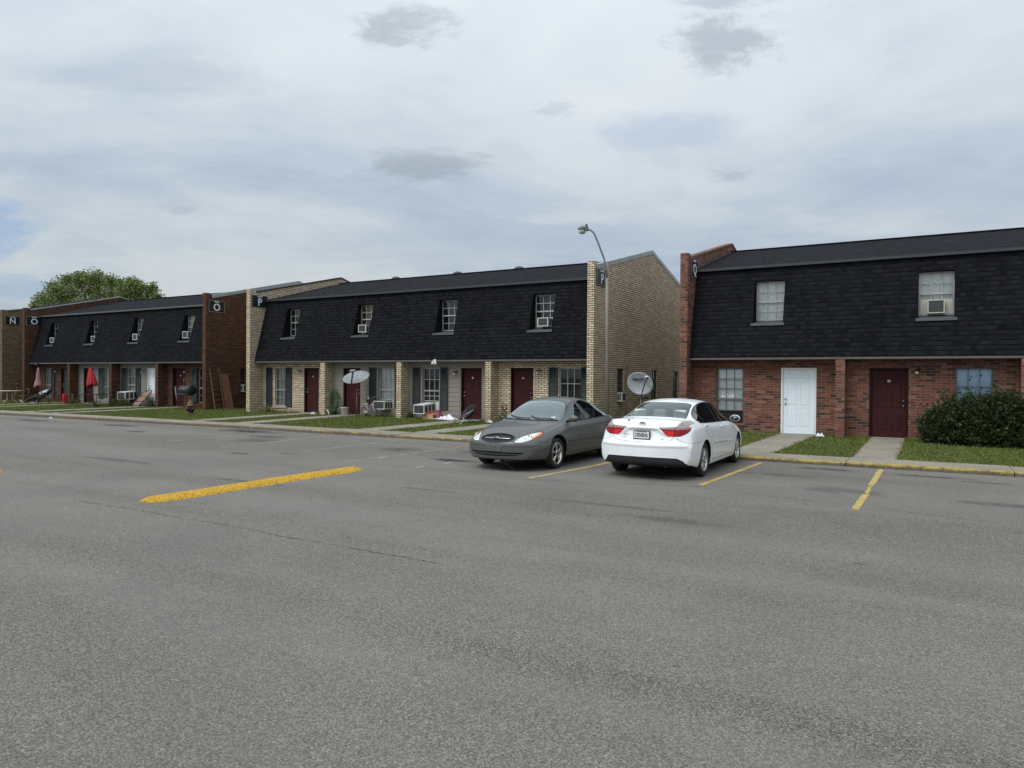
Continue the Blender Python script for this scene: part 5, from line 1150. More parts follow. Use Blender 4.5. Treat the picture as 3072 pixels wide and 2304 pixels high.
FR = lambda c, n: c.y > 1.62 and n.y > -.3
FRF = lambda c, n: c.y > 1.9 and n.y > 0.1
hl = smooth_poly([(.43, .598), (.445, .645), (.50, .70), (.58, .742), (.66, .768), (.72, .774), (.752, .754), (.745, .705), (.70, .650), (.63, .612), (.54, .594)], 4)
gr = [(.375 * math.cos(2 * PI * i / 48), .662 + .078 * math.sin(2 * PI * i / 48)) for i in range(48)]
cuts = []
for f in ((lambda p: p), mirx):
    cuts += [(f(offset_poly(hl, .010)), 'end', FR, 8, [0]), (f(hl), 'end', FR, 20, [0, 8]), (f([(.71, .58), (.690, .68), (.71, .85), (1.0, .85), (1.0, .58)]), 'end', FR, 21, [20])]
    cuts += [(f(stroke([(.35, .655), (.38, .652), (.405, .662)], .006)), 'end', FRF, 8, [0]), (f(stroke([(.90, .60), (.86, .602), (.80, .61), (.70, .60)], .006)), 'end', FR, 0, [99])]
cuts += [(offset_poly(gr, .012), 'end', FRF, 23, [0, 8]), (gr, 'end', FRF, 22, [23])]
itk = smooth_poly([(-.62, .392), (-.45, .395), (0, .398), (.45, .395), (.62, .392), (.56, .355), (.42, .322), (0, .312), (-.42, .322), (-.56, .355)], 4)
cuts += [(itk, 'end', FRF, 24, [0]), ([(-.6, .349), (.6, .349), (.6, .361), (-.6, .361)], 'end', FRF, 0, [24])]
cuts += [([(-.19, .408), (.19, .408), (.19, .528), (-.19, .528)], 'end', FRF, 25, [0]), (stroke([(-.85, .512), (-.2, .512)], .008), 'end', FRF, 8, [0]), (stroke([(.2, .512), (.85, .512)], .008), 'end', FRF, 8, [0])]
HT = lambda c, n: c.z > .6 and n.z > .25 and c.y > .8
for f in (1, -1): cuts += [(stroke([(f * x, y) for x, y in ((.52, 2.06), (.60, 1.9), (.68, 1.6), (.72, 1.25), (.725, 1.0), (.70, .90))], .008), 'top', HT, 8, [0])]
fdoor = [(.885, .90), (.885, .40), (.86, .31), (-.385, .295), (-.40, .45), (-.40, .65), (-.365, .80), (-.34, .95), (.2, .94)]
rdoor = [(-.35, .95), (-.375, .80), (-.41, .65), (-.41, .45), (-.395, .295), (-.93, .31), (-1.0, .45), (-1.12, .62), (-1.28, .76), (-1.42, .86), (-1.48, .975), (-.9, .965)]
for F in (SIDE_R, SIDE_L):
    cuts += [(fdoor, 'side', F, 6, [0]), (rdoor, 'side', F, 7, [0]), (stroke([(.885, .93), (.885, .40), (.86, .31), (-.39, .295), (-.93, .31), (-1.0, .45), (-1.12, .62), (-1.28, .76), (-1.42, .86), (-1.48, .97)], .008), 'side', F, 8, [0, 6, 7]), (stroke([(-.39, .295), (-.405, .45), (-.405, .65), (-.37, .80), (-.345, .96)], .008), 'side', F, 8, [0, 6, 7])]
    cuts += [([(.86, .535), (.86, .565), (-1.0, .565), (-1.0, .535)], 'side', F, 26, [6, 7]), (stroke([(1.735, .595), (1.95, .60), (2.05, .615)], .007), 'side', F, 8, [0])]
    cuts += [([(1.1, .21), (-1.1, .21), (-1.1, .245), (1.1, .245)], 'side', F, 8, [0, 98])]
spec = dict(st=ST, wide=1.035, bow_f=.39, bow_r=.40, half=2.5, paint='paint_grey', fa=1.37, ra=-1.386, wr=.322, ar=.378, adz=.02, ww=.205, rr=.231, spokes=5, rim='rim_chrome', track=.812, ring=.014,
            dlo=[(.83, .955), (.60, 1.08), (.36, 1.21), (.10, 1.31), (-.12, 1.358), (-.40, 1.378), (-.75, 1.36), (-1.08, 1.30), (-1.38, 1.205), (-1.62, 1.095), (-1.71, 1.02), (-1.66, .995), (-1.3, .992), (-.7, .978), (0, .962), (.5, .952)],
            pillars=[([(-.03, 1.5), (-.33, .9), (-.43, .9), (-.14, 1.5)], 27), ([(-1.22, 1.5), (-1.36, .9), (-1.385, .9), (-1.245, 1.5)], 3)], front_pane=[(-.02, 1.5), (-.36, .9), (1.2, .9), (1.2, 1.5)],
            ws=[(-.715, .80), (-.40, .915), (0, .96), (.40, .915), (.715, .80), (.505, .20), (.25, .13), (0, .115), (-.25, .13), (-.505, .20)], rw=[(-.50, -1.82), (-.3, -1.9), (0, -1.93), (.3, -1.9), (.50, -1.82), (.52, -1.6), (.46, -1.3), (.25, -1.22), (0, -1.2), (-.25, -1.22), (-.46, -1.3), (-.52, -1.6)],
            glass_side='car_glass_side', glass_front='car_glass', glass_rear='car_glass', cuts=cuts, handles=[(-.24, .80, 6), (-1.26, .80, 7)], cup='car_gap', handle_mat='paint_grey',
            parts=[(20, 'headlight', 'lamp_glass', .004), (21, 'indicator', 'lens_amber', .004), (22, '*grille', 'black_plastic', -.018), (23, '*grille_surround', 'car_trim', .003), (24, '*air_intake', 'black_matt', -.02), (25, '*plate_mount', 'bumper_grey', .006), (26, 'side_moulding', 'paint_grey', .010), (27, 'door_pillar', 'paint_grey', .004)], shelf=.92, seat='seat_grey', mirror_y=.27, door_mirror=(.66, 1.005), mirror_mat='paint_grey', mirrors=(-1,))
grey, fn, _ = car('parked_car', 'dull grey saloon with round headlights, parked facing out next to the white car', (-7.55, 14.69, 0), PI, spec)
h, _ = fn['front'](0, .664); y = h.y
m = MB(); n = 15; m.tube([(x, fn['front'](x, .664)[0].y + .004, .664) for x in np.linspace(-.31, .31, 21)], .0085, 6); m.build('grille_bar', 'chrome', grey, uv=False)
g = MB()
for k in range(-17, 18):
    x = k * .02
    for j in range(-3, 4):
        z = .662 + j * .019 + (.0095 if k % 2 else 0)
        if (x / .36) ** 2 + ((z - .662) / .07) ** 2 < .95: q = fn['front'](x, z)[0].y - .012; g.obox((x, q, z), (.007, 0, 0), (0, .004, 0), (0, 0, .0035))
g.build('grille_mesh', 'trim_dark', grey, uv=False)
m = MB(); m.lathe([(.050, 0), (.050, .012), (.042, .018)], 28, (0, y + .002, .664), 'y', mat=Matrix.Diagonal((1.25, 1, .56)).to_3x3()); em = m.build('emblem', 'chrome', grey, uv=False)
m = MB(); m.lathe([(.043, .0185), (0, .0195)], 28, (0, y + .002, .664), 'y', mat=Matrix.Diagonal((1.25, 1, .54)).to_3x3()); m.build('emblem_oval', 'oval_blue', em, uv=False)
t = MB(); add_text(t, 'Ford', .032, (0, y + .0225, .664), (-1, 0, 0), (0, 0, 1), sx=1.1, ext=.0006, bold=.0006); t.build('emblem_lettering', 'chrome', em, uv=False)
for s in (1, -1):                                            # lamp bowls and bulbs seen through the lens
    h, _ = fn['front'](s * .64, .69); m = MB(); m.lathe([(.055, .0), (.05, .004), (.038, -.004), (0, -.01)], 20, (s * .64, h.y + .006, .692), 'y'); m.build('reflector', 'chrome', grey, uv=False)
m = MB()
for x in (-.055, .055): h, _ = fn['front'](x, .50); m.lathe([(.010, 0), (.010, .004), (0, .005)], 10, (x, h.y + .0075, .497), 'y')
m.build('plate_screw', 'black_matt', grey, uv=False)
for x0, x1 in ((-.52, .05), (.02, .60)):                     # wipers along the foot of the screen
    m = MB(); pts = [fn['top'](x0 + (x1 - x0) * i / 8, .905 - .055 * (i / 8 - .3) ** 2 * 4 * 1.0 - abs(x0 + (x1 - x0) * i / 8) * .09)[0] + Vector((0, 0, .016)) for i in range(9)]
    m.tube(pts, .009, 6); m.build('wiper', 'black_plastic', grey, uv=False)
c = MB(); cw = [fn['top'](x, .955 - abs(x) ** 2 * .22)[0] + Vector((0, .012, .002)) for x in np.linspace(-.66, .66, 17)]; c.tube(cw, .014, 6); c.build('cowl', 'black_plastic', grey, uv=False)
for x, y in ((.30, 1.10), (-.30, 1.10)): m = MB(); h, _ = fn['top'](x, y); m.lathe([(.012, 0), (.010, .008), (0, .01)], 10, h); m.build('washer_jet', 'black_plastic', grey, uv=False)
q = [fn['top'](x, y)[0] + Vector((0, .004, .006)) for x, y in ((-.56, .81), (-.47, .835), (-.455, .775), (-.54, .75))]
m = MB().add(q, [(0, 1, 2, 3)]); m.build('sticker', 'plate_white', grey, uv=False)
m = MB(); c0 = sum((Vector(v) for v in q), Vector()) / 4
for dx, dy in ((-.02, .012), (.018, -.008)): m.box(c0.x + dx - .009, c0.x + dx + .009, c0.y + dy - .008, c0.y + dy + .008, c0.z + .002 - dy * .5, c0.z + .006 - dy * .5)
m.build('sticker_print', 'plate_ink', grey, uv=False)
m = MB(); m.tube([(.05, 2.1, .23), (-.05, 2.2, .19), (-.16, 2.22, .15), (-.29, 2.23, .07), (-.39, 2.23, .008)], [.004, .034, .022, .013, .006], 8); m.build('splash_shield', 'valance', grey, uv=False)
m = MB(); m.box(-.66, .66, 1.0, 2.05, .20, .34); m.box(-.6, .6, -2.3, 1.0, .2, .32); m.build('chassis', 'black_matt', grey, uv=False)
# ---------------------------------------------------------------- things around the blocks
def coil_mat(name, c1, c2):
    t = NT(name); o = t.coord('Object'); g = t.n('ShaderNodeSeparateXYZ'); t.l(o, g.inputs[0]); k = t.math('FRACT', t.math('MULTIPLY', g.outputs[2], 42.0)); c = t.mix(t.math('GREATER_THAN', k, 0.55), c1, c2)
    return t.done(t.bsdf(t.mix(t.math('MULTIPLY', t.noise(o, 18, 4), 0.4), c, srgb(40, 38, 34)), 0.6, 0.2))
coil_mat('coil_grey', srgb(72, 74, 72), srgb(40, 42, 41))
plain('ac_white', srgb(198, 197, 190), 0.5, var=0.1, vscale=5); plain('ac_beige', srgb(176, 172, 160), 0.5, var=0.12)
def ac_unit(x0, x1, yf, yb, z0, z1, label, tilt=0.0, mat='ac_white', panel=None, axis='y'):
    cx, cz = (x0 + x1) / 2, (z0 + z1) / 2; t = thing('air_conditioner', label, 'air conditioner', (cx, yb, z0) if axis == 'y' else (yb, cx, z0), 'window air conditioners')
    def T(x, y, z):
        z = z - (yb - y) * tilt if axis == 'y' else z
        return (x, y, z) if axis == 'y' else (2 * yb - y, x, z)
    def bx(mb, a, b, c, d, e, f):
        v = [T(x, y, z) for z in (e, f) for y in (c, d) for x in (a, b)]; fs = [(0, 2, 3, 1), (4, 5, 7, 6), (0, 1, 5, 4), (2, 6, 7, 3), (0, 4, 6, 2), (1, 3, 7, 5)]
        mb.add(v, fs if axis == 'y' else [q[::-1] for q in fs])
    k = 0.028; m = MB(); bx(m, x0, x1, yf, yf + .03, z0, z0 + k); bx(m, x0, x1, yf, yf + .03, z1 - k, z1); bx(m, x0, x0 + k, yf, yf + .03, z0 + k, z1 - k); bx(m, x1 - k, x1, yf, yf + .03, z0 + k, z1 - k); bx(m, x0, x1, yf + .031, yb, z0, z1)
    m.build('casing', mat, t)
    g = MB(); bx(g, x0 + k, x1 - k, yf + .012, yf + .030, z0 + k, z1 - k); g.build('coil', 'coil_grey', t)
    L = MB(); n = 3; d = (yb - yf - .1)
    for xs, sg in ((x1, 1), (x0, -1)):
        for i in range(n): a = yf + .06 + d * i / n; bx(L, xs - .002 if sg > 0 else xs - .004, xs + .004 if sg > 0 else xs + .002, a, a + d / n * .72, z0 + .05, z1 - .05)
    L.build('side_louvre', 'coil_grey', t)
    if panel:
        p = MB(); bx(p, panel[0], panel[1], yb - .06, yb - .045, z0 - .01, z1 + .03); p.build('filler_panel', mat, t)
    return t
ac_unit(-20.46, -19.86, 23.32, 23.93, .50, .85, 'white air conditioner in the ground window behind the pink bicycle, tan block', panel=(-19.86, -19.74))
ac_unit(-18.12, -17.58, 23.10, 23.93, .47, .84, 'tilted white air conditioner above the cardboard box', tilt=.10, panel=(-17.57, -17.35))
ac_unit(-12.72, -12.28, 23.72, 24.16, 3.84, 4.17, 'white air conditioner in the upper window nearest the street lamp', panel=(-12.95, -12.12))
ac_unit(-21.66, -21.22, 23.66, 24.16, 3.84, 4.17, 'white air conditioner in the upper window above the pink bicycle and satellite dish')
ac_unit(.02, .45, 23.86, 24.16, 3.85, 4.24, 'weathered grey air conditioner in the upper window of the red block', mat='ac_beige', panel=(-.18, .66))
ac_unit(-47.15, -46.75, 23.72, 24.16, 3.84, 4.16, 'pale air conditioner in the upper window nearest the olive block'); ac_unit(-42.62, -42.22, 23.72, 24.16, 3.84, 4.16, 'pale air conditioner in the second upper window from the olive block'); ac_unit(-38.42, -38.02, 23.66, 24.16, 3.84, 4.18, 'white air conditioner in the second upper window from the big O sign'); ac_unit(-33.92, -33.5, 23.62, 24.16, 3.84, 4.20, 'white air conditioner in the upper window nearest the big O sign')
ac_unit(-38.95, -38.22, 23.12, 23.93, .56, 1.0, 'large white air conditioner resting on grey blocks, brown building', tilt=.08)
ac_unit(25.28, 25.72, -10.46, -10.18, 1.02, 1.36, 'small white air conditioner in the side window of the tan gable wall', axis='x')
ac_unit(25.15, 25.62, -31.5, -31.25, 1.05, 1.42, 'white air conditioner in the side window of the dark brown gable wall', axis='x')
m = MB()
for z in (.15, .345): m.box(-38.8, -38.4, 23.2, 23.4, z, z + .19)
o = m.build('concrete_block', plain('block_grey', srgb(104, 106, 104), .9, bump=.4) and 'block_grey', loc=(-38.6, 23.3, .15)); tag(o, 'grey concrete blocks propping up the large white air conditioner', 'concrete block')

# ---- satellite dishes
def dish(x, y, zc, a, b, face, tilt, roll, label, mat, text=None, back=False, arm_up=False, base=.14, lean=0):
    t = thing('satellite_dish', label, 'satellite dish', (x, y, base), 'satellite dishes on poles')
    n = Vector(face).normalized(); r = Vector((0, 0, 1)).cross(n).normalized() ; r = -r if r.x < 0 else r; u = n.cross(r); u = u if u.z > 0 else -u
    rr, uu = r * math.cos(roll) + u * math.sin(roll), -r * math.sin(roll) + u * math.cos(roll); c = Vector((x, y, zc)) + n * .12
    m = MB(); NR, NA = 8, 48; front, bk = [], []
    for i in range(NR + 1):
        q = i / NR
        for k in range(NA):
            w = 2 * PI * k / NA; p = c + rr * (a * q * math.cos(w)) + uu * (b * q * math.sin(w)) + n * (.085 * (q * q - 1)); front.append(p); bk.append(p - n * .012)
    fs = [(i * NA + k, i * NA + (k + 1) % NA, (i + 1) * NA + (k + 1) % NA, (i + 1) * NA + k) for i in range(NR) for k in range(NA)]; N = len(front)
    ok = (rr.cross(uu)).dot(n) > 0
    m.add(front + bk, [(q if ok else q[::-1]) for q in fs] + [tuple(N + j for j in (q[::-1] if ok else q)) for q in fs] + [(NR * NA + k, NR * NA + (k + 1) % NA, N + NR * NA + (k + 1) % NA, N + NR * NA + k) for k in range(NA)], 0, True)
    m.build('reflector', mat, t, uv=False)
    p = MB(); p.tube([(x, y, base - .1), (x, y, zc - .10)], .028, 10); p.build('pole', 'rust_pole' if back else 'galv', t, uv=False)
    k = MB(); k.obox(c - n * .14, rr * .07, uu * .07, n * .04); k.tube([c - n * .14, (x, y, zc - .10)], .03, 8); k.build('bracket', 'galv' if back else 'black_plastic', t, uv=False)
    return t, c, rr, uu, n
plain('rust_pole', srgb(112, 92, 84), .7, .2, var=.25); plain('dish_grey', srgb(122, 126, 127), .45, var=.06, vscale=2); plain('dish_pale', srgb(128, 132, 130), .5, var=.1, vscale=5)
t, c, rr, uu, n = dish(-21.16, 23.05, 1.78, .60, .50, (.12, -.55, .83), 0, .06, 'pale oval satellite dish facing up on a rusty pole by the pink bicycle', 'dish_pale', back=True)
m = MB(); p0 = c - uu * .46 - n * .03; p1 = c + n * .34 - uu * .10; m.tube([p0, p0 + n * .05 - uu * .05, p1], [.025, .03, .045], 8); m.build('feed_arm', 'black_plastic', t, uv=False)
m = MB(); m.obox(p1 + n * .03, rr * .12, uu * .055, n * .04); m.build('feed_horn', 'dish_grey', t, uv=False, bevel=.01)
m = MB()
for i, dx in enumerate((-.16, -.06, .07, .17, .24)): m.lathe([(.0, 0), (.018, .004), (.02, .03)], 8, c + rr * dx + uu * (.18 + .03 * (i % 2)) + n * -.06, 'z')
m.build('bird_droppings', 'sign_white', t, uv=False)
t, c, rr, uu, n = dish(-8.13, 22.42, 1.72, .455, .37, (.06, -1.0, .10), 0, -.42, 'large grey satellite dish with black lettering and feed arm, behind the white car', 'dish_grey')
w = MB(); add_text(w, 'HughesNet.', .088, c + Vector((-.06, 0, .155)) - n * .030, (1, 0, 0), n.cross(Vector((1, 0, 0))).normalized(), ext=.012, bold=.002); w.build('lettering', 'plate_ink', t, uv=False)
m = MB(); e = c + n * .30 + Vector((.36, 0, .17)); m.tube([(c.x + .05, c.y - .02, c.z - .42), e - Vector((.07, 0, .10)), e], [.018, .018, .028], 8); m.tube([e - Vector((.03, 0, .06)), e + Vector((.0, 0, -.25)), e + Vector((.08, .2, -.35)), c + Vector((.40, 0, -.14))], .006, 6); m.build('feed_arm', 'black_plastic', t, uv=False)
m = MB(); m.obox(e + Vector((-.03, 0, .03)), (.065, 0, 0), (0, .06, 0), (0, 0, .022)); m.build('feed_horn', 'white_plastic', t, uv=False, bevel=.01)
m = MB()
for dx, dz in ((.0, -.05), (-.10, -.13), (.15, -.14), (-.02, .33), (.01, -.34)): m.lathe([(.014, 0), (.012, -.008), (0, -.01)], 8, c + Vector((dx, 0, dz)) - n * .07, 'y')
m.build('bolt', 'sign_white', t, uv=False)
m = MB(); m.tube([(c.x - .1, c.y + .2, c.z - .55), (c.x + .25, c.y + .1, c.z - .45)], .03, 8); m.build('brace', 'black_plastic', t, uv=False)

# ---- street lamp
t = thing('street_lamp', 'tall grey street lamp with curved arm, standing in front of the tan gable wall', 'street lamp', (-8.33, 20.0, .12))
m = MB(); m.tube([(-8.30, 20, .05), (-8.335, 20, 3.0), (-8.36, 20, 5.42)], [.058, .052, .047], 16); m.lathe([(.11, .0), (.11, .03), (.065, .06)], 16, (-8.30, 20, .12), 'z'); m.build('pole', 'pole_paint', t, uv=False)
m = MB(); a = [(-8.345, 19.96, 4.95), (-8.36, 19.95, 5.20), (-8.44, 19.95, 5.52), (-8.60, 19.95, 5.92), (-8.745, 19.95, 6.26), (-8.80, 19.95, 6.345), (-8.87, 19.95, 6.405), (-8.96, 19.95, 6.44), (-9.03, 19.95, 6.45)]; m.tube(a, .028, 10); m.build('arm', 'galv', t, uv=False)
m = MB(); m.lathe([(.0, .10), (.05, .10), (.115, .05), (.145, .0), (.135, -.012), (0, -.012)], 24, (-9.165, 19.95, 6.47), 'z'); m.box(-9.08, -8.985, 19.89, 20.01, 6.41, 6.54); m.lathe([(.035, 0), (.035, .07), (.03, .08), (0, .08)], 12, (-9.03, 19.95, 6.54), 'z'); m.build('lamp_head', 'galv', t, uv=False)
t2 = NT('prism_glass'); t2.done(t2.bsdf(srgb(186, 190, 190), .25, 0, None, .5, 0, **{'Transmission Weight': .3}))
m = MB(); m.lathe([(.115, 0), (.11, -.06), (.09, -.115), (.05, -.128), (0, -.13)], 24, (-9.165, 19.95, 6.457), 'z'); m.build('diffuser', 'prism_glass', t, uv=False)

# ---- child's bicycle
plain('bike_pink', srgb(196, 160, 164), .4, var=.1); plain('bike_white', srgb(206, 202, 200), .5)
B0 = Vector((-21.02, 23.36, .17)); U = Vector((.985, -.17, 0)); V = Vector((.17, .985, 0))
t = thing('bicycle', 'small pink child bicycle leaning by the window of the tan block', 'bicycle', tuple(B0)); PB = lambda a, h, s=0: B0 + U * a + V * s + Vector((0, 0, h))
wr = .20
for a, turn in ((0, 0), (.70, .12)):
    m = MB(); D = U * math.cos(turn) - V * math.sin(turn); ce = PB(a, wr); m.tube([ce + D * (wr * .93 * math.cos(q)) + Vector((0, 0, wr * .93 * math.sin(q))) for q in [2 * PI * i / 32 for i in range(32)]], .016, 8, closed=True); wh = m.build('wheel', 'rubber', t, uv=False)
    m = MB(); m.tube([ce + D * (wr * .84 * math.cos(q)) + Vector((0, 0, wr * .84 * math.sin(q))) for q in [2 * PI * i / 32 for i in range(32)]], .008, 6, closed=True)
    for i in range(12): q = 2 * PI * i / 12; m.tube([ce, ce + D * (wr * .83 * math.cos(q)) + Vector((0, 0, wr * .83 * math.sin(q)))], .0028, 4)
    m.build('spokes', 'steel', wh, uv=False)
m = MB(); hd = PB(.55, .60); bb = PB(.28, .20)
for pts in ([hd - Vector((0, 0, .06)), PB(.42, .40), bb], [hd - Vector((0, 0, .02)), PB(.40, .49), PB(.20, .40)], [bb, PB(.19, .50)], [PB(0, wr, .03), PB(.2, .44)], [PB(0, wr, .03), bb], [PB(0, wr, -.03), bb], [PB(.53, .64), PB(.60, .42), PB(.70, wr, .035)], [PB(.60, .42), PB(.70, wr, -.035)]): m.tube(pts, .014, 8)
m.build('frame', 'bike_pink', t, uv=False)
m = MB(); m.tube([PB(.53, .62), PB(.50, .76), PB(.44, .82, .10), PB(.40, .84, .22)], .011, 8); m.tube([PB(.50, .76), PB(.52, .82, -.10), PB(.58, .84, -.22)], .011, 8); m.build('handlebar', 'steel', t, uv=False)
m = MB(); m.tube([PB(.40, .84, .22), PB(.36, .84, .30)], .017, 8); m.tube([PB(.58, .84, -.22), PB(.60, .76, -.28)], .017, 8); m.build('grip', 'bike_white', t, uv=False)
m = MB(); m.obox(PB(.17, .535), U * .12, V * .055, Vector((0, 0, .022))); m.build('saddle', 'bike_white', t, uv=False, bevel=.02)
m = MB(); m.tube([bb + V * .05 - U * .09, bb + V * .05, bb - V * .05, bb - V * .05 + U * .09], .010, 6); m.obox(bb + V * .07 - U * .09, U * .03, V * .03, Vector((0, 0, .01))); m.obox(bb - V * .07 + U * .09, U * .03, V * .03, Vector((0, 0, .01))); m.build('pedals', 'black_plastic', t, uv=False)
m = MB(); m.tube([PB(.06, .22, -.02), PB(.27, .235, -.02), PB(.27, .17, -.02), PB(.06, .18, -.02)], .018, 6, closed=True); m.build('chain_guard', 'bike_white', t, uv=False)
ce = PB(.40, .70, -.06); m = MB()
for r in (.135, .085): m.tube([ce + U * (r * math.cos(q)) + Vector((0, 0, r * math.sin(q))) for q in [2 * PI * i / 28 for i in range(28)]], .018, 8, closed=True)
m.lathe([(.03, -.02), (.03, .02)], 12, ce, 'y'); o = m.build('spare_wheel', 'rubber', loc=tuple(ce), uv=False); tag(o, 'small black spare wheel hung on the pink bicycle', 'wheel')

# ---- hose, pot, bucket
plain('hose_green', srgb(52, 92, 50), .5, var=.25)
hm = MB(); rg = random.Random(5)
for k in range(9):
    a, b = .19 + rg.uniform(-.03, .05), .40 + rg.uniform(-.06, .10); dx, dz = rg.uniform(-.03, .03), rg.uniform(-.05, .05)
    hm.tube([(-23.02 + dx + a * math.cos(q) * (1 - .25 * math.sin(q)), 23.66 - k * .012 + .01 * math.sin(q * 3), .84 + dz + b * math.sin(q)) for q in [2 * PI * i / 30 for i in range(30)]], .013, 6, closed=True)
hm.tube([(-23.2, 23.55, .8), (-23.16, 23.5, .5), (-23.05, 23.45, .3), (-22.98, 23.36, .2)], .013, 6); o = hm.build('garden_hose', 'hose_green', loc=(-23.02, 23.66, .4), uv=False); tag(o, 'coiled green garden hose hanging beside the maroon door', 'hose')
m = MB(); m.lathe([(.11, 0), (.14, .14), (.135, .15), (.12, .12), (0, .11)], 20, (-22.98, 23.55, .17), 'z'); o = m.build('flower_pot', 'black_plastic', loc=(-22.98, 23.55, .17), uv=False); tag(o, 'low black pot on the ground under the green hose', 'pot')
m = MB(); m.tube([(-23.28, 23.4, .40), (-23.15, 23.36, .33), (-23.02, 23.3, .16)], .022, 8); o = m.build('drain_pipe', 'white_plastic', loc=(-23.15, 23.36, .16), uv=False); tag(o, 'short bent white pipe lying below the green hose', 'pipe')
t = thing('bucket', 'white plastic bucket with a dark lid edge beside the maroon door', 'bucket', (-22.2, 23.42, .18))
m = MB(); m.lathe([(.155, .18), (.18, .50), (.188, .50), (.188, .53), (.172, .535), (.15, .22), (0, .21)], 28, (-22.2, 23.42, 0), 'z'); m.build('pail', 'white_plastic', t, uv=False)
m = MB(); m.lathe([(.186, .536), (.19, .556), (.18, .57), (.165, .555)], 28, (-22.2, 23.42, 0), 'z', cap=False); m.build('rim_band', 'black_plastic', t, uv=False)

# ---- box, cloth, folding chair by unit three
plain('cardboard', srgb(176, 146, 110), .85, var=.1); plain('cloth_red', srgb(150, 34, 34), .8, var=.2); plain('cloth_white', srgb(208, 210, 220), .9, var=.12, vscale=7); plain('print_red', srgb(140, 70, 84), .7, var=.5, vscale=30)
t = thing('cardboard_box', 'brown cardboard box with red clothes on top, below the tilted air conditioner', 'box', (-17.55, 23.42, .17)); m = MB(); m.box(-17.82, -17.28, 23.28, 23.60, .17, .42)
m.add([(-17.28, 23.28, .42), (-17.28, 23.60, .42), (-17.16, 23.60, .36), (-17.16, 23.28, .36)], [(0, 1, 2, 3)]); m.build('carton', 'cardboard', t, uv=False)
def cloth(name, c, sx, sy, h, mat, label, seed, ang=0):
    rg = random.Random(seed); n = 22; m = MB(); ph = [rg.uniform(0, 6) for _ in range(6)]
    for i in range(n + 1):
        for j in range(n + 1):
            u, v = i / n * 2 - 1, j / n * 2 - 1; e = 1 - .28 * (math.sin(u * 3 + ph[0]) * .5 + math.cos(v * 4 + ph[1]) * .5); x, y = u * sx * e, v * sy * e; f = max(0, 1 - u * u) * max(0, 1 - v * v)
            z = h * f * (.55 + .3 * math.sin(u * 7 + ph[2]) + .3 * math.sin(v * 6 + u * 4 + ph[3])) + .012 + .01 * math.sin(u * 19 + v * 13); ca, sa = math.cos(ang), math.sin(ang); m.v.append((c[0] + x * ca - y * sa, c[1] + x * sa + y * ca, c[2] + max(z, .003)))
    for i in range(n):
        for j in range(n): m.f.append((i * (n + 1) + j, (i + 1) * (n + 1) + j, (i + 1) * (n + 1) + j + 1, i * (n + 1) + j + 1)); m.mi.append(0); m.sm.append(True)
    o = m.build(name, mat, loc=c, uv=False); md = o.modifiers.new('thick', 'SOLIDIFY'); md.thickness = .012; return tag(o, label, 'cloth')
cloth('crumpled_clothes', (-17.62, 23.42, .425), .20, .14, .16, 'cloth_red', 'red crumpled clothes heaped on the cardboard box', 4)
cloth('crumpled_sheet', (-16.72, 23.45, .19), .52, .26, .20, 'cloth_white', 'white crumpled sheet dumped on the ground beside the cardboard box', 9, -.15)
m = MB(); m.box(-17.2, -17.02, 23.36, 23.55, .17, .56); o = m.build('printed_carton', 'print_red', loc=(-17.11, 23.45, .17), bevel=.008); tag(o, 'narrow red patterned carton standing next to the cardboard box', 'carton')
t = thing('saucer_chair', 'black folding saucer chair on crossed metal legs by the maroon door', 'chair', (-15.1, 22.45, .17))
n = Vector((-.42, -.62, .66)).normalized(); c = Vector((-15.05, 22.5, .58)); r = Vector((0, 0, 1)).cross(n).normalized(); u = n.cross(r)
m = MB(); NA = 28; ptsf = []
for i in range(7):
    q = i / 6
    for k in range(NA): w = 2 * PI * k / NA; ptsf.append(c + r * (.40 * q * math.cos(w)) + u * (.38 * q * math.sin(w)) + n * (.20 * (q * q - 1)))
m.add(ptsf, [(i * NA + k, i * NA + (k + 1) % NA, (i + 1) * NA + (k + 1) % NA, (i + 1) * NA + k) for i in range(6) for k in range(NA)], 0, True); s = m.build('seat', plain('canvas_black', srgb(22, 22, 23), .85) and 'canvas_black', t, uv=False); md = s.modifiers.new('t', 'SOLIDIFY'); md.thickness = .015
m = MB(); m.tube([c + r * (.41 * math.cos(2 * PI * k / NA)) + u * (.39 * math.sin(2 * PI * k / NA)) for k in range(NA)], .012, 6, closed=True); m.build('rim', 'black_plastic', t, uv=False)
G = [Vector((-15.55, 22.30, .175)), Vector((-14.95, 21.95, .165)), Vector((-14.66, 22.75, .175)), Vector((-15.3, 23.0, .18))]
for a, b in ((0, .35), (1, 2.6), (2, 3.9), (3, 5.4)): 
    top = c + r * (.40 * math.cos(b)) + u * (.38 * math.sin(b)); m = MB(); m.tube([G[a], top], .013, 8); m.build('leg', 'steel', t, uv=False)
m = MB(); m.tube([G[0], G[1]], .012, 6); m.tube([G[2], G[3]], .012, 6); m.build('floor_bar', 'steel', t, uv=False)
m = MB(); m.obox((-15.42, 22.12, .31), (.07, 0, .03), (0, .03, 0), (-.01, 0, .03)); m.build('leg_cap', 'white_plastic', t, uv=False, bevel=.01)

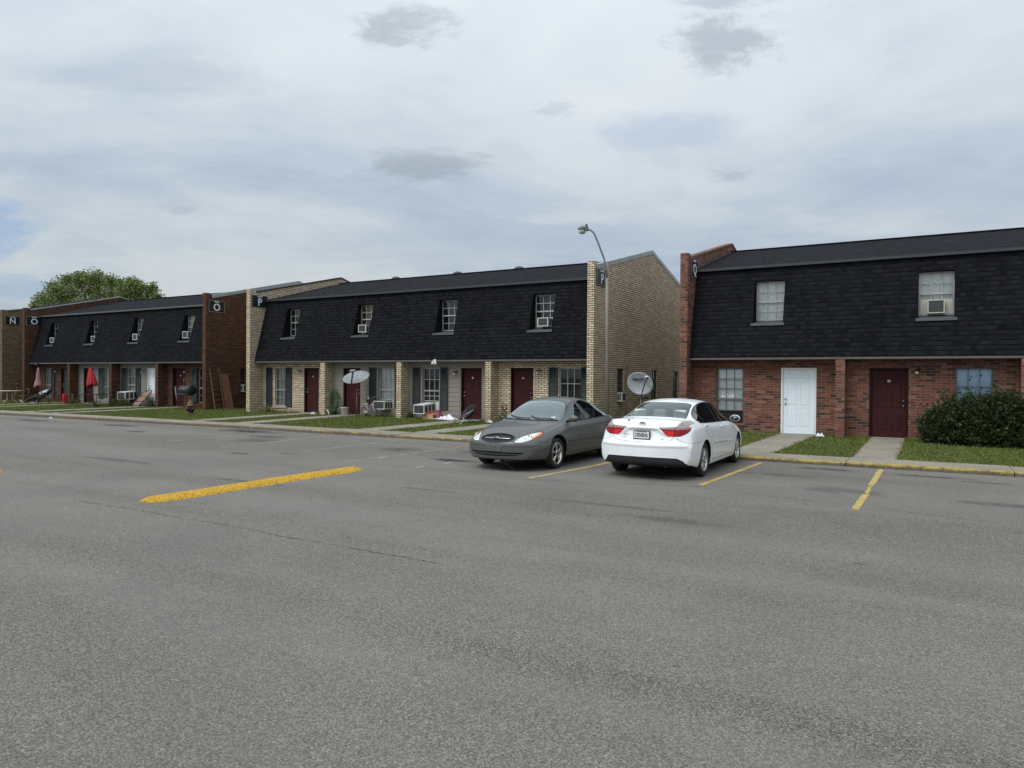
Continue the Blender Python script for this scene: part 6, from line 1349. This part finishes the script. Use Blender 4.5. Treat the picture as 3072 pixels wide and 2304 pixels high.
# ---- hydrant
plain('hydrant_red', srgb(72, 34, 27), .65, var=.3, vscale=8); plain('hydrant_cap', srgb(92, 54, 36), .65, var=.25, vscale=8)
hx, hy, hz = -28.6, 20.35, .12; t = thing('fire_hydrant', 'rusty red fire hydrant on the lawn before the dark brown gable wall', 'fire hydrant', (hx, hy, hz))
m = MB(); m.lathe([(.15, 0), (.15, .04), (.105, .05), (.10, .14), (.14, .16), (.145, .36), (.12, .39)], 24, (hx, hy, hz), 'z'); m.build('barrel', 'hydrant_red', t, uv=False)
m = MB(); m.lathe([(.20, .385), (.205, .41), (.15, .425), (.145, .50), (.10, .57), (.045, .60), (.04, .66), (0, .665)], 24, (hx, hy, hz), 'z'); m.build('bonnet', 'hydrant_cap', t, uv=False)
for ax, s, r, l in (('x', 1, .06, .22), ('x', -1, .06, .22), ('y', -1, .085, .20)): 
    m = MB(); m.lathe([(r * .8, s * .1), (r * .8, s * (l - .06)), (r, s * (l - .055)), (r, s * l), (r * .4, s * (l + .005)), (r * .4, s * (l + .04)), (0, s * (l + .04))], 16, (hx, hy, hz + .27), ax); m.build('outlet', 'hydrant_red', t, uv=False)
# ---- ladder and board on the brown gable
plain('ladder_wood', srgb(98, 80, 58), .7, var=.2); t = NT('ply_brown'); o_ = t.coord('Object'); t.done(t.bsdf(t.mix(t.noise(t.mapping(o_, scale=(3, 3, .5)), 3, 5, .7), srgb(84, 56, 44), srgb(120, 88, 70)), .8, 0, t.bump(t.noise(o_, 20, 4), .2, .01), .2))
t = thing('ladder', 'old wooden ladder leaning on the brown gable wall', 'ladder', (-30.55, 23.5, .14)); fa, fb = Vector((-30.62, 23.16, .13)), Vector((-30.62, 23.72, .13)); ta, tb = Vector((-31.13, 23.20, 2.26)), Vector((-31.13, 23.70, 2.26))
for a, b in ((fa, ta), (fb, tb)): m = MB(); d = (b - a); m.obox((a + b) / 2, d / 2, Vector((0, .011, 0)), Vector((.022, 0, .006))); m.build('rail', 'ladder_wood', t, uv=False)
for i in range(1, 8): q = i / 8; m = MB(); m.tube([fa.lerp(ta, q), fb.lerp(tb, q)], .009, 6); m.build('rung', 'ladder_wood', t, uv=False)
m = MB(); m.obox((-30.85, 24.02, 1.06), (-.26, 0, .92), (0, .23, 0), (.012, 0, .003)); o = m.build('plywood_board', 'ply_brown', loc=(-30.6, 24.02, .14), uv=False); tag(o, 'tall brown plywood board leaning on the wall next to the ladder', 'board')
# ---- barbecue
gx_, gy_ = -32.55, 22.95; t = thing('barbecue_grill', 'black barrel barbecue grill on thin legs by the last brown pier', 'barbecue', (gx_, gy_, .17))
m = MB(); m.lathe([(0, -.40), (.25, -.40), (.26, -.38), (.26, .38), (.25, .40), (0, .40)], 24, (gx_, gy_, 1.12), 'x'); m.build('drum', plain('grill_black', srgb(40, 39, 38), .6, .2, var=.3) and 'grill_black', t, uv=False)
for dx, dy in ((-.34, -.2), (.34, -.2), (-.34, .2), (.34, .2)): m = MB(); m.tube([(gx_ + dx, gy_ + dy, .16), (gx_ + dx * .85, gy_ + dy * .9, .95)], .016, 6); m.build('leg', 'grill_black', t, uv=False)
m = MB(); m.box(gx_ - .42, gx_ + .42, gy_ - .42, gy_ - .25, .93, .955); m.build('shelf', 'alu_dark', t, uv=False)
m = MB(); m.tube([(gx_ - .30, gy_ + .05, 1.3), (gx_ - .30, gy_ + .05, 1.72)], .05, 10); m.build('chimney', 'grill_black', t, uv=False)
m = MB(); m.tube([(gx_ - .3, gy_ - .27, 1.2), (gx_ - .3, gy_ - .31, 1.2), (gx_ + .3, gy_ - .31, 1.2), (gx_ + .3, gy_ - .27, 1.2)], .011, 6); m.build('handle', 'steel', t, uv=False)
m = MB(); m.tube([(gx_ - .32, gy_ - .45, 1.28), (gx_ + .05, gy_ - .6, .62)], .03, 8); o = m.build('grey_post', 'galv', loc=(gx_ - .1, gy_ - .55, .62), uv=False); tag(o, 'grey pipe leaning against the barbecue above the hydrant', 'pipe')
m = MB(); m.lathe([(.09, 0), (.10, .2), (0, .21)], 14, (gx_ + .55, gy_ - .1, .16), 'z'); o = m.build('fuel_can', 'galv', loc=(gx_ + .55, gy_ - .1, .16), uv=False); tag(o, 'small grey can on the ground between the barbecue and the wing wall', 'can')
# ---- brown folded lounge chair
t = thing('folded_lounge_chair', 'brown folded lounge chair leaning by the white door', 'chair', (-37.65, 23.45, .17)); plain('wicker_brown', srgb(96, 72, 56), .75, var=.25, vscale=30); plain('wicker_pale', srgb(124, 100, 82), .75, var=.2, vscale=30)
A0, A1 = Vector((-37.42, 23.2, .17)), Vector((-36.84, 23.66, 1.02)); d = A1 - A0; sd = Vector((.40, -.04, 0))
m = MB(); m.tube([A0 - sd, A0 - sd + d * .85, A0 - sd * .6 + d * 1.02, A0 + sd * .6 + d * 1.02, A0 + sd + d * .85, A0 + sd], .03, 8); m.build('frame', 'wicker_brown', t, uv=False)
m = MB(); nn_ = d.cross(sd).normalized() * .03
for a, b in ((.04, .28), (.32, .60), (.64, .92)): m.obox(A0 + d * ((a + b) / 2), sd * .85, d * ((b - a) / 2), nn_)
m.build('cushion', 'wicker_pale', t, uv=False, bevel=.03)
# ---- tables, parasols, stakes
def pipe(x, y, h, label, r=.022, mat='white_plastic'):
    m = MB(); m.tube([(x, y, .12), (x, y, .16 + h)], r, 8); m.lathe([(r * 1.3, h - .02), (r * 1.3, h + .01), (0, h + .012)], 8, (x, y, .16), 'z'); o = m.build('stand_pipe', mat, loc=(x, y, .16), uv=False); tag(o, label, 'pipe')
pipe(-42.5, 22.6, .62, 'short pale stand pipe in the grass between the red crate and the black table', mat='trim_grey'); pipe(-49.6, 22.9, .62, 'thin pale stand pipe beside the round garden table', mat='ladder_wood'); pipe(-9.55, 22.9, .42, 'short pale stand pipe against the tan wing wall behind the grey car', mat='ladder_wood')
plain('table_cream', srgb(176, 164, 142), .6); plain('metal_black', srgb(30, 29, 30), .5, .3); plain('parasol_pink', srgb(156, 112, 112), .85, var=.15); plain('parasol_red', srgb(150, 20, 30), .8, var=.15)
tx, ty = -47.4, 21.6; t = thing('garden_table', 'round cream garden table with curved legs near the olive wall', 'table', (tx, ty, .16)); m = MB(); m.lathe([(0, .70), (.62, .70), (.64, .715), (.62, .73), (0, .73)], 28, (tx, ty, .16), 'z'); m.build('table_top', 'table_cream', t, uv=False)
for k in range(4): a = k * PI / 2 + .5; dx, dy = math.cos(a), math.sin(a); m = MB(); m.tube([(tx + dx * .22, ty + dy * .22, .86), (tx + dx * .16, ty + dy * .16, .55), (tx + dx * .2, ty + dy * .2, .35), (tx + dx * .42, ty + dy * .42, .24), (tx + dx * .5, ty + dy * .5, .15)], .018, 6); m.build('leg', 'table_cream', t, uv=False)
cx_, cy_ = -47.9, 22.7; t = thing('patio_chair', 'brown patio chair with a rounded back behind the round table', 'chair', (cx_, cy_, .16)); m = MB(); m.tube([(cx_ - .28, cy_, .5), (cx_ - .24, cy_ + .1, .92), (cx_, cy_ + .12, 1.0), (cx_ + .24, cy_ + .1, .92), (cx_ + .28, cy_, .5)], .02, 6); m.build('back_frame', 'ladder_wood', t, uv=False); m = MB(); m.box(cx_ - .26, cx_ + .26, cy_ - .25, cy_ + .2, .52, .56); m.build('seat', 'wicker_brown', t, uv=False)
for dx, dy in ((-.24, -.22), (.24, -.22), (-.24, .18), (.24, .18)): m = MB(); m.tube([(cx_ + dx, cy_ + dy, .15), (cx_ + dx * .9, cy_ + dy * .9, .54)], .016, 6); m.build('leg', 'ladder_wood', t, uv=False)
def parasol(bx, by, tx_, ty_, z0, z1, rmax, mat, label, base=True, flare=1.0, seed=1, pole='metal_black'):
    t = thing('folded_parasol', label, 'parasol', (bx, by, .16)); A, Bv = Vector((bx, by, .18)), Vector((tx_, ty_, z1 + .06)); ax = (Bv - A).normalized(); m = MB(); m.tube([A, Bv], .02, 8); m.build('pole', pole, t, uv=False)
    rg = random.Random(seed); m = MB(); NA = 32; H = z1 - z0; prof = [(0, .03), (.12, .075), (.35, .13), (.55, .16), (.60, .15), (.68, .2), (.85, .27 * flare), (1.0, .33 * flare)] if flare < 1.05 else [(0, .04), (.15, .12), (.4, .2), (.7, .28), (.9, .32), (1.0, .30)]; pts = []
    r_, u_ = ax.orthogonal().normalized(), None; u_ = ax.cross(r_); drop = [rg.uniform(-.12, .06) for _ in range(NA)]
    for q, rad in prof:
        for k in range(NA): w = 2 * PI * k / NA; rr = rad * rmax / .33 * (1 + .22 * math.sin(8 * w)) ; pts.append(Bv - ax * (.06 + H * q + (drop[k] * H if q == 1.0 else 0)) + (r_ * math.cos(w) + u_ * math.sin(w)) * rr)
    m.add(pts, [(i * NA + k, i * NA + (k + 1) % NA, (i + 1) * NA + (k + 1) % NA, (i + 1) * NA + k) for i in range(len(prof) - 1) for k in range(NA)], 0, True); c = m.build('canopy', mat, t, uv=False); md = c.modifiers.new('t', 'SOLIDIFY'); md.thickness = .01
    if base: m = MB(); m.lathe([(.28, 0), (.28, .05), (.1, .09), (.05, .2), (0, .2)], 20, (bx, by, .15), 'z'); m.build('base', 'metal_black', t, uv=False)
parasol(-46.75, 22.85, -46.72, 22.85, 1.1, 2.28, .20, 'parasol_pink', 'faded pink parasol, folded and standing behind the resting person', flare=1.0)
parasol(-39.0, 21.9, -39.6, 22.0, 1.18, 2.25, .23, 'parasol_red', 'bright red folded parasol tilted over the black table', flare=1.2, seed=3)
t = thing('patio_table', 'long black metal table under the red parasol', 'table', (-39.2, 22.0, .16)); m = MB(); m.obox((-39.1, 22.0, .81), (1.1, 0, .045), (0, .42, 0), (0, 0, .014)); m.build('table_top', 'metal_black', t, uv=False)
for dx, dy, s in ((-.85, -.36, -1), (-.5, .36, -1), (.45, -.36, 1), (.8, .36, 1)): m = MB(); x = -39.1 + dx; m.tube([(x, 22 + dy, .80), (x + s * .04, 22 + dy, .55), (x, 22 + dy, .36), (x + s * .22, 22 + dy, .27), (x + s * .32, 22 + dy, .14)], .017, 6); m.build('leg', 'metal_black', t, uv=False)
m = MB(); m.tube([(-39.7, 22.0, .42), (-38.5, 22.0, .46)], .014, 6); m.build('cross_bar', 'metal_black', t, uv=False)
m = MB(); m.box(-43.66, -43.44, 22.65, 22.85, .17, .74); m.box(-43.62, -43.48, 22.62, 22.65, .3, .6); o = m.build('red_crate', plain('plastic_red', srgb(160, 22, 26), .5, var=.25, vscale=12) and 'plastic_red', loc=(-43.55, 22.75, .17), bevel=.02); tag(o, 'tall red plastic crate beside the first brown pier', 'crate')
for x, y, h, r in ((-48.62, 23.05, 1.0, .07), (-47.95, 23.2, .92, .06)):
    t = thing('garden_ornament', 'dark round ornament on a thin stick before the olive wall', 'ornament', (x - 1.1, y, .16), 'round ornaments on sticks'); m = MB(); m.tube([(x - 1.1, y, .14), (x - 1.1, y, .16 + h)], .012, 6); m.build('stick', 'wicker_brown', t, uv=False); m = MB(); m.lathe([(0, -r), (r * .7, -r * .7), (r, 0), (r * .7, r * .7), (0, r)], 12, (x - 1.1, y, .16 + h + r), 'z'); m.build('head', 'wicker_brown', t, uv=False)
# ---- litter
for i, (x, y, s, lab) in enumerate(((-2.75, 23.3, .12, 'crumpled white rag at the foot of the white door'), (-14.3, 22.9, .10, 'crumpled white paper at the foot of the tan pier behind the grey car'), (-23.9, 23.2, .11, 'grey rag on the step of the maroon door near the pier'), (-32.3, 16.3, .07, 'scrap of white paper lying on the asphalt against the kerb'))):
    cloth('litter', (x, y, .185 if y > 20 else .005), s, s * .6, s * .9, 'cloth_white', lab, 20 + i)

# ---- cable and meter box on the tan gable
m = MB(); m.tube([(-10.085, 26.15, .12), (-10.085, 26.15, 2.35), (-10.085, 26.3, 2.42)], .008, 6); o = m.build('cable', 'black_plastic', loc=(-10.085, 26.15, .12), uv=False); tag(o, 'thin black cable running up the tan gable wall beside its small window', 'cable')
# ---------------------------------------------------------------- person resting on a chair
plain('skin_dark', srgb(72, 48, 38), .6); plain('shirt_white', srgb(196, 198, 206), .9, var=.1); plain('shirt_pale', srgb(170, 196, 206), .9, var=.08); plain('trousers_dark', srgb(46, 40, 38), .9, var=.2); plain('shoe_white', srgb(190, 190, 190), .7); plain('chair_green', srgb(52, 58, 56), .55); plain('hair_black', srgb(16, 14, 14), .9)
def skin_obj(name, verts, edges, radii, mat, parent=None, root=0, sub=2, loc=(0, 0, 0)):
    L = Vector(loc); me = bpy.data.meshes.new(name); me.from_pydata([tuple(Vector(v) - L) for v in verts], edges, []); o = bpy.data.objects.new(name, me); COL.objects.link(o)
    sk = o.modifiers.new('skin', 'SKIN'); sk.use_smooth_shade = True; sv_ = me.skin_vertices[0].data
    for i, r in enumerate(radii): sv_[i].radius = (r, r) if not isinstance(r, tuple) else r
    sv_[root].use_root = True; sb = o.modifiers.new('sub', 'SUBSURF'); sb.levels = sub; sb.render_levels = sub
    dg = bpy.context.evaluated_depsgraph_get(); dg.update(); m2 = bpy.data.meshes.new_from_object(o.evaluated_get(dg)); bpy.data.objects.remove(o); bpy.data.meshes.remove(me)
    m2.name = name; m2.materials.clear(); m2.materials.append(MATS[mat])
    for p in m2.polygons: p.use_smooth = True; p.material_index = 0
    o = bpy.data.objects.new(name, m2); COL.objects.link(o); o['_o'] = tuple(loc)
    if parent: o.parent = parent
    else: o.location = loc
    return o
pl = (-45.2, 22.3, .16); per = thing('person', 'person slouched back on a dark chair, legs stretched out, white top and dark trousers', 'person', pl)
hipL, hipR = Vector((-45.17, 22.22, .60)), Vector((-45.37, 22.32, .60)); pel = Vector((-45.27, 22.28, .62)); waist = Vector((-45.10, 22.36, .70)); chest = Vector((-44.88, 22.47, .84)); neck = Vector((-44.72, 22.55, .97)); head = Vector((-44.73, 22.57, 1.10))
sL, sR = chest + Vector((.13, -.13, .07)), chest + Vector((-.08, .16, .07))
V_ = [pel, waist, chest, neck, head + Vector((0, 0, .02)), head + Vector((-.01, 0, .10)), sL, Vector((-44.83, 22.2, .72)), Vector((-45.05, 22.16, .84)), Vector((-45.13, 22.2, .88)), sR, Vector((-45.08, 22.62, .72)), Vector((-45.16, 22.4, .86)), Vector((-45.2, 22.33, .89)), hipL, Vector((-45.46, 21.9, .52)), Vector((-45.7, 21.55, .26)), Vector((-45.76, 21.44, .33)), hipR, Vector((-45.36, 22.0, .65)), Vector((-45.46, 22.02, .24)), Vector((-45.56, 21.92, .19))]
E_ = [(0, 1), (1, 2), (2, 3), (3, 4), (4, 5), (2, 6), (6, 7), (7, 8), (8, 9), (2, 10), (10, 11), (11, 12), (12, 13), (0, 14), (14, 15), (15, 16), (16, 17), (0, 18), (18, 19), (19, 20), (20, 21)]
R_ = [.14, .145, .15, .058, .098, .06, .07, .045, .034, .04, .07, .045, .034, .04, .098, .066, .042, .04, .098, .066, .042, .04]
skin_obj('body', V_, E_, R_, 'skin_dark', per, 0, 2, pl)
skin_obj('top', [pel + Vector((.03, .02, .03)), waist, chest, chest + (neck - chest) * .55, sL, sL + Vector((-.02, -.07, -.13)), sR, sR + Vector((-.06, .02, -.13))], [(0, 1), (1, 2), (2, 3), (2, 4), (4, 5), (2, 6), (6, 7)], [.165, .168, .172, .085, .085, .062, .085, .062], 'shirt_white', per, 1, 2, pl)
skin_obj('trousers', [pel, hipL, Vector((-45.46, 21.9, .52)), Vector((-45.67, 21.6, .30)), hipR, Vector((-45.36, 22.0, .65)), Vector((-45.45, 22.02, .30))], [(0, 1), (1, 2), (2, 3), (0, 4), (4, 5), (5, 6)], [.155, .115, .084, .062, .115, .084, .062], 'trousers_dark', per, 0, 2, pl)
for a, b in ((Vector((-45.70, 21.55, .22)), Vector((-45.80, 21.42, .36))), (Vector((-45.44, 22.04, .20)), Vector((-45.62, 21.86, .185)))): skin_obj('shoe', [a, (a + b) / 2, b], [(0, 1), (1, 2)], [.052, .05, .035], 'shoe_white', per, 1, 2, pl)
skin_obj('hair', [head + Vector((.02, .02, .05)), head + Vector((.0, .01, .13))], [(0, 1)], [.098, .06], 'hair_black', per, 0, 2, pl)
for s, w in ((1, 8), (-1, 12)):
    for k in range(5): 
        o0 = V_[w + 1]; d = (Vector((-.07, .02 * (k - 2), -.012 - .01 * abs(k - 2)))) if k else Vector((-.02, .05 * s, .01))
        skin_obj('finger', [o0 + Vector((-.01, .014 * (k - 2), 0)), o0 + d * .6, o0 + d], [(0, 1), (1, 2)], [.011, .010, .008], 'skin_dark', per, 0, 1, pl)
c0 = Vector((-45.12, 22.36, .16)); fw = Vector((-.42, -.78, 0)).normalized(); sd = Vector((fw.y, -fw.x, 0)); t = thing('plastic_chair', 'dark plastic garden chair under the resting person', 'chair', tuple(c0))
m = MB(); m.obox(c0 + Vector((0, 0, .36)), fw * .24, sd * .25, Vector((0, 0, .018))); m.build('seat', 'chair_green', t, uv=False, bevel=.02)
m = MB(); m.obox(c0 - fw * .32 + Vector((0, 0, .60)), fw * .015 + Vector((0, 0, .006)), sd * .25, Vector((0, 0, .24)) - fw * .10); m.build('backrest', 'chair_green', t, uv=False, bevel=.02)
for a in (1, -1):
    for b in (1, -1): m = MB(); m.tube([c0 + fw * .2 * a + sd * .22 * b + Vector((0, 0, .36)), c0 + fw * .27 * a + sd * .26 * b], [.03, .022], 8); m.build('leg', 'chair_green', t, uv=False)
    m = MB(); m.tube([c0 + fw * .25 + sd * .27 * a + Vector((0, 0, .1)), c0 + fw * .22 + sd * .28 * a + Vector((0, 0, .56)), c0 - fw * .28 + sd * .27 * a + Vector((0, 0, .60))], .022, 8); m.build('armrest', 'chair_green', t, uv=False)

# ---------------------------------------------------------------- foliage
def leaf_mat(name, lo, hi, scale=14.0):
    t = NT(name); o = t.coord('Object'); a = t.noise(o, scale, 2, .5); b = t.noise(o, scale * .12, 3, .6); g = t.n('ShaderNodeNewGeometry')
    k = t.math('ADD', t.math('MULTIPLY', g.outputs['Random Per Island'], .5), t.math('MULTIPLY', b, .6)); c = t.ramp(k, [(.2, lo), (.85, hi)])
    p = t.bsdf(c, .5, 0, None, .35); tr = t.n('ShaderNodeBsdfTranslucent'); t.l(t.mix(.4, c, (.25, .32, .05, 1)), tr.inputs[0]); mx = t.n('ShaderNodeMixShader'); mx.inputs[0].default_value = .18; t.l(p, mx.inputs[1]); t.l(tr.outputs[0], mx.inputs[2])
    return t.done(mx.outputs[0])
leaf_mat('bush_leaf', srgb(17, 25, 12), srgb(54, 68, 32)); leaf_mat('tree_leaf', srgb(52, 66, 30), srgb(124, 138, 74), 2.0); leaf_mat('weed_leaf', srgb(40, 46, 28), srgb(86, 92, 56)); plain('bark', srgb(70, 58, 48), .9, var=.25, vscale=12, bump=.5, bscale=30)
def leaves(pts, size, jitter=.5, fold=.25, up=.35, rng=None, outw=None):
    """pts (n,3) -> mesh of leaf-sized quads, each turned its own way"""
    n = len(pts); r = rng; d = r.normal(size=(n, 3)); d[:, 2] *= .7
    if outw is not None: d += outw * 1.0
    d /= np.linalg.norm(d, axis=1)[:, None]; q = r.normal(size=(n, 3)); q[:, 2] += up; w = np.cross(d, q); w /= np.linalg.norm(w, axis=1)[:, None] + 1e-9
    L = size * (1 + jitter * (r.random(n) - .5) * 2)[:, None]; W = L * .42; nn = np.cross(d, w)
    a = pts; b = pts + d * L * .5 + w * W + nn * L * fold * .3; c = pts + d * L; e = pts + d * L * .5 - w * W + nn * L * fold * .3
    return np.stack([a, b, c, e], 1).reshape(-1, 3)
def leaf_obj(name, co, mat, parent, loc):
    n = len(co) // 4; me = bpy.data.meshes.new(name); me.vertices.add(n * 4); me.vertices.foreach_set('co', (co - np.array(loc)).astype(np.float32).ravel()); me.loops.add(n * 4); me.loops.foreach_set('vertex_index', np.arange(n * 4, dtype=np.int32)); me.polygons.add(n); me.polygons.foreach_set('loop_start', np.arange(0, n * 4, 4, dtype=np.int32)); me.polygons.foreach_set('loop_total', np.full(n, 4, dtype=np.int32)); me.update(calc_edges=True); me.validate()
    me.materials.append(MATS[mat]); o = bpy.data.objects.new(name, me); COL.objects.link(o); o.parent = parent; o['_o'] = tuple(loc); return o
# big tree behind the left blocks: crown clumps where the photo shows them, at their real distance
R2 = np.random.default_rng(21); clumps = []
for zx, zy, zr in ((200, 610, 85), (130, 690, 50), (330, 560, 120), (440, 430, 110), (420, 360, 55), (640, 330, 120), (640, 250, 55), (820, 270, 110), (830, 200, 50), (950, 250, 115), (1080, 260, 115), (1120, 200, 50), (1230, 320, 120), (1330, 270, 60), (1400, 350, 105), (1480, 310, 60), (1530, 420, 100), (1660, 370, 120), (1650, 290, 50), (1800, 420, 105), (1760, 330, 55), (1960, 450, 85), (1990, 390, 45), (2060, 540, 70), (580, 520, 140), (760, 480, 120), (1020, 440, 140), (1180, 500, 130), (1380, 540, 140), (1600, 540, 130), (1800, 570, 130), (900, 640, 120), (480, 650, 130), (700, 680, 140), (1200, 680, 150), (1500, 700, 150), (1750, 720, 140), (1000, 780, 150)):
    px, py = 80 + zx / 5.267, 790 + zy / 5.267; Y = 42.5 + R2.uniform(-3.2, 3.2); dv = w_of((px - 1536, py - 1152, f_px)); tt = Y / dv[1]; c = np.array([dv[0] * tt, Y, EYE + dv[2] * tt]); dvr = w_of((px + zr / 5.267 - 1536, py - 1152, f_px)); r = abs(np.linalg.norm(dvr * (Y / dvr[1]) - dv * tt)) * .62; clumps.append((c, max(r, .5)))
troot = (-71.5, 42.5, -.05); t = thing('tree', 'broad green tree rising behind the roof of the dark brown block', 'tree', troot)
P_, O_ = [], []
for c, r in clumps:
    n = int(1150 * r ** 1.7) + 150; d = R2.normal(size=(n, 3)); d /= np.linalg.norm(d, axis=1)[:, None]; rad = r * (R2.random(n) ** .62) * 1.22 * (1 + .45 * np.sin(d[:, 0] * 5 + c[0]) * np.sin(d[:, 2] * 6 + c[2])); P_.append(c + d * rad[:, None] * np.array([1.12, 1, .95])); O_.append(d)
leaf_obj('crown', leaves(np.concatenate(P_), .15, .6, rng=R2, outw=np.concatenate(O_) * .6), 'tree_leaf', t, troot)
m = MB(); base = Vector(troot); fork = base + Vector((0, 0, 3.2)); m.tube([base, base + Vector((.1, 0, 1.5)), fork], [.55, .42, .38], 12)
for c, r in clumps[::1]: 
    e = Vector(c); mid = fork.lerp(e, .5) + Vector((0, 0, -.6 + .02 * (e.x - fork.x))); m.tube([fork - Vector((0, 0, .3)), fork.lerp(mid, .5), mid, e, e + (e - mid).normalized() * r * .5], [.16, .10, .06, .03, .01], 6)
    for k in range(3): q = Vector(R2.normal(size=3)); m.tube([mid.lerp(e, .6 + .15 * k), e + q.normalized() * r * .8], [.025, .008], 5)
m.build('trunk', 'bark', t, uv=False)
# bush under the right window
bl = (1.6, 23.05, .14); t = thing('bush', 'large dark evergreen bush under the blue window of the red block', 'bush', bl); R3 = np.random.default_rng(4); P_, O_ = [], []
for (x, y, z, rx, ry, rz, n) in ((.62, 23.0, .78, .62, .55, .54, 8000), (.32, 23.02, .62, .46, .5, .52, 5000), (1.25, 23.0, .90, .60, .6, .60, 8000), (1.85, 23.0, .93, .62, .6, .64, 8000), (2.5, 23.0, .84, .62, .6, .58, 6500), (3.1, 23.0, .75, .6, .55, .56, 4000), (.9, 22.95, .45, .8, .6, .38, 7000), (1.8, 22.9, .45, .9, .62, .40, 7000), (2.7, 22.95, .45, .8, .6, .38, 4000)):
    d = R3.normal(size=(n, 3)); d /= np.linalg.norm(d, axis=1)[:, None]; lump = 1 + .13 * np.sin(d[:, 0] * 7 + x * 3) * np.sin(d[:, 2] * 8 + x) + .10 * np.sin(d[:, 0] * 15 + d[:, 2] * 13); rad = (.60 + .40 * R3.random(n) ** .5) * lump * (1 + .16 * np.abs(R3.normal(size=n)) ** 2 * (R3.random(n) < .22)); p = np.array([x, y, z]) + d * rad[:, None] * np.array([rx, ry, rz]); k = (p[:, 2] > .15) & (p[:, 1] < 23.77); P_.append(p[k]); O_.append(d[k])
sp = R3.random((900, 3)); ang = sp[:, 0] * 3.0; tw = np.stack([.3 + ang * .85, 22.95 + (sp[:, 1] - .5) * .8, 1.27 + .10 * np.clip(ang - .9, 0, 1) + .30 * sp[:, 2] ** 2 + .10 * np.sin(ang * 5) + .06 * np.sin(ang * 13)], 1); P_.append(tw); O_.append(np.tile([0, 0, 1.0], (900, 1)))
leaf_obj('foliage', leaves(np.concatenate(P_), .055, .5, rng=R3, outw=np.concatenate(O_) * .7), 'bush_leaf', t, bl)
m = MB()
for i in range(26): x = .3 + i * .11; m.tube([(x + random.uniform(-.05, .05), 23.05 + random.uniform(-.2, .2), .12), (x, 23 + random.uniform(-.2, .2), .5), (x + random.uniform(-.25, .25), 23 + random.uniform(-.4, .4), 1.1)], [.02, .015, .006], 5)
m.build('stem', 'bark', t, uv=False)
def weed(name, x, y, z, h, w, n, label, size=.07, mat='weed_leaf', cat='plant'):
    loc = (x, y, z); t = thing(name, label, cat, loc); r = np.random.default_rng(int(abs(x * 100))); d = r.normal(size=(n, 3)); d /= np.linalg.norm(d, axis=1)[:, None]; d[:, 2] = abs(d[:, 2]); q = r.random(n)[:, None] ** .5
    leaf_obj('foliage', leaves(np.array(loc) + d * q * np.array([w, w * .8, h]), size, .5, rng=r, outw=d), mat, t, loc); m = MB()
    for k in range(7): a = 2 * PI * k / 7; m.tube([(x, y, z), (x + w * .5 * math.cos(a), y + w * .4 * math.sin(a), z + h * .8)], [.008, .003], 4)
    m.build('stem', 'bark', t, uv=False)
weed('shrub', -38.55 + .35, 22.95, .16, .50, .42, 500, 'low dark shrub at the end of the black table', cat='shrub'); weed('shrub', -39.15 - .1, 23.25, .16, .42, .5, 600, 'low dark shrub at the foot of the brown pier beside the large white air conditioner', cat='shrub'); weed('potted_plant', -35.95, 23.15, .17, .55, .28, 400, 'dark leafy plant on the step of the white door, brown block')
weed('weed', -27.0, 23.35, .16, .42, .26, 160, 'dry weed at the foot of the tan wing wall next to the ladder gable', .06); weed('weed', -18.62, 23.6, .16, .34, .18, 160, 'small dark weed below the black shutter, between tan pier and cardboard box', .06); weed('weed', -13.9, 23.3, .16, .75, .22, 200, 'leafy weed by the tan wall behind the grey car bonnet', .07); weed('weed', -43.1, 22.95, .16, .35, .5, 300, 'dark low weeds between the red crate and the pale pipe')
for o in bpy.data.objects:
    if '_o' in o: del o['_o']
